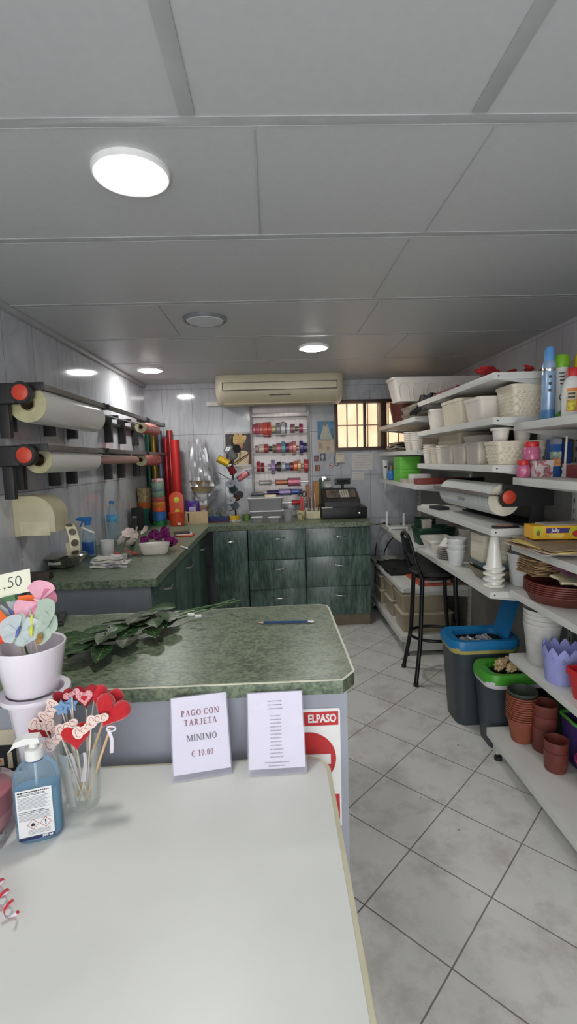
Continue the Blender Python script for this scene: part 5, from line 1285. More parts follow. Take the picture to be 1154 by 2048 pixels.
for k in range(4):
    b = MB(); b.T = Matrix.Rotation(-1.95, 4, 'Z') @ Matrix.Translation((.0362, 0, .21-.016*k)); b.box(-.0004, .0005, -.012+.002*k, .010, 0, .005); b.build('print_line', m_blk, t)
b = MB(); b.T = Matrix.Rotation(-1.75, 4, 'Z') @ Matrix.Translation((.0366, 0, .105)) @ Matrix.Rotation(pi/2, 4, 'Y'); b.tube([(.016*cos(2*pi*i/20), .016*sin(2*pi*i/20), 0) for i in range(20)], .0016, 5, True); b.build('ring_print', m_blk, t)
t = thing('cleaner_bottle', 'white plastic bottle with a red cap and an orange label at the right edge', 'bottle', (1.300, 2.08, ZA))
MB().lathe([(.04, 0), (.045, .006), (.046, .135), (.036, .165), (.024, .178), (.022, .182)], 30, sy=.75).build('bottle', m_whitepl, t)
MB().lathe([(.026, .180), (.027, .205), (.022, .215), (0, .216)], 24).build('cap', M('bright red cap', (200, 44, 44), .4), t)
def lab_(u, v): a = -2.55+u*.95; return (.0468*cos(a), .0468*.75*sin(a), .03+.098*v)
MB().sheet(lab_, 12, 2, .0004).build('front_label', M('orange label', (226, 130, 60), .5), t)
def lab2(u, v): a = -2.49+u*.83; return (.0474*cos(a), .0474*.75*sin(a), .034+.042*v)
MB().sheet(lab2, 12, 2, .0003).build('label_picture', M('yellow green picture', (200, 186, 60), .5, vary=.25, scale=60), t)
def lab3(u, v): a = -2.49+u*.83; return (.0474*cos(a), .0474*.75*sin(a), .079+.036*v)
MB().sheet(lab3, 12, 2, .0003).build('label_panel', M('pale label panel', (206, 196, 160), .5), t)
for k in range(2):
    b = MB(); b.sheet(lambda u, v, k=k: (.0480*cos(-2.4+u*.6), .0480*.75*sin(-2.4+u*.6), .086+.014*k+.008*v), 8, 1, .0002); b.build('label_line', m_blk, t)
t = can('dark green spray can with a yellow cap behind the red capped bottle', (1.405, 2.19, ZA), .034, .24, M('dark green can', (28, 74, 56), .35, .2), M('yellow cap', (206, 186, 40), .45), .06, cap_r=.030)

# row z 1.425
ZBn = 1.4256
m_pinkg = CLEAR('pink sand glass', (220, 150, 176), (206, 112, 150), .72, .12)
m_redlid = M('red lid', (196, 42, 44), .4)
for k, (x, y, z, lab, r, h) in enumerate(((1.172, 2.235, 0, 'pink sand jar with a red lid, lower and left of the pair', .030, .058), (1.205, 2.225, .078+.0012, 'pink sand jar with a red lid, upper one on the gift box', .038, .062))):
    t = thing('sand_jar', lab, 'jar', (x, y, ZBn+z), 0, 'red lidded pink jars')
    MB().lathe([(r*.86, 0), (r, .006), (r, h-.012), (r*.8, h)], 8 if k == 0 else 10).build('jar', m_pinkg, t)
    MB().lathe([(r*.8, h+.0005), (r*.82, h+.004), (r*.82, h+.02), (r*.75, h+.024), (0, h+.024)], 24).build('lid', m_redlid, t)
m_gift = MOTTLE('rose print carton', [(.38, (214, 206, 202)), (.5, (206, 196, 194)), (.57, (178, 88, 98)), (.64, (116, 110, 110)), (.72, (210, 202, 198))], 26, .45)
t = thing('printed_box', 'small white box with a rose print under the upper pink jar', 'box', (1.243, 2.225, ZBn), 0)
MB().box(-.042, .042, -.04, .03, 0, .046, .001).build('box', m_gift, t); MB().box(-.043, .043, -.041, .031, .0465, .0775, .001).build('lid', m_gift, t)
m_bluebox = M('royal blue card', (44, 92, 158), .4, vary=.05)
def tall_box(label, x, y, w, d, h, m, panels):
    t = thing('tall_box', label, 'box', (x, y, ZBn)); MB().box(0, w, 0, d, 0, h, .001).build('box', m, t)
    for (z0, z1, mm, nm) in panels: MB().box(-.0006, w+.0006, -.0006, d*.5, h*z0, h*z1).build(nm, mm, t)
    return t
m_papr = M('orange print', (216, 142, 92), .5, vary=.3, scale=50); m_ptx = M('pale text print', (150, 168, 150), .5, vary=.35, scale=80)
tall_box('tall blue box with an orange picture at its foot', 1.298, 2.205, .036, .06, .175, m_bluebox, ((.28, .48, m_papr, 'picture'), (.5, .66, m_ptx, 'print'), (.86, .999, m_clearbox, 'window')))
tall_box('tall dark blue box standing behind the white sticks', 1.35, 2.225, .045, .055, .16, M('navy card', (38, 66, 126), .35), ())
o = MB().tube([(0, 0, 0), (.006, .0, .185)], .005, 10).build('white_stick', m_whitepl, None, (1.342, 2.19, ZBn+.001)); tag(o, 'slim white stick leaning between the two blue boxes', 'stick')
for k in range(4):
    o = MB().box(-.022, .022, -.03, .03, 0, .0145, .001).build('match_box', m_whitepl, None, (1.335+.003*(k % 2), 2.135, ZBn+.0152*k)); tag(o, 'small white box in the stack below the dark blue box, %s' % nth(k, 4), 'box', 'stack of small white boxes')
o = MB().box(-.1, .04, -.035, .06, 0, .058, .002).build('dark_red_box', M('dark red carton', (112, 38, 40), .45), None, (1.40-.001, 2.02, ZBn)); o.location = (1.40, 2.05, ZBn); tag(o, 'dark red box right of the stack of small white boxes', 'box')
tl = tall_box('tall red box with a fruit print at the right edge of the frame', 1.34, 1.99, .05, .05, .15, M('red card', (170, 50, 44), .45), ((.1, .45, m_papr, 'picture'), (.5, .72, m_ptx, 'print')))
tl.location.z = ZBn+.0585

# hair dye box on papers
ZC_ = 1.1056
rn = random.Random(3)
for k in range(6):
    c_ = [(196, 190, 180), (168, 146, 116), (200, 176, 166), (186, 160, 120), (206, 186, 110), (150, 128, 104)][k]
    def pf_(u, v, k=k): return ((u-.5)*.28+.012*sin(v*5+k*2), (v-.5)*.36+.01*sin(u*6+k), .0062*(k+1)+.002*sin(u*9+v*7+k))
    o = MB().sheet(pf_, 8, 8, .0035).build('paper_bag', M('flat paper %d' % k, c_, .7, vary=.08), None, (1.245+.008*(k % 3), 2.10-.012*k, ZC_+.003), rn.uniform(-.08, .08)); tag(o, 'flat paper bag in the pile under the yellow box, %s' % nth(k, 6), 'paper bag', 'paper bags under the yellow box')
t = thing('dye_box', 'yellow and purple carton with white lettering lying on the paper bags', 'box', (1.165, 2.20, ZC_+.0465), -.10)
bw, bd, bh = .34, .10, .06
MB().box(0, bw, -bd, 0, 0, bh, .001).build('carton', M('golden yellow card', (226, 172, 40), .4, vary=.05), t)
F = -bd-.0004
def front(pts, m, nm, k=0):
    b = MB(); b.T = Matrix(((1, 0, 0, 0), (0, 0, 1, F), (0, 1, 0, 0), (0, 0, 0, 1))); b.prism(pts, -.0003-.0002*k, .0); b.build(nm, m, t)
m_purp = M('purple print', (70, 56, 120), .4); m_limep = M('lime print', (178, 186, 50), .4, vary=.1)
front([(.055, .028), (.15, .028), (.158, .05), (.055, .05)], m_purp, 'purple_band')
front(ell(.022, .034, .020, .026), m_limep, 'lime_oval'); front([(.012, .02), (.026, .014), (.03, .03), (.03, .046), (.025, .036), (.021, .048), (.018, .036), (.013, .042)], M('brown hand print', (128, 88, 56), .5), 'hand_shape', 1)
front(ell(.20, .03, .048, .028), m_limep, 'lime_oval'); front(ell(.19, .024, .022, .016), M('red print', (176, 52, 44), .5), 'red_shape', 1); front(ell(.2, .04, .011, .010), M('dark brown print', (80, 50, 40), .5), 'brown_shape', 2)
front([(.065, .006), (.13, .006), (.135, .024), (.065, .024)], M('orange flare', (236, 186, 84), .5, vary=.2), 'orange_band')
lettering('Jolly', .014, m_whitepl, t, (.095, F-.0006, .040), (pi/2, 0, 0), None, 'lettering', .0003, .0008)
o = MB().box(.09, .33, -.05, .05, 0, .006, .002).build('tray_film', m_clearbox, None, (1.17, 2.2, ZC_+.04+.07)); tag(o, 'clear film sheet lying on top of the yellow carton', 'film sheet')
o.location = (1.12, 2.14, ZC_+.1068)

# kraft bags, saucers, star dish on z .872
ZD = .8726
for k in range(9):
    def kf(u, v, k=k): return ((u-.5)*.15+.004*sin(v*6+k), (v-.5)*.17, .0085*(k+1)+.0035*sin(u*7+v*5+k*1.7))
    o = MB().sheet(kf, 8, 8, .005).build('kraft_bag', M('kraft paper %d' % (k % 3), [(150, 122, 86), (134, 106, 74), (164, 136, 98)][k % 3], .75, vary=.1), None, (1.245+.006*(k % 2), 2.20-.003*k, ZD+.096), (.0, .03, .06*(k % 3)-.06)); tag(o, 'folded kraft paper bag in the pile behind the saucers, %s' % nth(k, 9), 'paper bag', 'kraft bags behind the saucers')
s0 = None
for k in range(6):
    if s0 is None:
        s0 = MB().lathe([(.13, 0), (.135, .003), (.156, .04), (.16, .042), (.16, .046), (.153, .046), (.133, .007), (0, .006)], 40).build('pot_saucer', m_terrad, None, (1.29, 2.09, ZD)); o = s0
    else: o = s0.copy(); COL.objects.link(o); o.location.z += .0095*k
    tag(o, 'dark terracotta saucer in the stack at the right edge, %s' % nth(k, 6), 'saucer', 'dark terracotta saucers')
t = thing('star_dish', 'cream star shaped foil dish lying on the terracotta saucers', 'dish', (1.29, 2.02, ZD+.104), (.12, -.1, .5))
st = [((.09 if k % 2 == 0 else .058)*cos(pi*k/6), (.09 if k % 2 == 0 else .058)*sin(pi*k/6)) for k in range(12)]
MB().prism(st, .002, .018, .003).build('candle', M('cream wax', (206, 196, 164), .5, vary=.04), t)
b = MB(); b.prism([(x*1.05, y*1.05) for x, y in st], 0, .008, .001); b.build('foil', m_steel, t)
t = thing('gift_bag', 'shiny mauve foil bag lying above the star dish at the right edge', 'bag', (1.345, 2.02, ZD+.150), (.1, .0, .2))
b = MB(); b.sheet(lambda u, v: ((u-.5)*.2, (v-.5)*.16, .018*sin(pi*u)*sin(pi*v)+.006*sin(u*17+v*9)), 14, 10, .012); b.build('bag', M('mauve foil', (136, 84, 112), .25, .3, vary=.25, scale=14), t, ang=20)

# pots on z .545
ZE = .5456
stack(['tall grey white bucket behind the lilac pot, %s of its stack' % nth(k, 4) for k in range(4)], (1.245, 2.165, ZE), .06, .082, .20, .022, M('grey white plastic', (190, 188, 184), .5), 'grey white buckets', 'plastic_bucket', .002, 'bucket')
def crown_pot(label, loc, r0, r1, h, m, n=11):
    t = thing('scalloped_pot', label, 'pot', loc)
    K = n*8
    def wall(sg, off):
        V = []
        return V
    b = MB(); rows = 6; o_, i_ = [], []
    for k in range(K):
        a = 2*pi*k/K; ph = (k % 8)/8.0; tip = 1-abs(2*ph-1); hh = h-.032+.032*tip**.8+.004*abs(sin(ph*4*pi))
        co, ci = [], []
        for j in range(rows+1):
            z = hh*j/rows; r = r0+(r1-r0)*(z/h); co.append(b._v((r*cos(a), r*sin(a), z))); ci.append(b._v(((r-.003)*cos(a), (r-.003)*sin(a), max(z, .004))))
        o_.append(co); i_.append(ci)
    for k in range(K):
        q_ = (k+1) % K
        for j in range(rows): b._f([o_[k][j], o_[q_][j], o_[q_][j+1], o_[k][j+1]]); b._f([i_[k][j+1], i_[q_][j+1], i_[q_][j], i_[k][j]])
        b._f([o_[k][rows], o_[q_][rows], i_[q_][rows], i_[k][rows]])
    b._f([c[0] for c in o_][::-1]); b._f([c[0] for c in i_])
    b.build('pot', m, t)
    mh = M('pierced dot', (96, 100, 150), .6)
    for k in range(n):
        for j, (da, dz) in enumerate(((0, 0), (.07, .008), (-.07, .008), (.0, .016))):
            a = 2*pi*(k+.5)/n+da; z = h*.62+dz; r = r0+(r1-r0)*z/h+.0003
            if sin(a) > .35: continue
            bb = MB(); bb.T = Matrix.Rotation(a, 4, 'Z') @ Matrix.Translation((r, 0, z)) @ Matrix.Rotation(pi/2, 4, 'Y'); bb.lathe([(.0022, 0), (.0022, .0003), (0, .0003)], 8); bb.build('pierced_dot', mh, t)
    return t
crown_pot('lilac pot with a pierced scalloped rim at the shelf edge', (1.228, 1.98, ZE), .062, .079, .165, M('lilac plastic', (146, 150, 206), .5, vary=.03))
t = thing('square_pot', 'bright red square pot right of the lilac scalloped pot', 'pot', (1.232, 1.80, ZE), .15)
b = MB(); b.loft([stad2(.08, .08, 0, .012), stad2(.115, .115, .10, .014), stad2(.125, .125, .102, .016), stad2(.125, .125, .125, .016), stad2(.115, .115, .125, .014), stad2(.104, .104, .10, .014), stad2(.074, .074, .005, .012)]); b.build('pot', M('red plastic', (188, 30, 40), .4), t)
round_pot('deep purple pot behind the lilac pot at the right edge', (1.40, 2.0, ZE), .062, .078, .205, M('deep purple plastic', (62, 34, 84), .45), 'flower_pot', None, .006)

# pots on the base shelf z .16
ZF = .1606
stack(['ribbed terracotta pot in the tall stack on the base shelf, %s' % nth(k, 11) for k in range(11)], (1.157, 2.165, ZF), .046, .066, .12, .0115, m_terra, 'stack of terracotta pots on the base shelf', 'flower_pot', .006)
round_pot('dark green pot nested on top of the terracotta stack', (1.157, 2.165, ZF+.1275), .05, .063, .125, M('moss green plastic', (52, 60, 50), .6), 'flower_pot', None, .004)
t0 = stack(['tall narrow dark terracotta pot, %s of three nested' % nth(k, 3) for k in range(3)], (1.222, 2.085, ZF), .050, .054, .118, .055, m_terrad, 'tall narrow terracotta stack', 'flower_pot', .0006)
stack(['small dark terracotta pot nearest the camera, %s of two nested' % nth(k, 2) for k in range(2)], (1.192, 1.94, ZF), .045, .049, .09, .048, m_terrad, 'small terracotta stack nearest the camera', 'flower_pot', .0006)
t = thing('square_pot', 'purple square pot with a green rim at the right edge of the base shelf', 'pot', (1.33, 1.975, ZF))
b = MB(); b.loft([stad2(.10, .10, 0, .015), stad2(.135, .135, .2, .018), stad2(.13, .13, .2, .018), stad2(.095, .095, .005, .015)]); b.build('pot', M('indigo plastic', (54, 38, 92), .4), t)
b = MB(); b.loft([stad2(.136, .136, .2, .018), stad2(.14, .14, .202, .018), stad2(.14, .14, .212, .018), stad2(.124, .124, .212, .018), stad2(.124, .124, .2, .018)], False); b.build('rim', M('green rim', (70, 150, 50), .4), t)
round_pot('magenta pot at the right edge of the base shelf', (1.262, 1.80, ZF), .045, .06, .125, M('magenta plastic', (168, 40, 96), .4), 'flower_pot', None, .005)
t = thing('dark_planter', 'dark green planter at the back of the base shelf behind the terracotta pots', 'planter', (1.38, 2.14, ZF))
b = MB(); b.loft([stad2(.11, .16, 0, .015), stad2(.14, .2, .22, .018), stad2(.13, .19, .22, .018), stad2(.10, .15, .005, .015)]); b.build('pot', M('dark green planter', (22, 56, 34), .5), t)

# ---- far low shelves
ZG = .5406
t = thing('black_bag', 'flat black bag lying on the deep low far shelf', 'bag', (1.09, 4.20, ZG))
b = MB(); b.sheet(lambda u, v: ((u-.5)*.28, (v-.5)*.50, .03+.035*sin(pi*u)*sin(pi*v)+.008*sin(u*11+v*9)), 12, 14, .03); b.build('bag', m_blk2, t)
b = MB(); b.tube([(-.08, -.18, .045), (-.14, -.05, .03), (-.13, .1, .03), (-.08, .18, .045)], .008, 8); b.build('handle', m_blk2, t)
for k, (c_, lab, z0, h_, rz, w, d) in enumerate((((176, 84, 56), 'orange red folder, lowest in the pile on the low far shelf', 0, .02, .05, .30, .34), ((196, 190, 184), 'white magazine in the pile on the low far shelf', .0206, .014, -.06, .22, .30), ((150, 78, 60), 'brick folder on top of the pile on the low far shelf', .0352, .03, .03, .24, .28))):
    o = MB().box(-w/2, w/2, -d/2, d/2, 0, h_, .002).build('folder', M('pile folder %d' % k, c_, .5, vary=.15, scale=12), None, (1.24, 3.76, ZG+z0), rz); tag(o, lab, 'folder', 'pile of folders')
o = MB().box(-.05, .05, -.06, .06, 0, .012, .002).build('blue_booklet', M('blue print booklet', (60, 80, 140), .5, vary=.4, scale=20), None, (1.17, 3.72, ZG+.066), .3); tag(o, 'small blue booklet lying on the pile of folders', 'booklet')
for k, (x, y, z, w, d, h, lab, fill) in enumerate((
    (1.17, 3.76, ZF, .40, .26, .14, 'long cloudy food box on the base shelf, lower of the nearest pair', (170, 160, 140)), (1.15, 3.77, ZF+.158, .36, .25, .13, 'long cloudy food box on the base shelf, upper of the nearest pair', (176, 166, 146)),
    (1.11, 4.16, ZF, .26, .26, .13, 'square cloudy food box with pink contents, lower of the middle pair', (180, 120, 112)), (1.11, 4.16, ZF+.148, .26, .26, .13, 'square cloudy food box, upper of the middle pair', (186, 170, 150)),
    (1.09, 4.52, ZF, .24, .24, .12, 'cloudy food box with red contents, lower of the farthest pair', (160, 70, 70)), (1.09, 4.52, ZF+.138, .24, .24, .12, 'cloudy food box, upper of the farthest pair', (180, 160, 150)))):
    clear_box(lab, x, y, w, d, h, z, .014, CLEAR('beige food plastic', (230, 220, 200), (208, 194, 170), .42, .25), M('beige lid', (196, 184, 162), .45), 'food_box', 'cloudy food boxes on the base shelf', M('box fill %d' % k, fill, .7, vary=.2))
# outlet, plug, cables
q = P(767, 1115, y=YB-.02)
t = thing('wall_outlet', 'white double wall socket with a black plug beside the cabinet', 'socket', (q.x, YB-.001, q.z))
MB().box(-.045, .045, -.022, 0, -.04, .05, .005).build('box', m_whitepl, t)
b = MB(); b.T = Matrix.Translation((.002, -.022, .0)) @ Matrix.Rotation(pi/2, 4, 'X'); b.lathe([(.019, 0), (.017, .02), (.01, .03), (0, .03)], 18); b.build('plug', m_blk, t)
q2 = P(768, 1045, y=YB-.02)
t = thing('phone_socket', 'small white phone socket above the wall socket', 'socket', (q2.x, YB-.001, q2.z)); MB().box(-.03, .03, -.025, 0, -.03, .03, .004).build('box', m_whitepl, t); b = MB(); b.box(-.012, .012, -.027, -.0252, -.012, .006, .001); b.build('jack', m_blk, t)
def cable(label, pts, r, m):
    P3 = []
    n = len(pts)
    for i in range((n-1)*6+1):
        u = i/6; k = min(int(u), n-2); f = u-k; p0, p1, p2, p3 = (Vector(pts[max(k-1, 0)]), Vector(pts[k]), Vector(pts[k+1]), Vector(pts[min(k+2, n-1)]))
        P3.append(.5*((2*p1)+(p2-p0)*f+(2*p0-5*p1+4*p2-p3)*f*f+(3*p1-p0-3*p2+p3)*f**3))
    o = MB().tube(P3, r, 6).build('cable', m, None); tag(o, label, 'cable', 'cables by the router'); return o
m_grcab = M('grey cable', (170, 170, 170), .5)
A = lambda px, py, y: P(px, py, y=y)
cable('white cable looping down from the phone socket to the wall socket', [A(768, 1052, 4.93), A(758, 1070, 4.9), A(754, 1090, 4.9), A(762, 1105, 4.9), A(775, 1115, 4.9), A(788, 1122, 4.9)], .005, m_grcab)
cable('black cable coming from the counter to the router', [A(740, 1043, 4.92), A(752, 1049, 4.9), A(768, 1047, 4.88), A(785, 1052, 4.75), A(800, 1060, 4.55), (1.2, 4.53, .91)], .005, m_blk)
cable('black cable dropping from the router to the wall socket', [(1.13, 4.53, .88), A(790, 1068, 4.60), A(778, 1085, 4.83), A(770, 1100, 4.9), A(768, 1113, 4.92)], .006, m_blk)
cable('grey cable running behind the router and down the wall', [A(772, 1052, 4.9), A(760, 1065, 4.93), A(752, 1095, 4.93), A(751, 1130, 4.93), A(750, 1165, 4.93)], .005, M('charcoal cable', (60, 62, 66), .5))

# ================================================================ BAR STOOL AND BINS
def skinny(pts, r, n=10):
    return pts
SX, SY = 1.085, 3.235
t = thing('bar_stool', 'tall black metal bar stool with a low curved back standing beside the shelves', 'bar stool', (SX, SY, 0))
m_stool = M('black painted metal', (22, 23, 25), .35, .3, vary=.1)
hs = .765
MB().lathe([(.14, hs-.03), (.165, hs-.022), (.168, hs-.008), (.16, hs), (.0, hs+.008)], 36).build('seat', M('black vinyl', (26, 26, 28), .5), t)
feet = [(-.173, -.165), (-.173, .137), (.19, -.165), (.19, .137)]
for fx, fy in feet:
    tx, ty = (-.11 if fx < 0 else .11), (-.10 if fy < 0 else .10)
    kx, ky = (-.128 if fx < 0 else .14), (-.115 if fy < 0 else .11)
    pts = [(tx, ty, hs-.03), (tx*1.06, ty*1.03, .55), (kx, ky, .30), (kx+(fx-kx)*.25, ky+(fy-ky)*.25, .22), (fx, fy, .012)]
    b = MB(); b.tube(pts, .0145, 10); b.build('leg', m_stool, t)
    b = MB(); b.lathe([(.017, 0), (.018, .02), (.0155, .022)], 14); b.build('rubber_foot', m_rubber, t, (fx, fy, 0))
b = MB(); b.tube([(.165*cos(2*pi*i/36), .15*sin(2*pi*i/36)-.002, .30) for i in range(36)], .011, 8, True); b.build('foot_ring', m_stool, t)
b = MB(); b.tube([(.13*cos(2*pi*i/36), .12*sin(2*pi*i/36), hs-.045) for i in range(36)], .010, 8, True); b.build('seat_ring', m_stool, t)
bp_ = [(-.115, -.115, hs-.04), (-.16, -.115, hs+.07), (-.185, -.105, hs+.18), (-.20, -.07, hs+.245), (-.205, 0, hs+.262), (-.20, .07, hs+.245), (-.185, .105, hs+.18), (-.16, .115, hs+.07), (-.115, .115, hs-.04)]
b = MB(); b.tube(bp_, .0125, 10); b.build('back_frame', m_stool, t)
b = MB(); b.sheet(lambda u, v: (-.176-.022*v-.012*(1-(2*u-1)**2), (u-.5)*.20, hs+.13+.10*v), 14, 4, .010); b.build('backrest', m_stool, t)
def bin_(label, loc, l, w, h, lidm, rz, content, linerm, openlid):
    t = thing('recycling_bin', label, 'bin', loc, rz, 'swing lid bins under the shelves')
    m_binb = M('slate grey plastic', (52, 60, 66), .42, vary=.05)
    b = MB(); b.loft([stad2(l*.78, w*.78, 0, .05), stad2(l*.93, w*.93, h*.9, .06), stad2(l*.95, w*.95, h-.03, .06), stad2(l*.92, w*.92, h-.03, .06), stad2(l*.75, w*.75, .006, .05)]); b.build('body', m_binb, t)
    b = MB(); b.loft([stad2(l*.952, w*.952, h-.055, .06), stad2(l*.985, w*.985, h-.03, .06), stad2(l*.98, w*.98, h-.018, .06), stad2(l*.92, w*.92, h-.018, .06)], False); b.build('liner', linerm, t)
    b = MB(); b.loft([stad2(l, w, h-.032, .07), stad2(l*1.0, w*1.0, h, .07), stad2(l*.97, w*.96, h+.018, .07), stad2(l*.72, w*.66, h+.012, .05), stad2(l*.70, w*.64, h-.02, .05)], False); b.build('lid_rim', lidm, t)
    b = MB(); b.loft([stad2(l*.84, w*.84, h-.10, .05), stad2(l*.8, w*.8, h-.08, .05)]); b.build('fill', M('grey brown bin fill', (70, 66, 60), .8), t)  # plain grey brown block filling the bin below its rim
    if openlid:
        lw = w*.60; b = MB(); b.T = Matrix.Translation((l*.30, 0, h+.014)) @ Matrix.Rotation(-1.25, 4, 'Y')
        b.loft([[(x, y, z) for x, y, z in ((0, -lw*.5, 0), (.05, -lw*.5, 0), (.27, -lw*.46, .01), (.30, -lw*.36, .012), (.30, lw*.36, .012), (.27, lw*.46, .01), (.05, lw*.5, 0), (0, lw*.5, 0))], [(x, y, z-.014) for x, y, z in ((0, -lw*.5, 0), (.05, -lw*.5, 0), (.27, -lw*.46, .01), (.30, -lw*.36, .012), (.30, lw*.36, .012), (.27, lw*.46, .01), (.05, lw*.5, 0), (0, lw*.5, 0))]])
        b.build('flap', lidm, t)
    else:
        lw = w*.60; b = MB(); b.T = Matrix.Translation((l*.36, 0, h+.014)) @ Matrix.Rotation(-1.1, 4, 'Y'); b.box(0, .10, -lw*.5, lw*.5, -.012, 0, .004); b.build('flap', lidm, t)
    return t
m_bl = M('cyan blue plastic', (24, 112, 168), .4, vary=.03); m_gr = M('leaf green plastic', (66, 150, 44), .4, vary=.03)
BH = .485
bl = bin_('dark grey bin with a bright blue lid standing open, farther of the two', (1.165, 2.68, 0), .40, .27, BH, m_bl, .0, None, M('yellow liner', (170, 160, 90), .6), True)
gr = bin_('dark grey bin with a bright green lid, nearer of the two', (1.245, 2.42, 0), .39, .235, .398, m_gr, .0, None, M('white liner', (206, 200, 206), .6), False)
rn = random.Random(8)
def crumple(label, loc, s, m, name, cat):
    t_ = MB()
    def f(u, v):
        a, bb = 2*pi*u, pi*v; r = s*(1+.28*sin(5*a+3*bb)+.2*sin(9*bb+2*a)+.12*sin(13*a))
        return (r*sin(bb)*cos(a), r*sin(bb)*sin(a), -r*.6*cos(bb))
    t_.sheet(f, 18, 10); o = t_.build(name, m, None, loc, (rn.uniform(0, 1), rn.uniform(0, 1), rn.uniform(0, 6)), ang=10); tag(o, label, cat); return o
crumple('crumpled clear plastic in the blue bin, left piece', (1.10, 2.655, BH-.03), .045, m_foil, 'plastic_scrap', 'plastic scrap')
crumple('crumpled clear plastic in the blue bin, right piece below the flap', (1.19, 2.65, BH-.025), .05, m_foil, 'plastic_scrap', 'plastic scrap')
m_beigep = M('crumpled beige paper', (190, 166, 122), .8, vary=.15)
for k, (x, y, s, m, lab) in enumerate(((1.17, 2.42, .034, m_beigep, 'crumpled beige paper in the green bin, left piece'), (1.21, 2.375, .03, m_beigep, 'crumpled beige paper in the green bin, front piece'), (1.27, 2.40, .04, M('white tissue', (206, 204, 206), .7), 'crumpled white tissue in the green bin'), (1.315, 2.45, .042, M('tan paper', (176, 146, 110), .8, vary=.12), 'crumpled tan paper in the green bin, farthest right piece'), (1.225, 2.455, .03, MATS['tan paper'] if 'tan paper' in MATS else m_beigep, 'crumpled tan paper in the green bin, back piece'))):
    crumple(lab, (x, y, .428), s, m, 'paper_scrap', 'paper scrap')

# ================================================================ ISLAND TOP
zi = ZI+.0006
# pencil
pa, pb = P(517, 1248, z=ZI), P(628, 1246, z=ZI)
d = pb-pa; Lp = d.length
t = thing('pencil', 'blue pencil with a white end lying on the green counter top', 'pencil', (pa.x, pa.y, zi+.0048), math.atan2(d.y, d.x))
X2 = Matrix.Rotation(pi/2, 4, 'Y')
b = MB(); b.T = X2; b.lathe([(.0045, .018), (.0045, Lp-.022)], 6); b.build('shaft', M('deep blue lacquer', (30, 62, 110), .35), t, ang=20)
b = MB(); b.T = X2; b.lathe([(.0009, .001), (.0044, .0178)], 12); b.build('sharpened_tip', M('bare wood', (206, 176, 136), .7), t)
b = MB(); b.T = X2; b.lathe([(.0047, Lp-.0218), (.0047, Lp-.011)], 14); b.build('ferrule', m_chrome, t)
b = MB(); b.T = X2; b.lathe([(.0044, Lp-.0108), (.0044, Lp-.002), (.003, Lp), (0, Lp)], 14); b.build('eraser', m_whitepl, t)
# cut greenery
m_lf = MOTTLE('glossy dark leaf', [(.3, (24, 44, 24)), (.5, (38, 64, 34)), (.7, (52, 78, 46))], 26, .36, spec=.5)
m_lf2 = MOTTLE('reddish leaf underside', [(.3, (52, 34, 34)), (.5, (44, 58, 36)), (.7, (70, 52, 46))], 20, .4)
m_vein = M('pale leaf vein', (116, 140, 98), .5)
def leaf(t, base, yaw, pitch, roll, l, w, m, bend=.6):
    M0 = Matrix.Translation(base) @ Matrix.Rotation(yaw, 4, 'Z') @ Matrix.Rotation(-pitch, 4, 'Y') @ Matrix.Rotation(roll, 4, 'X')
    def f(u, v, off=0.):
        s_ = 2*v-1; ww = w*.5*(sin(pi*u**.75))**.85
        return (l*u, s_*ww, -bend*l*.5*u*u+abs(s_)*ww*.2+.001*sin(u*22)*abs(s_)+off)
    b = MB(); b.T = M0; b.sheet(f, 12, 6, .0007); o = b.build('leaf', m, t)
    b = MB(); b.T = M0; b.tube([f(u/8, .5, .0006) for u in range(0, 8)], [.0009]*7+[.0004], 5)
    for k in range(1, 6):
        for sg in (-1, 1):
            u = .12+.13*k; b.tube([f(u, .5, .0006), f(min(u+.1, .97), .5+sg*.2, .0006), f(min(u+.16, .98), .5+sg*.36, .0006)], .00035, 4)
    b.build('vein', m_vein, o)
rn = random.Random(21)
S0 = P(140, 1330, z=ZI); S1 = P(380, 1235, z=ZI); S2 = P(480, 1204, z=ZI+.03)
dirv = (S1-S0).normalized(); nrm_ = Vector((-dirv.y, dirv.x, 0))
for s_i, (off, lab, n0) in enumerate(((-.045, 'leafy cut stem nearest the camera in the bundle on the green counter', 9), (.0, 'leafy cut stem in the middle of the bundle on the green counter', 10), (.05, 'leafy cut stem farthest from the camera in the bundle on the green counter', 9))):
    t = thing('leafy_branch', lab, 'cut greenery', (S0.x, S0.y, zi), 0, 'leafy stems on the counter')
    a = nrm_*off+dirv*(.05+.02*s_i); bq = (S1-S0)+nrm_*off*.15; e = (P((480, 470, 458)[s_i], (1203, 1201, 1207)[s_i], z=ZI+.035)-S0); e.z = .04
    pts = [a+Vector((0, 0, .022+.006*s_i)), a*.5+bq*.5+Vector((0, 0, .022+.008*s_i)), bq+Vector((0, 0, .012+.008*s_i)), e]
    b = MB(); b.tube(pts, [.0018, .0024, .0028, .003], 7); b.build('stem', m_stem, t)
    for k in range(n0):
        u = k/(n0-1)*.86; c_ = pts[0]+(pts[2]-pts[0])*u
        yaw = math.atan2(-dirv.y, -dirv.x)+(rn.uniform(.25, 1.15)*(1 if (k+s_i) % 2 else -1))
        c2 = c_+Vector((0, 0, .012+rn.uniform(0, .016)))
        leaf(t, c2, yaw, rn.uniform(-.02, .12), rn.uniform(-.25, .25), rn.uniform(.10, .13), rn.uniform(.058, .074), m_lf if rn.random() > .25 else m_lf2, rn.uniform(.1, .28))
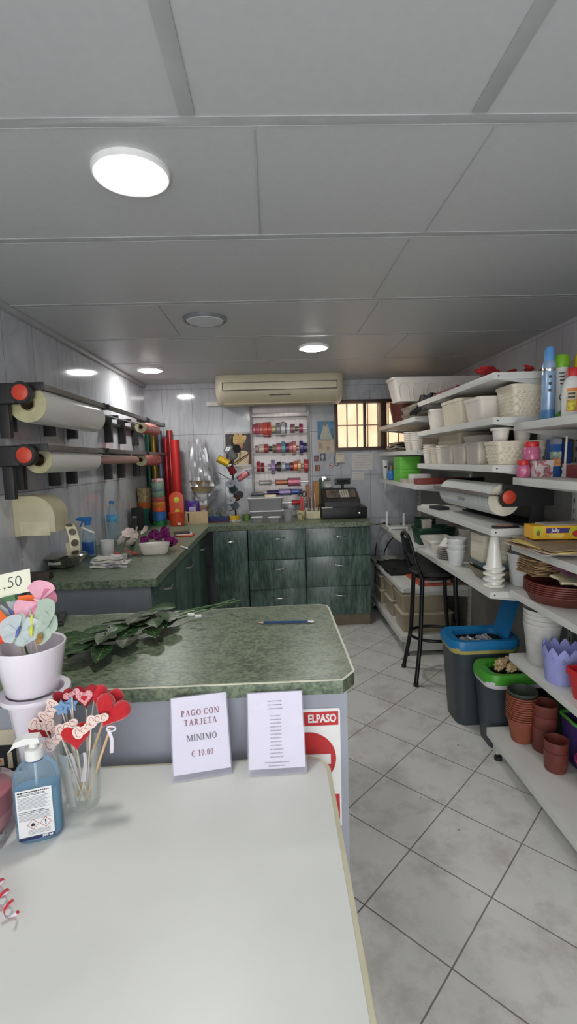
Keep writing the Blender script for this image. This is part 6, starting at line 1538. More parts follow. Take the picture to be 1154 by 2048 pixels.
for k, (px_, py_, lab) in enumerate(((382, 1230, 'small white clip on the leafy stems, left of the pair'), (396, 1233, 'small white clip on the leafy stems, right of the pair'))):
    q = P(px_, py_, z=ZI+.03); o = MB().box(-.012, .012, -.005, .005, -.004, .004, .002).build('stem_clip', m_whitepl, None, (q.x, q.y, ZI+.032), (.2, .1, .3*k)); tag(o, lab, 'clip', 'white clips on the stems')
# keyboard
q = P(118, 1243, z=ZI)
t = thing('keyboard', 'black computer keyboard on the green counter behind the flower pot', 'keyboard', (q.x-.15, q.y-.045, zi), .30)
MB().box(-.19, .18, -.07, .07, 0, .014, .004).build('case', m_blk, t)
kb = None
for r_ in range(5):
    for c_ in range(15):
        x = -.176+c_*.0238; y = -.058+r_*.0245
        if kb is None:
            kb = MB().box(0, .0205, 0, .0205, 0, .006, .0015).build('key', M('dark key', (44, 44, 47), .5), t, (x, y, .0145)); continue
        k_o = kb.copy(); COL.objects.link(k_o); k_o.location = (x, y, .0145)
q = P(10, 1236, z=ZI)
o = MB().box(-.09, .07, -.03, .03, 0, .05, .004).build('maroon_box', M('maroon card', (116, 44, 48), .5), None, (q.x-.06, q.y+.03, zi), .1); tag(o, 'maroon box on the green counter at the left edge of the frame', 'box')
o.location = (-1.02, 1.60, zi)

# ================================================================ ISLAND FRONT SIGNS
FY = 1.2625
def plate_sign(name, label, cat, x0, x1, z0, z1, m):
    t = thing(name, label, cat, (0, FY, 0)); b = MB(); b.T = Matrix(((1, 0, 0, 0), (0, 0, 1, 0), (0, 1, 0, 0), (0, 0, 0, 1))); b.prism(rrect(x0, x1, z0, z1, .006), -.003, 0); b.build('plate', m, t)
    return t
Mxz = Matrix(((1, 0, 0, 0), (0, 0, 1, 0), (0, 1, 0, 0), (0, 0, 0, 1)))
sx1 = .162; cxs = .070; sx0 = 2*cxs-sx1
t = plate_sign('no_entry_sign', 'white sign with a red no entry disc and white capitals on the grey counter front', 'sign', sx0, sx1, .50, .855, m_white)
m_signred = M('sign red paint', (186, 38, 42), .45); m_wlet = M('white lettering', (228, 226, 224), .5)
b = MB(); b.T = Mxz; b.prism([(sx0+.006, .806), (sx1-.005, .806), (sx1-.005, .846), (sx0+.006, .846)], -.0036, -.0031); b.build('red_band', m_signred, t)
b = MB(); b.T = Mxz; b.prism(ell(cxs, .709, .079, .079, 0, 48), -.0036, -.0031); b.build('red_disc', m_signred, t)
b = MB(); b.T = Mxz; b.prism([(cxs-.064, .692), (cxs+.064, .692), (cxs+.064, .722), (cxs-.064, .722)], -.0042, -.0037); b.build('white_bar', m_wlet, t)
b = MB(); b.T = Mxz; b.prism([(sx0+.006, .52), (sx1-.005, .52), (sx1-.005, .60), (sx0+.006, .60)], -.0036, -.0031); b.build('red_band', m_signred, t)
lettering('ELPASO', .022, m_wlet, t, (.112, -.0042, .826), (pi/2, 0, 0), .078, 'lettering', .0003, .0012)
# dark poster at the left
q0 = P(-60, 1495, y=FY-.004); q1 = P(36, 1538, y=FY-.004)
t = plate_sign('dark_poster', 'cream and black poster on the counter front at the left edge', 'poster', q0.x-.08, q1.x, q1.z-.12, P(20, 1460, y=FY-.004).z, M('cream poster', (196, 186, 164), .5))
b = MB(); b.T = Mxz; zt0 = P(20, 1490, y=FY-.004).z; b.prism([(q0.x-.078, q1.z-.005), (q1.x-.0005, q1.z-.005), (q1.x-.0005, zt0), (q0.x-.078, zt0)], -.0036, -.0031); b.build('black_field', m_blk2, t)
for k, (xa, xb, za, zb_, m) in enumerate(((-.025, -.012, .004, .05, M('poster cream bar', (186, 176, 150), .5)), (-.052, -.036, .012, .034, MATS['poster cream bar']), (-.068, -.054, .004, .05, MATS['poster cream bar']), (-.05, -.042, .022, .03, M('poster orange', (206, 90, 40), .5)))):
    b = MB(); b.T = Mxz; b.prism([(q1.x+xa, q1.z+za), (q1.x+xb, q1.z+za), (q1.x+xb, q1.z+zb_), (q1.x+xa, q1.z+zb_)], -.0042-.0003*(k == 3), -.0037); b.build('bar_shape', m, t)

# ================================================================ ACRYLIC SIGN HOLDERS WITH SERIF LETTERING
def serif_glyphs(ch, wt):
    """list of polygons in cap-height units, and the advance"""
    th = .065; G = []
    def rc(x0, x1, y0, y1): G.append([(x0, y0), (x1, y0), (x1, y1), (x0, y1)])
    def stem(x, w=None, y0=0., y1=1., b=True, t=True):
        w = w or wt
        rc(x, x+w, y0, y1)
        if b: rc(x-.08, x+w+.08, y0, y0+th)
        if t: rc(x-.08, x+w+.08, y1-th, y1)
    def diag(xa, ya, xb, yb, w): G.append([(xa, ya), (xa+w, ya), (xb+w, yb), (xb, yb)])
    def ring(cx, cy, rx, ry, a0, a1, tx, ty, n=16):
        for i in range(n):
            a, b2 = radians(a0+(a1-a0)*i/n), radians(a0+(a1-a0)*(i+1)/n)
            G.append([(cx+rx*cos(a), cy+ry*sin(a)), (cx+rx*cos(b2), cy+ry*sin(b2)), (cx+(rx-tx)*cos(b2), cy+(ry-ty)*sin(b2)), (cx+(rx-tx)*cos(a), cy+(ry-ty)*sin(a))])
    t = .085
    if ch in 'PR':
        stem(.12); ring(.34, .735, .28, .265, -90, 90, wt, t); rc(.12, .35, 1-t, 1); rc(.12, .35, .47, .47+t)
        if ch == 'R': diag(.60, 0, .30, .49, wt); rc(.55, .86, 0, th); return G, .86
        return G, .70
    if ch == 'A': diag(.10, 0, .36, 1, t*1.1); diag(.56, 0, .33, 1, wt); rc(.22, .58, .32, .32+t); rc(0, .26, 0, th); rc(.46, .84, 0, th); return G, .84
    if ch == 'G': ring(.42, .5, .38, .52, 40, 325, wt, t); rc(.62, .62+wt*.9, .02, .44); rc(.52, .88, .42, .42+th); rc(.66, .70, .66, .92); return G, .90
    if ch == 'C': ring(.42, .5, .38, .52, 42, 322, wt, t); rc(.68, .72, .66, .97); return G, .80
    if ch == 'O': ring(.43, .5, .39, .52, 0, 360, wt, t, 28); return G, .86
    if ch == '0': ring(.25, .48, .23, .50, 0, 360, wt*.85, t, 24); return G, .53
    if ch == '1': stem(.18, wt*.9, t=False); diag(.06, .80, .2, .98, .06); rc(.08, .18, .80, .85); return G, .50
    if ch == '5': ring(.22, .30, .24, .32, -130, 100, wt*.7, t*1.1); diag(.10, .55, .16, .98, .05); rc(.16, .46, .90, .98); G.append([(.02, .04), (.12, .0), (.12, .1), (.03, .12)]); return G, .52
    if ch == ',': ring(.10, .06, .075, .075, 0, 360, .075, .075, 12); diag(.05, -.18, .13, .06, .045); return G, .24
    if ch == 'N': stem(.12, t*1.1); diag(.62, 0, .10, 1, wt*1.0); stem(.74, t*1.1, b=False); return G, .92
    if ch == 'T': stem(.27, t=False); rc(.02, .70, 1-t, 1); rc(.02, .06, .76, 1); rc(.66, .70, .76, 1); return G, .72
    if ch == 'J': stem(.24, b=False, y0=.12); ring(.16, .14, .08+wt, .17, -150, 0, wt*.9, t); ring(.07, .12, .06, .06, 0, 360, .06, .06, 10); return G, .52
    if ch == 'E': stem(.12); rc(.12, .62, 1-t, 1); rc(.12, .64, 0, t); rc(.12, .48, .49, .49+t); rc(.58, .62, .76, 1); rc(.60, .64, 0, .26); rc(.44, .48, .38, .64); return G, .70
    if ch == 'M': stem(.12, t*1.1); diag(.46, .02, .10, 1, wt); diag(.46, .02, .78, 1, t*1.1); stem(.80, wt); return G, 1.06
    if ch in 'IÍ':
        stem(.10)
        if ch == 'Í': diag(.12, 1.08, .26, 1.32, .09)
        return G, .40
    if ch == '€': ring(.32, .48, .29, .50, 42, 318, wt*.8, t); rc(-.02, .46, .54, .59); rc(-.02, .44, .40, .45); return G, .62
    return G, .30
def serif(text, h, parent, centre, T, m, wt=.2, name='lettering', track=.05, spread=None):
    """flat serif capitals centred on (x,z) of the sheet; T maps sheet coords to the part"""
    adv = []; x = 0; polys = []
    for ch in text:
        g, w = serif_glyphs(ch, wt)
        polys += [[(px+x, py) for px, py in q] for q in g]; x += w+track
    k = h if spread is None else spread/x
    b = MB()
    for q in polys:
        vs = [(centre[0]+(px-x/2)*k, centre[1]+py*h) for px, py in q]
        b._f([b._v(T @ Vector((vx, vz, 0))) for vx, vz in vs])
    return b.build(name, m, parent)
m_acr = CLEAR('clear acrylic', (250, 250, 252), (240, 238, 246), .05, .05, fres=.3)
m_sheet = M('white card sheet', (240, 236, 244), .6, vary=.01)
m_inkr = M('plum ink', (132, 52, 70), .6); m_inkg = M('dark slate ink', (52, 66, 70), .6); m_inkf = M('faint grey ink', (150, 146, 156), .6)
def acrylic_sign(label, bl_px, br_px, top_mid_px, W, H):
    bl, br = P(*bl_px, z=ZW), P(*br_px, z=ZW); mid = (bl+br)/2; ax = (br-bl); ax.z = 0; rz = math.atan2(ax.y, ax.x)
    nrm = Vector((-sin(rz), cos(rz), 0))
    # lean: find how far the top edge lies behind the foot
    best = None
    for i in range(-10, 40):
        ln = radians(i); top = mid+nrm*(H*sin(ln))+Vector((0, 0, H*cos(ln)))
        r = top-Vector((0, 0, CAM_Z)); py = H_/2-FPX*r.dot(UP)/r.dot(FW)
        if best is None or abs(py-top_mid_px) < best[0]: best = (abs(py-top_mid_px), ln)
    ln = best[1]
    t = thing('acrylic_sign', label, 'sign', (mid.x, mid.y, ZW+.001), rz)
    # local sheet frame: x along, y up the sheet, z towards the viewer
    T = Matrix(((1, 0, 0, 0), (0, sin(ln), -cos(ln), 0), (0, cos(ln), sin(ln), 0), (0, 0, 0, 1)))
    b = MB(); b.T = T; b.box(-W/2, W/2, 0, H, .0025, .0042, .0005); b.build('front_panel', m_acr, t)
    b = MB(); b.T = T; b.box(-W/2, W/2, 0, H, -.0030, -.0013, .0005); b.build('rear_panel', m_acr, t)
    fy = H*sin(ln); b = MB(); b.box(-W/2, W/2, .0, max(.05, fy*1.1), 0, .0015, .0003); b.build('foot', m_acr, t)
    b = MB(); b.T = T; b.box(-W/2+.003, W/2-.003, .014, H-.0025, -.0010, .0006); b.build('card_sheet', m_sheet, t)
    return t, T @ Matrix.Translation((0, 0, .0009)), ln
t, T, ln = acrylic_sign('acrylic sign reading PAGO CON TARJETA, left of the two on the white table', (340, 1567), (470, 1546), 1378.5, .149, .1975)
serif('PAGO CON', .0148, t, (.002, .1475), T, m_inkr, spread=.100)
serif('TARJETA', .0148, t, (.002, .1245), T, m_inkr, spread=.086)
serif('MÍNIMO', .0148, t, (.003, .0875), T, m_inkg, spread=.079)
serif('€ 10,00', .0145, t, (.003, .051), T, m_inkr, spread=.057)
t, T, ln = acrylic_sign('acrylic price list sign with small grey lines, right of the two on the white table', (491, 1554), (619, 1546), 1370, .149, .1975)
rn = random.Random(5)
def tiny(y, w, m=m_inkf, h=.0024):
    b = MB(); x = -w/2
    while x < w/2-.002:
        s_ = rn.choice((.002, .003, .0042, .006)); s_ = min(s_, w/2-x)
        b._f([b._v(T @ Vector(v)) for v in ((x, y, 0), (x+s_-.0009, y, 0), (x+s_-.0009, y+h, 0), (x, y+h, 0))]); x += s_
    b.build('printed_line', m, t)
for k, w in enumerate((.038, .040, .040)): tiny(.172-.0092*k, w, M('mid grey ink', (110, 106, 118), .6))
for k in range(12): tiny(.136-.0088*k, .030 if k < 9 else .034)
tiny(.027, .064); tiny(.019, .044)

# ================================================================ SANITISER, GLASS OF HEARTS, POT ON PEDESTAL
zw = ZW+.0006
q = P(83, 1668, z=ZW)
t = thing('sanitiser_bottle', 'blue pump bottle with a white hazard label on the white table', 'pump bottle', (q.x, q.y, zw), radians(16))
m_san = CLEAR('blue bottle plastic', (222, 236, 244), (196, 222, 236), .10, .06, fres=.4)
m_sanl = CLEAR('blue gel', (206, 226, 238), (150, 198, 224), .5, .1, fres=.2)
def ov(w, d, z, n=32): return [(w*.5*abs(cos(2*pi*k/n))**.7*(1 if cos(2*pi*k/n) >= 0 else -1), d*.5*abs(sin(2*pi*k/n))**.7*(1 if sin(2*pi*k/n) >= 0 else -1), z) for k in range(n)]
bw_, bd_ = .092, .052
b = MB(); b.loft([ov(bw_*.9, bd_*.86, 0), ov(bw_, bd_, .008), ov(bw_, bd_, .128), ov(bw_*.95, bd_*.95, .145), ov(bw_*.78, bd_*.85, .160), ov(bw_*.5, bd_*.7, .170), ov(.032, .032, .174)]); b.build('bottle', m_san, t)
b = MB(); b.loft([ov(bw_*.86, bd_*.8, .004), ov(bw_*.95, bd_*.92, .01), ov(bw_*.95, bd_*.92, .112)]); b.build('gel', m_sanl, t)
b = MB(); b.lathe([(.0175, .1745), (.0175, .1765)], 26); b.build('neck_ring', M('navy ring', (30, 52, 110), .4), t)
b = MB(); b.lathe([(.018, .177), (.018, .199), (.016, .201), (.009, .202), (.0085, .212)], 28); b.build('collar', m_whitepl, t)
b = MB(); b.loft([[(x, y*.012, .212+z) for x, y, z in ((.014, -1, 0), (.016, 1, 0), (.012, 1, .012), (.012, -1, .012))], [(x, y*.011, .212+z) for x, y, z in ((-.012, -1, .001), (-.012, 1, .001), (-.012, 1, .015), (-.012, -1, .015))], [(x, y*.008, .212+z) for x, y, z in ((-.036, -1, -.004), (-.036, 1, -.004), (-.034, 1, .008), (-.034, -1, .008))], [(x, y*.006, .212+z) for x, y, z in ((-.048, -1, -.014), (-.048, 1, -.014), (-.042, 1, -.006), (-.042, -1, -.006))]])
b.build('pump_head', m_whitepl, t, ang=50)
b = MB(); b.tube([(0, 0, .01), (0, 0, .2)], .003, 8); b.build('dip_tube', m_cloud, t)
LW, LH = .068, .112
TL = Matrix(((1, 0, 0, -.002), (0, 0, -1, -bd_*.5-.0004), (0, 1, 0, .011), (0, 0, 0, 1)))
def lp(x0, x1, y0, y1, m, nm, k=0, par=None):
    b = MB(); b.T = TL; b.box(x0, x1, y0, y1, .0003*k, .0003*k+.0003); return b.build(nm, m, par or t)
m_lab = M('hazard label white', (226, 226, 226), .45, vary=.01); m_labg = M('label grey text', (146, 148, 152), .5, vary=.18, scale=220, stretch=(1, 1, 4)); m_navy = M('label navy', (34, 44, 84), .45)
L_ = lp(-LW/2, LW/2, 0, LH, m_lab, 'front_label')
lp(-LW/2, LW/2, 0, .0075, m_navy, 'navy_strip', 1, t)
rn = random.Random(2)
def lines(y, w, h, m, gap=.0009, x0=-LW/2+.003):
    b = MB(); b.T = TL; x = x0
    while x < x0+w: s_ = rn.uniform(.002, .006); b.box(x, min(x+s_-gap, x0+w), y, y+h, .00031, .0005); x += s_
    b.build('printed_line', m, t)
lines(.1055, .060, .0028, m_blk); lines(.1015, .052, .0015, m_inkg); lines(.099, .056, .0012, m_inkg)
for k in range(10): lines(.0945-.0028*k, .060-.004*(k % 3), .0013, m_labg, .0005)
lines(.0625, .050, .0017, m_inkg); lines(.059, .057, .0015, m_inkg)
for k in range(5): lines(.0555-.0028*k, .060-.003*(k % 2), .0013, m_labg, .0005)
for k in range(4): lines(.0205-.0028*k, .042, .0012, m_labg, .0006, -LW/2+.018)
lettering('500 ml', .0045, m_lab, t, (.018, -bd_*.5-.0011, .0152), (pi/2, 0, 0), .020, 'lettering', .0002, .0004)
m_haz = M('hazard red', (186, 60, 56), .5)
for cx_ in (-.006, .018):
    b = MB(); b.T = TL @ Matrix.Translation((cx_, .034, 0)) @ Matrix.Rotation(pi/4, 4, 'Z'); s_ = .0082
    for (x0, x1, y0, y1) in ((-s_, s_, -s_, -s_+.0009), (-s_, s_, s_-.0009, s_), (-s_, -s_+.0009, -s_, s_), (s_-.0009, s_, -s_, s_)): b.box(x0, x1, y0, y1, .00031, .0006)
    b.build('hazard_diamond', m_haz, t)
b = MB(); b.T = TL @ Matrix.Translation((-.006, .0335, 0)); b.prism([(-.0032, -.0038), (.0032, -.0038), (.004, -.001), (.0022, .003), (.0014, .0015), (.0004, .006), (-.0016, .002), (-.0026, .003), (-.004, -.001)], .00031, .0006); b.build('flame_mark', m_blk, t)
b = MB(); b.T = TL @ Matrix.Translation((.018, .034, 0)); b.prism([(-.0008, -.0018), (.0008, -.0018), (.0013, .0058), (-.0013, .0058)], .00031, .0006); b.prism(ell(0, -.0042, .0012, .0012, 0, 12), .00031, .0006); b.build('exclamation_mark', m_blk, t)

# glass vase
q = P(167, 1604, z=ZW); g0 = Vector((q.x, q.y, zw))
GH = .145; gr0, gr1 = .037, .049
t = thing('glass_vase', 'clear tapered glass holding felt hearts and word picks on the white table', 'glass', g0)
b = MB(); b.lathe([(gr0*.96, 0), (gr0, .003), (gr1, GH), (gr1-.0012, GH+.0012), (gr1-.0025, GH), (gr0-.003, .014), (gr0*.6, .011), (0, .010)], 40); b.build('glass', CLEAR('vase glass', (250, 251, 250), (236, 240, 240), .015, .03, spec=.8, fres=.42), t)
def heart2(s, n=28):
    out = []
    for k in range(n):
        a = 2*pi*k/n; x = 16*sin(a)**3; y = 13*cos(a)-5*cos(2*a)-2*cos(3*a)-cos(4*a); out.append((x/34*s*1.05, (y+2.5)/34*s*1.05))
    return out
m_felt = M('red felt', (186, 24, 34), .9, vary=.06, scale=120, sheen=.4); m_feltd = M('wine felt', (150, 26, 38), .9, vary=.08, scale=120)
m_gin = M('gingham print', (214, 150, 154), .8, vary=.25, scale=260); m_cream2 = M('cream wood letters', (226, 204, 194), .6, vary=.03); m_etch = M('etched line', (176, 128, 118), .7)
m_stick = M('wooden stick', (206, 176, 134), .7); m_sstk = M('pale stick', (216, 206, 190), .6); m_wrib = M('white satin ribbon', (226, 218, 228), .4)
m_blust = M('blue felt', (116, 152, 188), .9, vary=.06)
def fwd_frame(p, tilt=0., yaw=0., lean=0.):
    """local xy sheet standing up and facing the camera side"""
    return Matrix.Translation(p) @ Matrix.Rotation(yaw, 4, 'Z') @ Matrix.Rotation(pi/2-lean, 4, 'X') @ Matrix.Rotation(tilt, 4, 'Z')
def pick_stick(t, top, foot, m=m_sstk, r=.0016):
    b = MB(); b.tube([foot, top], r, 7); b.build('stick', m, t)
def puffy(b, s, d):
    pts = heart2(s); n = len(pts)
    secs = []
    for k, z in ((.3, -d*.5), (.8, -d*.42), (.97, -d*.2), (1., 0), (.97, d*.2), (.8, d*.42), (.3, d*.5)):
        secs.append([(x*k, y*k, z) for x, y in pts])
    b.loft(secs)
gy = g0.y
def at_vase(px, py, dy): return P(px, py, y=gy+dy)
foot_i = 0
def foot():
    global foot_i; foot_i += 1; a = foot_i*2.4; return g0+Vector((.014*cos(a), .014*sin(a), .0135+.001*foot_i*0))
def heart_pick(label, px, py, s, dy, m, tilt=0., inner=None, d=.018, stick=True, sm=None, ribbon=False):
    p_ = at_vase(px, py, dy); t = thing('heart_pick', label, 'heart pick', (0, 0, 0), 0, 'heart picks in the glass')
    t.location = p_; inv = Matrix.Translation(-p_)
    b = MB(); b.T = inv @ fwd_frame(p_, tilt, .1, .12); puffy(b, s, d); b.build('heart', m, t)
    if inner:
        b = MB(); b.T = inv @ fwd_frame(p_, tilt, .1, .12) @ Matrix.Translation((0, .0, d*.5-.001)); b.prism(heart2(s*.62), 0, .003, .001); b.build('gingham_heart', inner, t)
        b = MB(); b.T = inv @ fwd_frame(p_, tilt, .1, .12) @ Matrix.Translation((0, 0, d*.5+.002)); b.prism(heart2(s*.24), 0, .002); b.build('small_heart', m_felt, t)
    if stick: pick_stick(t, Vector((0, 0, -s*.35)), foot()-p_, sm or m_sstk, .0018 if not sm else .003)
    if ribbon:
        b = MB(); b.sheet(lambda u, v: (-.004+.008*u+(v-.5)*.008+.004*sin(u*4), -.014, -s*.38-.058*u), 8, 2, .0006); b.build('ribbon', m_wrib, t)
        b = MB(); b.tube([(-.006+.02*(1-cos(2*pi*i/14))*.5, -.014, -s*.37+.006*sin(2*pi*i/14)) for i in range(14)], .0022, 5, True); b.build('bow', m_wrib, t)
    return t
heart_pick('dark red heart pick at the back left of the glass', 128, 1398, .05, .035, m_feltd, .2, d=.014)
heart_pick('dark red heart pick peeking out behind the gingham heart', 188, 1384, .035, .045, m_feltd, -.2, d=.012)
heart_pick('wine felt heart pick with a pink gingham heart on its front', 171, 1394, .062, .018, m_feltd, .05, m_gin, .014)
heart_pick('bright red puffy heart pick at the back right, the upper one', 211, 1402, .078, .025, m_felt, -.35, d=.026, sm=m_stick)
heart_pick('large bright red puffy heart pick at the front right with a white ribbon', 221, 1425, .084, -.012, m_felt, -.5, d=.03, sm=m_stick, ribbon=True)
heart_pick('red felt heart pick low in the mouth of the glass', 152, 1474, .07, -.03, m_felt, .1, d=.014, ribbon=False)
heart_pick('red heart pick behind the cream words, leaning far left', 88, 1458, .062, .0, m_feltd, .55, d=.012)
def word_pick(label, px, py, w, h, tilt, dy, loops, m=m_cream2):
    p_ = at_vase(px, py, dy); t = thing('word_pick', label, 'word pick', p_, 0, 'cream word picks in the glass'); inv = Matrix.Translation(-p_)
    F_ = inv @ fwd_frame(p_, tilt, .1, .15)
    # cut-out of overlapping rounded letter blobs
    for k in range(loops):
        u = (k+.5)/loops-.5; hh = h*(.95 if k % 3 == 0 else .6); b = MB(); b.T = F_
        b.prism(ell(u*w, (.12*h if k % 3 == 0 else 0)-(.2*h if k == loops-1 else 0), w/loops*.92, hh*.5, -.35), -.0015+.0002*(k % 2), .0015+.0002*(k % 2), .0008); b.build('letter', m, t)
        b = MB(); b.T = F_ @ Matrix.Translation((u*w, (.12*h if k % 3 == 0 else 0)-(.2*h if k == loops-1 else 0), .0021)) @ Matrix.Rotation(-.35, 4, 'Z')
        b.tube([(w/loops*.40*cos(2*pi*i/16), hh*.33*sin(2*pi*i/16), 0) for i in range(14)], .0006, 4); b.build('etched_loop', m_etch, t)
    pick_stick(t, Vector((0, .002, -h*.2)), foot()-p_)
    return t
word_pick('cream word cut-out pick standing upright at the left of the bunch', 100, 1423, .042, .042, 1.2, -.005, 4)
word_pick('cream word cut-out pick leaning left above the pump bottle', 88, 1452, .056, .03, -.15, -.015, 5)
word_pick('cream word cut-out pick lowest in front of the bunch', 121, 1468, .08, .032, .85, -.035, 6)
word_pick('cream word cut-out pick across the middle of the bunch', 181, 1449, .074, .03, .62, -.045, 6)
word_pick('pink checked word cut-out pick among the red hearts', 143, 1388, .032, .016, .5, .0, 4, m_gin)
for k, (px_, py_, dy, lab) in enumerate(((124, 1416, -.002, 'blue felt star pick, left of the two'), (141, 1409, .006, 'blue felt star pick, right of the two'))):
    p_ = at_vase(px_, py_, dy); t = thing('star_pick', lab, 'star pick', p_, 0, 'blue star picks'); inv = Matrix.Translation(-p_)
    st = [((.021 if i % 2 == 0 else .010)*cos(pi*i/5+.4+k), (.021 if i % 2 == 0 else .010)*sin(pi*i/5+.4+k)) for i in range(10)]
    b = MB(); b.T = inv @ fwd_frame(p_, .2*k, .1, .1); b.prism(st, -.002, .002, .001); b.build('star', m_blust, t)
    b = MB(); b.T = inv @ fwd_frame(p_, 0, .1, .1) @ Matrix.Translation((0, 0, .004)); b.ball((0, 0, 0), .005, 10); b.build('bead', MATS['blue felt'], t)
    pick_stick(t, Vector((0, 0, -.012)), foot()-p_)
t = thing('ribbon_tails', 'white satin ribbon tails hanging inside the glass', 'ribbon', g0)
for k, (a, x0) in enumerate(((-.4, -.012), (.5, .014))):
    b = MB(); b.sheet(lambda u, v: (x0+.006*sin(u*3+k)+(v-.5)*.006*(1+u), -.020+.006*u, .135-.075*u), 8, 2, .0005); b.build('tail', m_wrib, t)
# white pedestal pot and the pot on it
q = P(72, 1552, z=ZW); pd = Vector((q.x-.008, q.y-.03, zw))
s_ = mpp(pd+Vector((0, 0, .2)))
zr = P(66, 1378, y=pd.y).z-zw
cxp = P(66, 1380, y=pd.y).x
pd.x = cxp+.006
t = thing('pedestal_pot', 'tall white tapered pot with a wide rim carrying the flower pot', 'pot', pd)
m_wcer = M('white glazed ceramic', (224, 218, 226), .2, vary=.01, coat=.4)
R_ = 66*mpp(Vector((pd.x, pd.y, zw+zr)))
b = MB(); b.lathe([(R_*.42, 0), (R_*.46, .004), (R_*.62, zr*.5), (R_*.76, zr-.03), (R_*.80, zr-.018), (R_*.96, zr-.014), (R_, zr-.008), (R_*.985, zr), (R_*.8, zr), (R_*.76, zr-.006), (R_*.7, zr-.03), (0, zr-.034)], 44); b.build('body', m_wcer, t)
zp = zw+zr+.0006
ptop = P(62, 1288, y=pd.y).z
hp = ptop-zp; rp_ = 67*mpp(Vector((pd.x, pd.y, ptop)))
t = thing('white_flower_pot', 'smooth white pot holding fabric butterflies on top of the pedestal pot', 'pot', (pd.x-.004, pd.y, zp))
b = MB(); b.lathe([(rp_*.70, 0), (rp_*.74, .003), (rp_*.985, hp-.006), (rp_, hp), (rp_*.985, hp+.002), (rp_*.93, hp-.001), (rp_*.68, .008), (0, .008)], 48); b.build('pot', m_wcer, t)
MB().lathe([(rp_*.72, hp*.3), (0, hp*.32)], 30, close=False).build('moss', M('beige filling', (150, 140, 140), .9, vary=.2), t)
# butterflies on sticks
pc = Vector((pd.x, pd.y, zp+hp*.4))
def wing(b, M0, l, w, curl=.5, notch=.12):
    b.T = M0
    def f(u, v):
        an = (v-.5)*w/l*1.9; r = l*(.06+.94*u)*(.86+.14*cos(an*2.6))*(1+.02*sin(v*12)*u*u); return (r*cos(an), r*sin(an), curl*l*.3*u*u+.0014*sin(v*9)*u)
    b.sheet(f, 10, 24, .0006)
def butterfly(label, px, py, dy, l, w, cols, yaw, m_body, ang0=0., wings=4, pitch=.2):
    p_ = P(px, py, y=pd.y+dy); t = thing('fabric_butterfly', label, 'butterfly decoration', p_, 0, 'fabric butterflies in the white pot'); 
    F_ = Matrix.Rotation(yaw, 4, 'Z') @ Matrix.Rotation(radians(60), 4, 'X') @ Matrix.Rotation(ang0, 4, 'Z')
    for k in range(wings):
        a = (.45, -.5, pi-.45, pi+.5)[k]; b = MB(); s_ = 1. if k % 2 == 0 else .75
        wing(b, F_ @ Matrix.Rotation(a, 4, 'Z') @ Matrix.Rotation(.12, 4, 'Y'), l*s_, w*s_, pitch); b.build('wing', cols[k % len(cols)], t, ang=85)
    b = MB(); b.T = F_; b.tube([(0, -.013, .002), (0, 0, .005), (0, .013, .004)], [.002, .0045, .0025], 10); b.build('body', m_body, t)
    b = MB(); b.T = Matrix(); b.tube([Vector((0, 0, -.002)), pc-p_+Vector((.02*sin(px), .015*cos(px), 0))], .0016, 6); b.build('stick', m_sstk, t)
m_pk = M('pink organza', (222, 160, 180), .5, vary=.05, sheen=.3); m_pk2 = M('rose organza', (196, 116, 140), .5, vary=.08); m_or = M('orange organza', (232, 104, 24), .5, vary=.1); m_or2 = M('red orange organza', (206, 62, 26), .5, vary=.1)
m_mint = CLEAR('mint organza', (206, 220, 206), (200, 216, 202), .6, .4); m_palew = CLEAR('pearl organza', (216, 224, 226), (212, 222, 224), .6, .4); m_yb = M('lime yellow body', (196, 200, 70), .5); m_bb = M('blue body', (84, 94, 150), .5)
butterfly('pink fabric butterfly highest in the white pot', 78, 1204, .03, .058, .046, [m_pk, m_pk2], .5, m_pk, .9, 4)
butterfly('orange fabric butterfly at the left of the white pot', 22, 1244, .0, .078, .056, [m_or, m_or2], .2, m_or, .25, 4)
butterfly('mint white fabric butterfly at the right of the white pot', 66, 1240, -.005, .062, .054, [m_mint, m_mint], -.3, m_yb, .35, 4)
butterfly('mint white fabric butterfly with green wing tips low over the rim of the white pot', 64, 1262, -.025, .06, .042, [m_mint, m_mint], .1, m_yb, .05, 4)
butterfly('pearl fabric butterfly with a blue body low at the left of the white pot', 37, 1264, -.03, .05, .05, [m_palew, m_palew], .2, m_bb, -.3, 4)
butterfly('pearl fabric butterfly behind the orange one', 24, 1226, .03, .045, .045, [m_palew, m_palew], .3, m_bb, .6, 4)
# loose sticker and film tag inside pot rim
q = P(79, 1277, y=pd.y-.035); o = MB().lathe([(.013, 0), (.013, .0008), (0, .0008)], 20, sx=.65).build('gold_sticker', M('gold brown sticker', (140, 108, 56), .5, vary=.25, scale=80), None, q, (pi/2-.3, 0, -.2)); tag(o, 'oval gold brown sticker on the film inside the white pot', 'sticker')
def sleeve(u, v): a = -2.6+u*2.2; r_ = rp_*(.60+.24*v); return (r_*cos(a), r_*sin(a), hp*.32+hp*.66*v+.003*sin(u*30)*v)
t = thing('film_sleeve', 'clear crinkled film sleeve standing inside the white pot', 'film', (pd.x-.004, pd.y, zp)); MB().sheet(sleeve, 36, 5).build('film', CLEAR('thin crinkled film', (226, 220, 228), (214, 208, 216), .3, .15), t, ang=12)
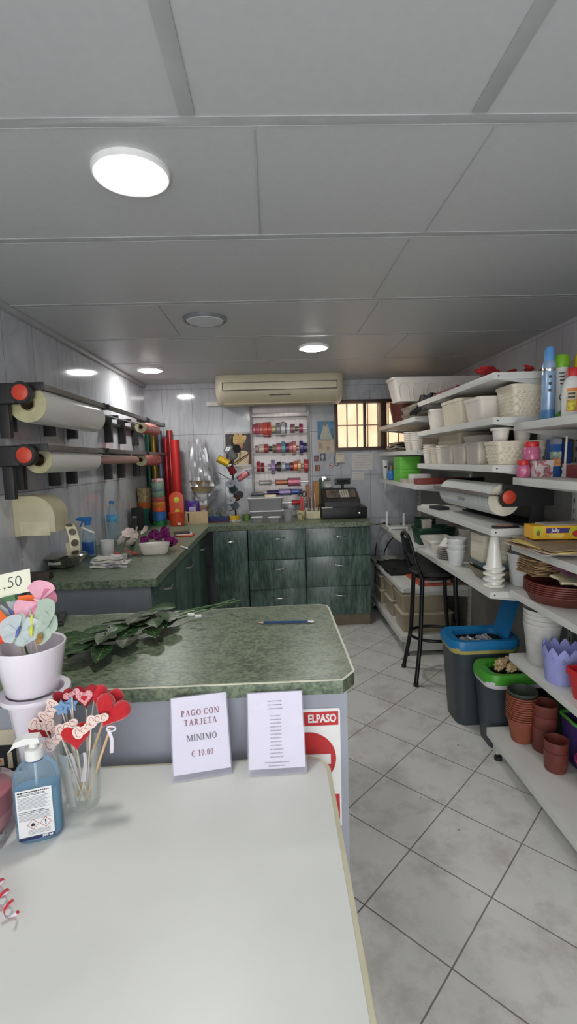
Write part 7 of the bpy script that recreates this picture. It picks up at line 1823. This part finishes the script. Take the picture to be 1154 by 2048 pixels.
# price card and green holder
pcard = P(12, 1160, y=pd.y+.055); 
cpts = [(-60, 1172), (62, 1185), (38, 1140)]
a_ = P(-44, 1205, y=pd.y+.05); b_ = P(63, 1182, y=pd.y+.05); c_ = P(41, 1141, y=pd.y+.07)
ax = (b_-a_); Wc = ax.length; axn = ax.normalized(); upv = (c_-b_); upv = (upv-axn*upv.dot(axn)); Hc = upv.length; upn = upv.normalized(); nn = axn.cross(upn)
R3 = Matrix((axn, upn, nn)).transposed().to_4x4()
t = thing('price_card', 'cream price card reading ,50 in a green clip above the butterflies', 'price card', a_, tuple(R3.to_euler()))
MB().box(-.02, Wc, 0, Hc, -.0006, .0006).build('card', M('cream card paper', (226, 226, 204), .6, vary=.01), t)
T = Matrix.Translation((0, 0, .0008)); m_ink = M('black ink', (52, 54, 52), .6)
serif('1,50', Hc*.46, t, (Wc*.60, Hc*.34), T, m_ink, .10, spread=Wc*.52)
cl = P(20, 1197, y=pd.y+.046)
t = thing('card_clip', 'green plastic card clip on a stem holding the price card', 'card clip', cl, (0, 0, 0))
m_clip = M('olive green plastic', (70, 112, 70), .45)
b = MB(); b.T = Matrix.Translation(-cl) @ Matrix.Translation(cl) @ Matrix.Rotation(-math.asin(max(-1, min(1, 0))) , 4, 'Y') @ Matrix.Rotation(math.atan2(axn.z, axn.x)*-1, 4, 'Y'); b.box(-.016, .016, -.006, .004, -.006, .007, .0015); b.build('jaw', m_clip, t)
b = MB(); b.box(-.004, .004, -.003, .003, -.03, -.005, .001); b.build('neck', m_clip, t)
b = MB(); b.tube([(0, 0, -.028), pc-cl], .0028, 8); b.build('stem', m_clip, t)

# heart tub and curly ribbon at the left edge
q = P(-34, 1670, z=ZW)
t = thing('heart_box', 'film wrapped tub with a red front at the left edge of the table', 'gift tub', (q.x, q.y, zw), .12)
b = MB(); b.lathe([(.05, .012), (.058, .03), (.062, .085), (.06, .10)], 36); b.T = Matrix(); b.build('tub', M('blush card', (206, 118, 128), .5), t)
b = MB(); b.lathe([(.0605, .055), (.0632, .06), (.0634, .1), (.058, .104), (.03, .106), (0, .106)], 36, close=False); b.build('red_lid', M('cherry card', (170, 30, 50), .45), t)
b = MB(); b.lathe([(.056, 0), (.064, .01), (.068, .06), (.069, .11), (.06, .118), (.0, .12)], 36); b.build('film', CLEAR('light film', (246, 244, 246), (232, 230, 234), .10, .1, fres=.4), t, ang=14)
b = MB()
for k in range(8):
    a = -1.2+.2*k; b.T = Matrix.Translation((.055*cos(a), .055*sin(a)-.03, .004)) @ Matrix.Rotation(a*3, 4, 'Z') @ Matrix.Rotation(-.6, 4, 'Y'); petal(b, .03, .02, .9, .6, 5, 3)
b.build('film_frill', m_foil, t, ang=12)
t = thing('curled_ribbon', 'curled red and white ribbon lying on the white table at the left edge', 'ribbon', (0, 0, 0))
c0, c1 = P(-14, 1762, z=ZW), P(30, 1850, z=ZW)
t.location = (c0.x, c0.y, zw); dv = c1-c0; dv.z = 0; ln_ = dv.length; dn = dv.normalized(); sd = Vector((-dn.y, dn.x, 0))
def curl(u, v, off=0.):
    a = 2*pi*4.2*u; r_ = .013*(1-.25*u)-off; c_ = dn*(ln_*u)+dn*((v-.5)*.0075)
    return c_+sd*(r_*cos(a))+Vector((0, 0, .0135+r_*sin(a)))+dn*(.004*sin(a))
b = MB(); b.sheet(lambda u, v: curl(u, v), 120, 2, 0); b.build('red_face', M('red ribbon face', (198, 44, 60), .35), t)
b = MB(); b.sheet(lambda u, v: curl(u, v, .0006), 120, 2, 0); b.build('white_face', m_wrib, t)
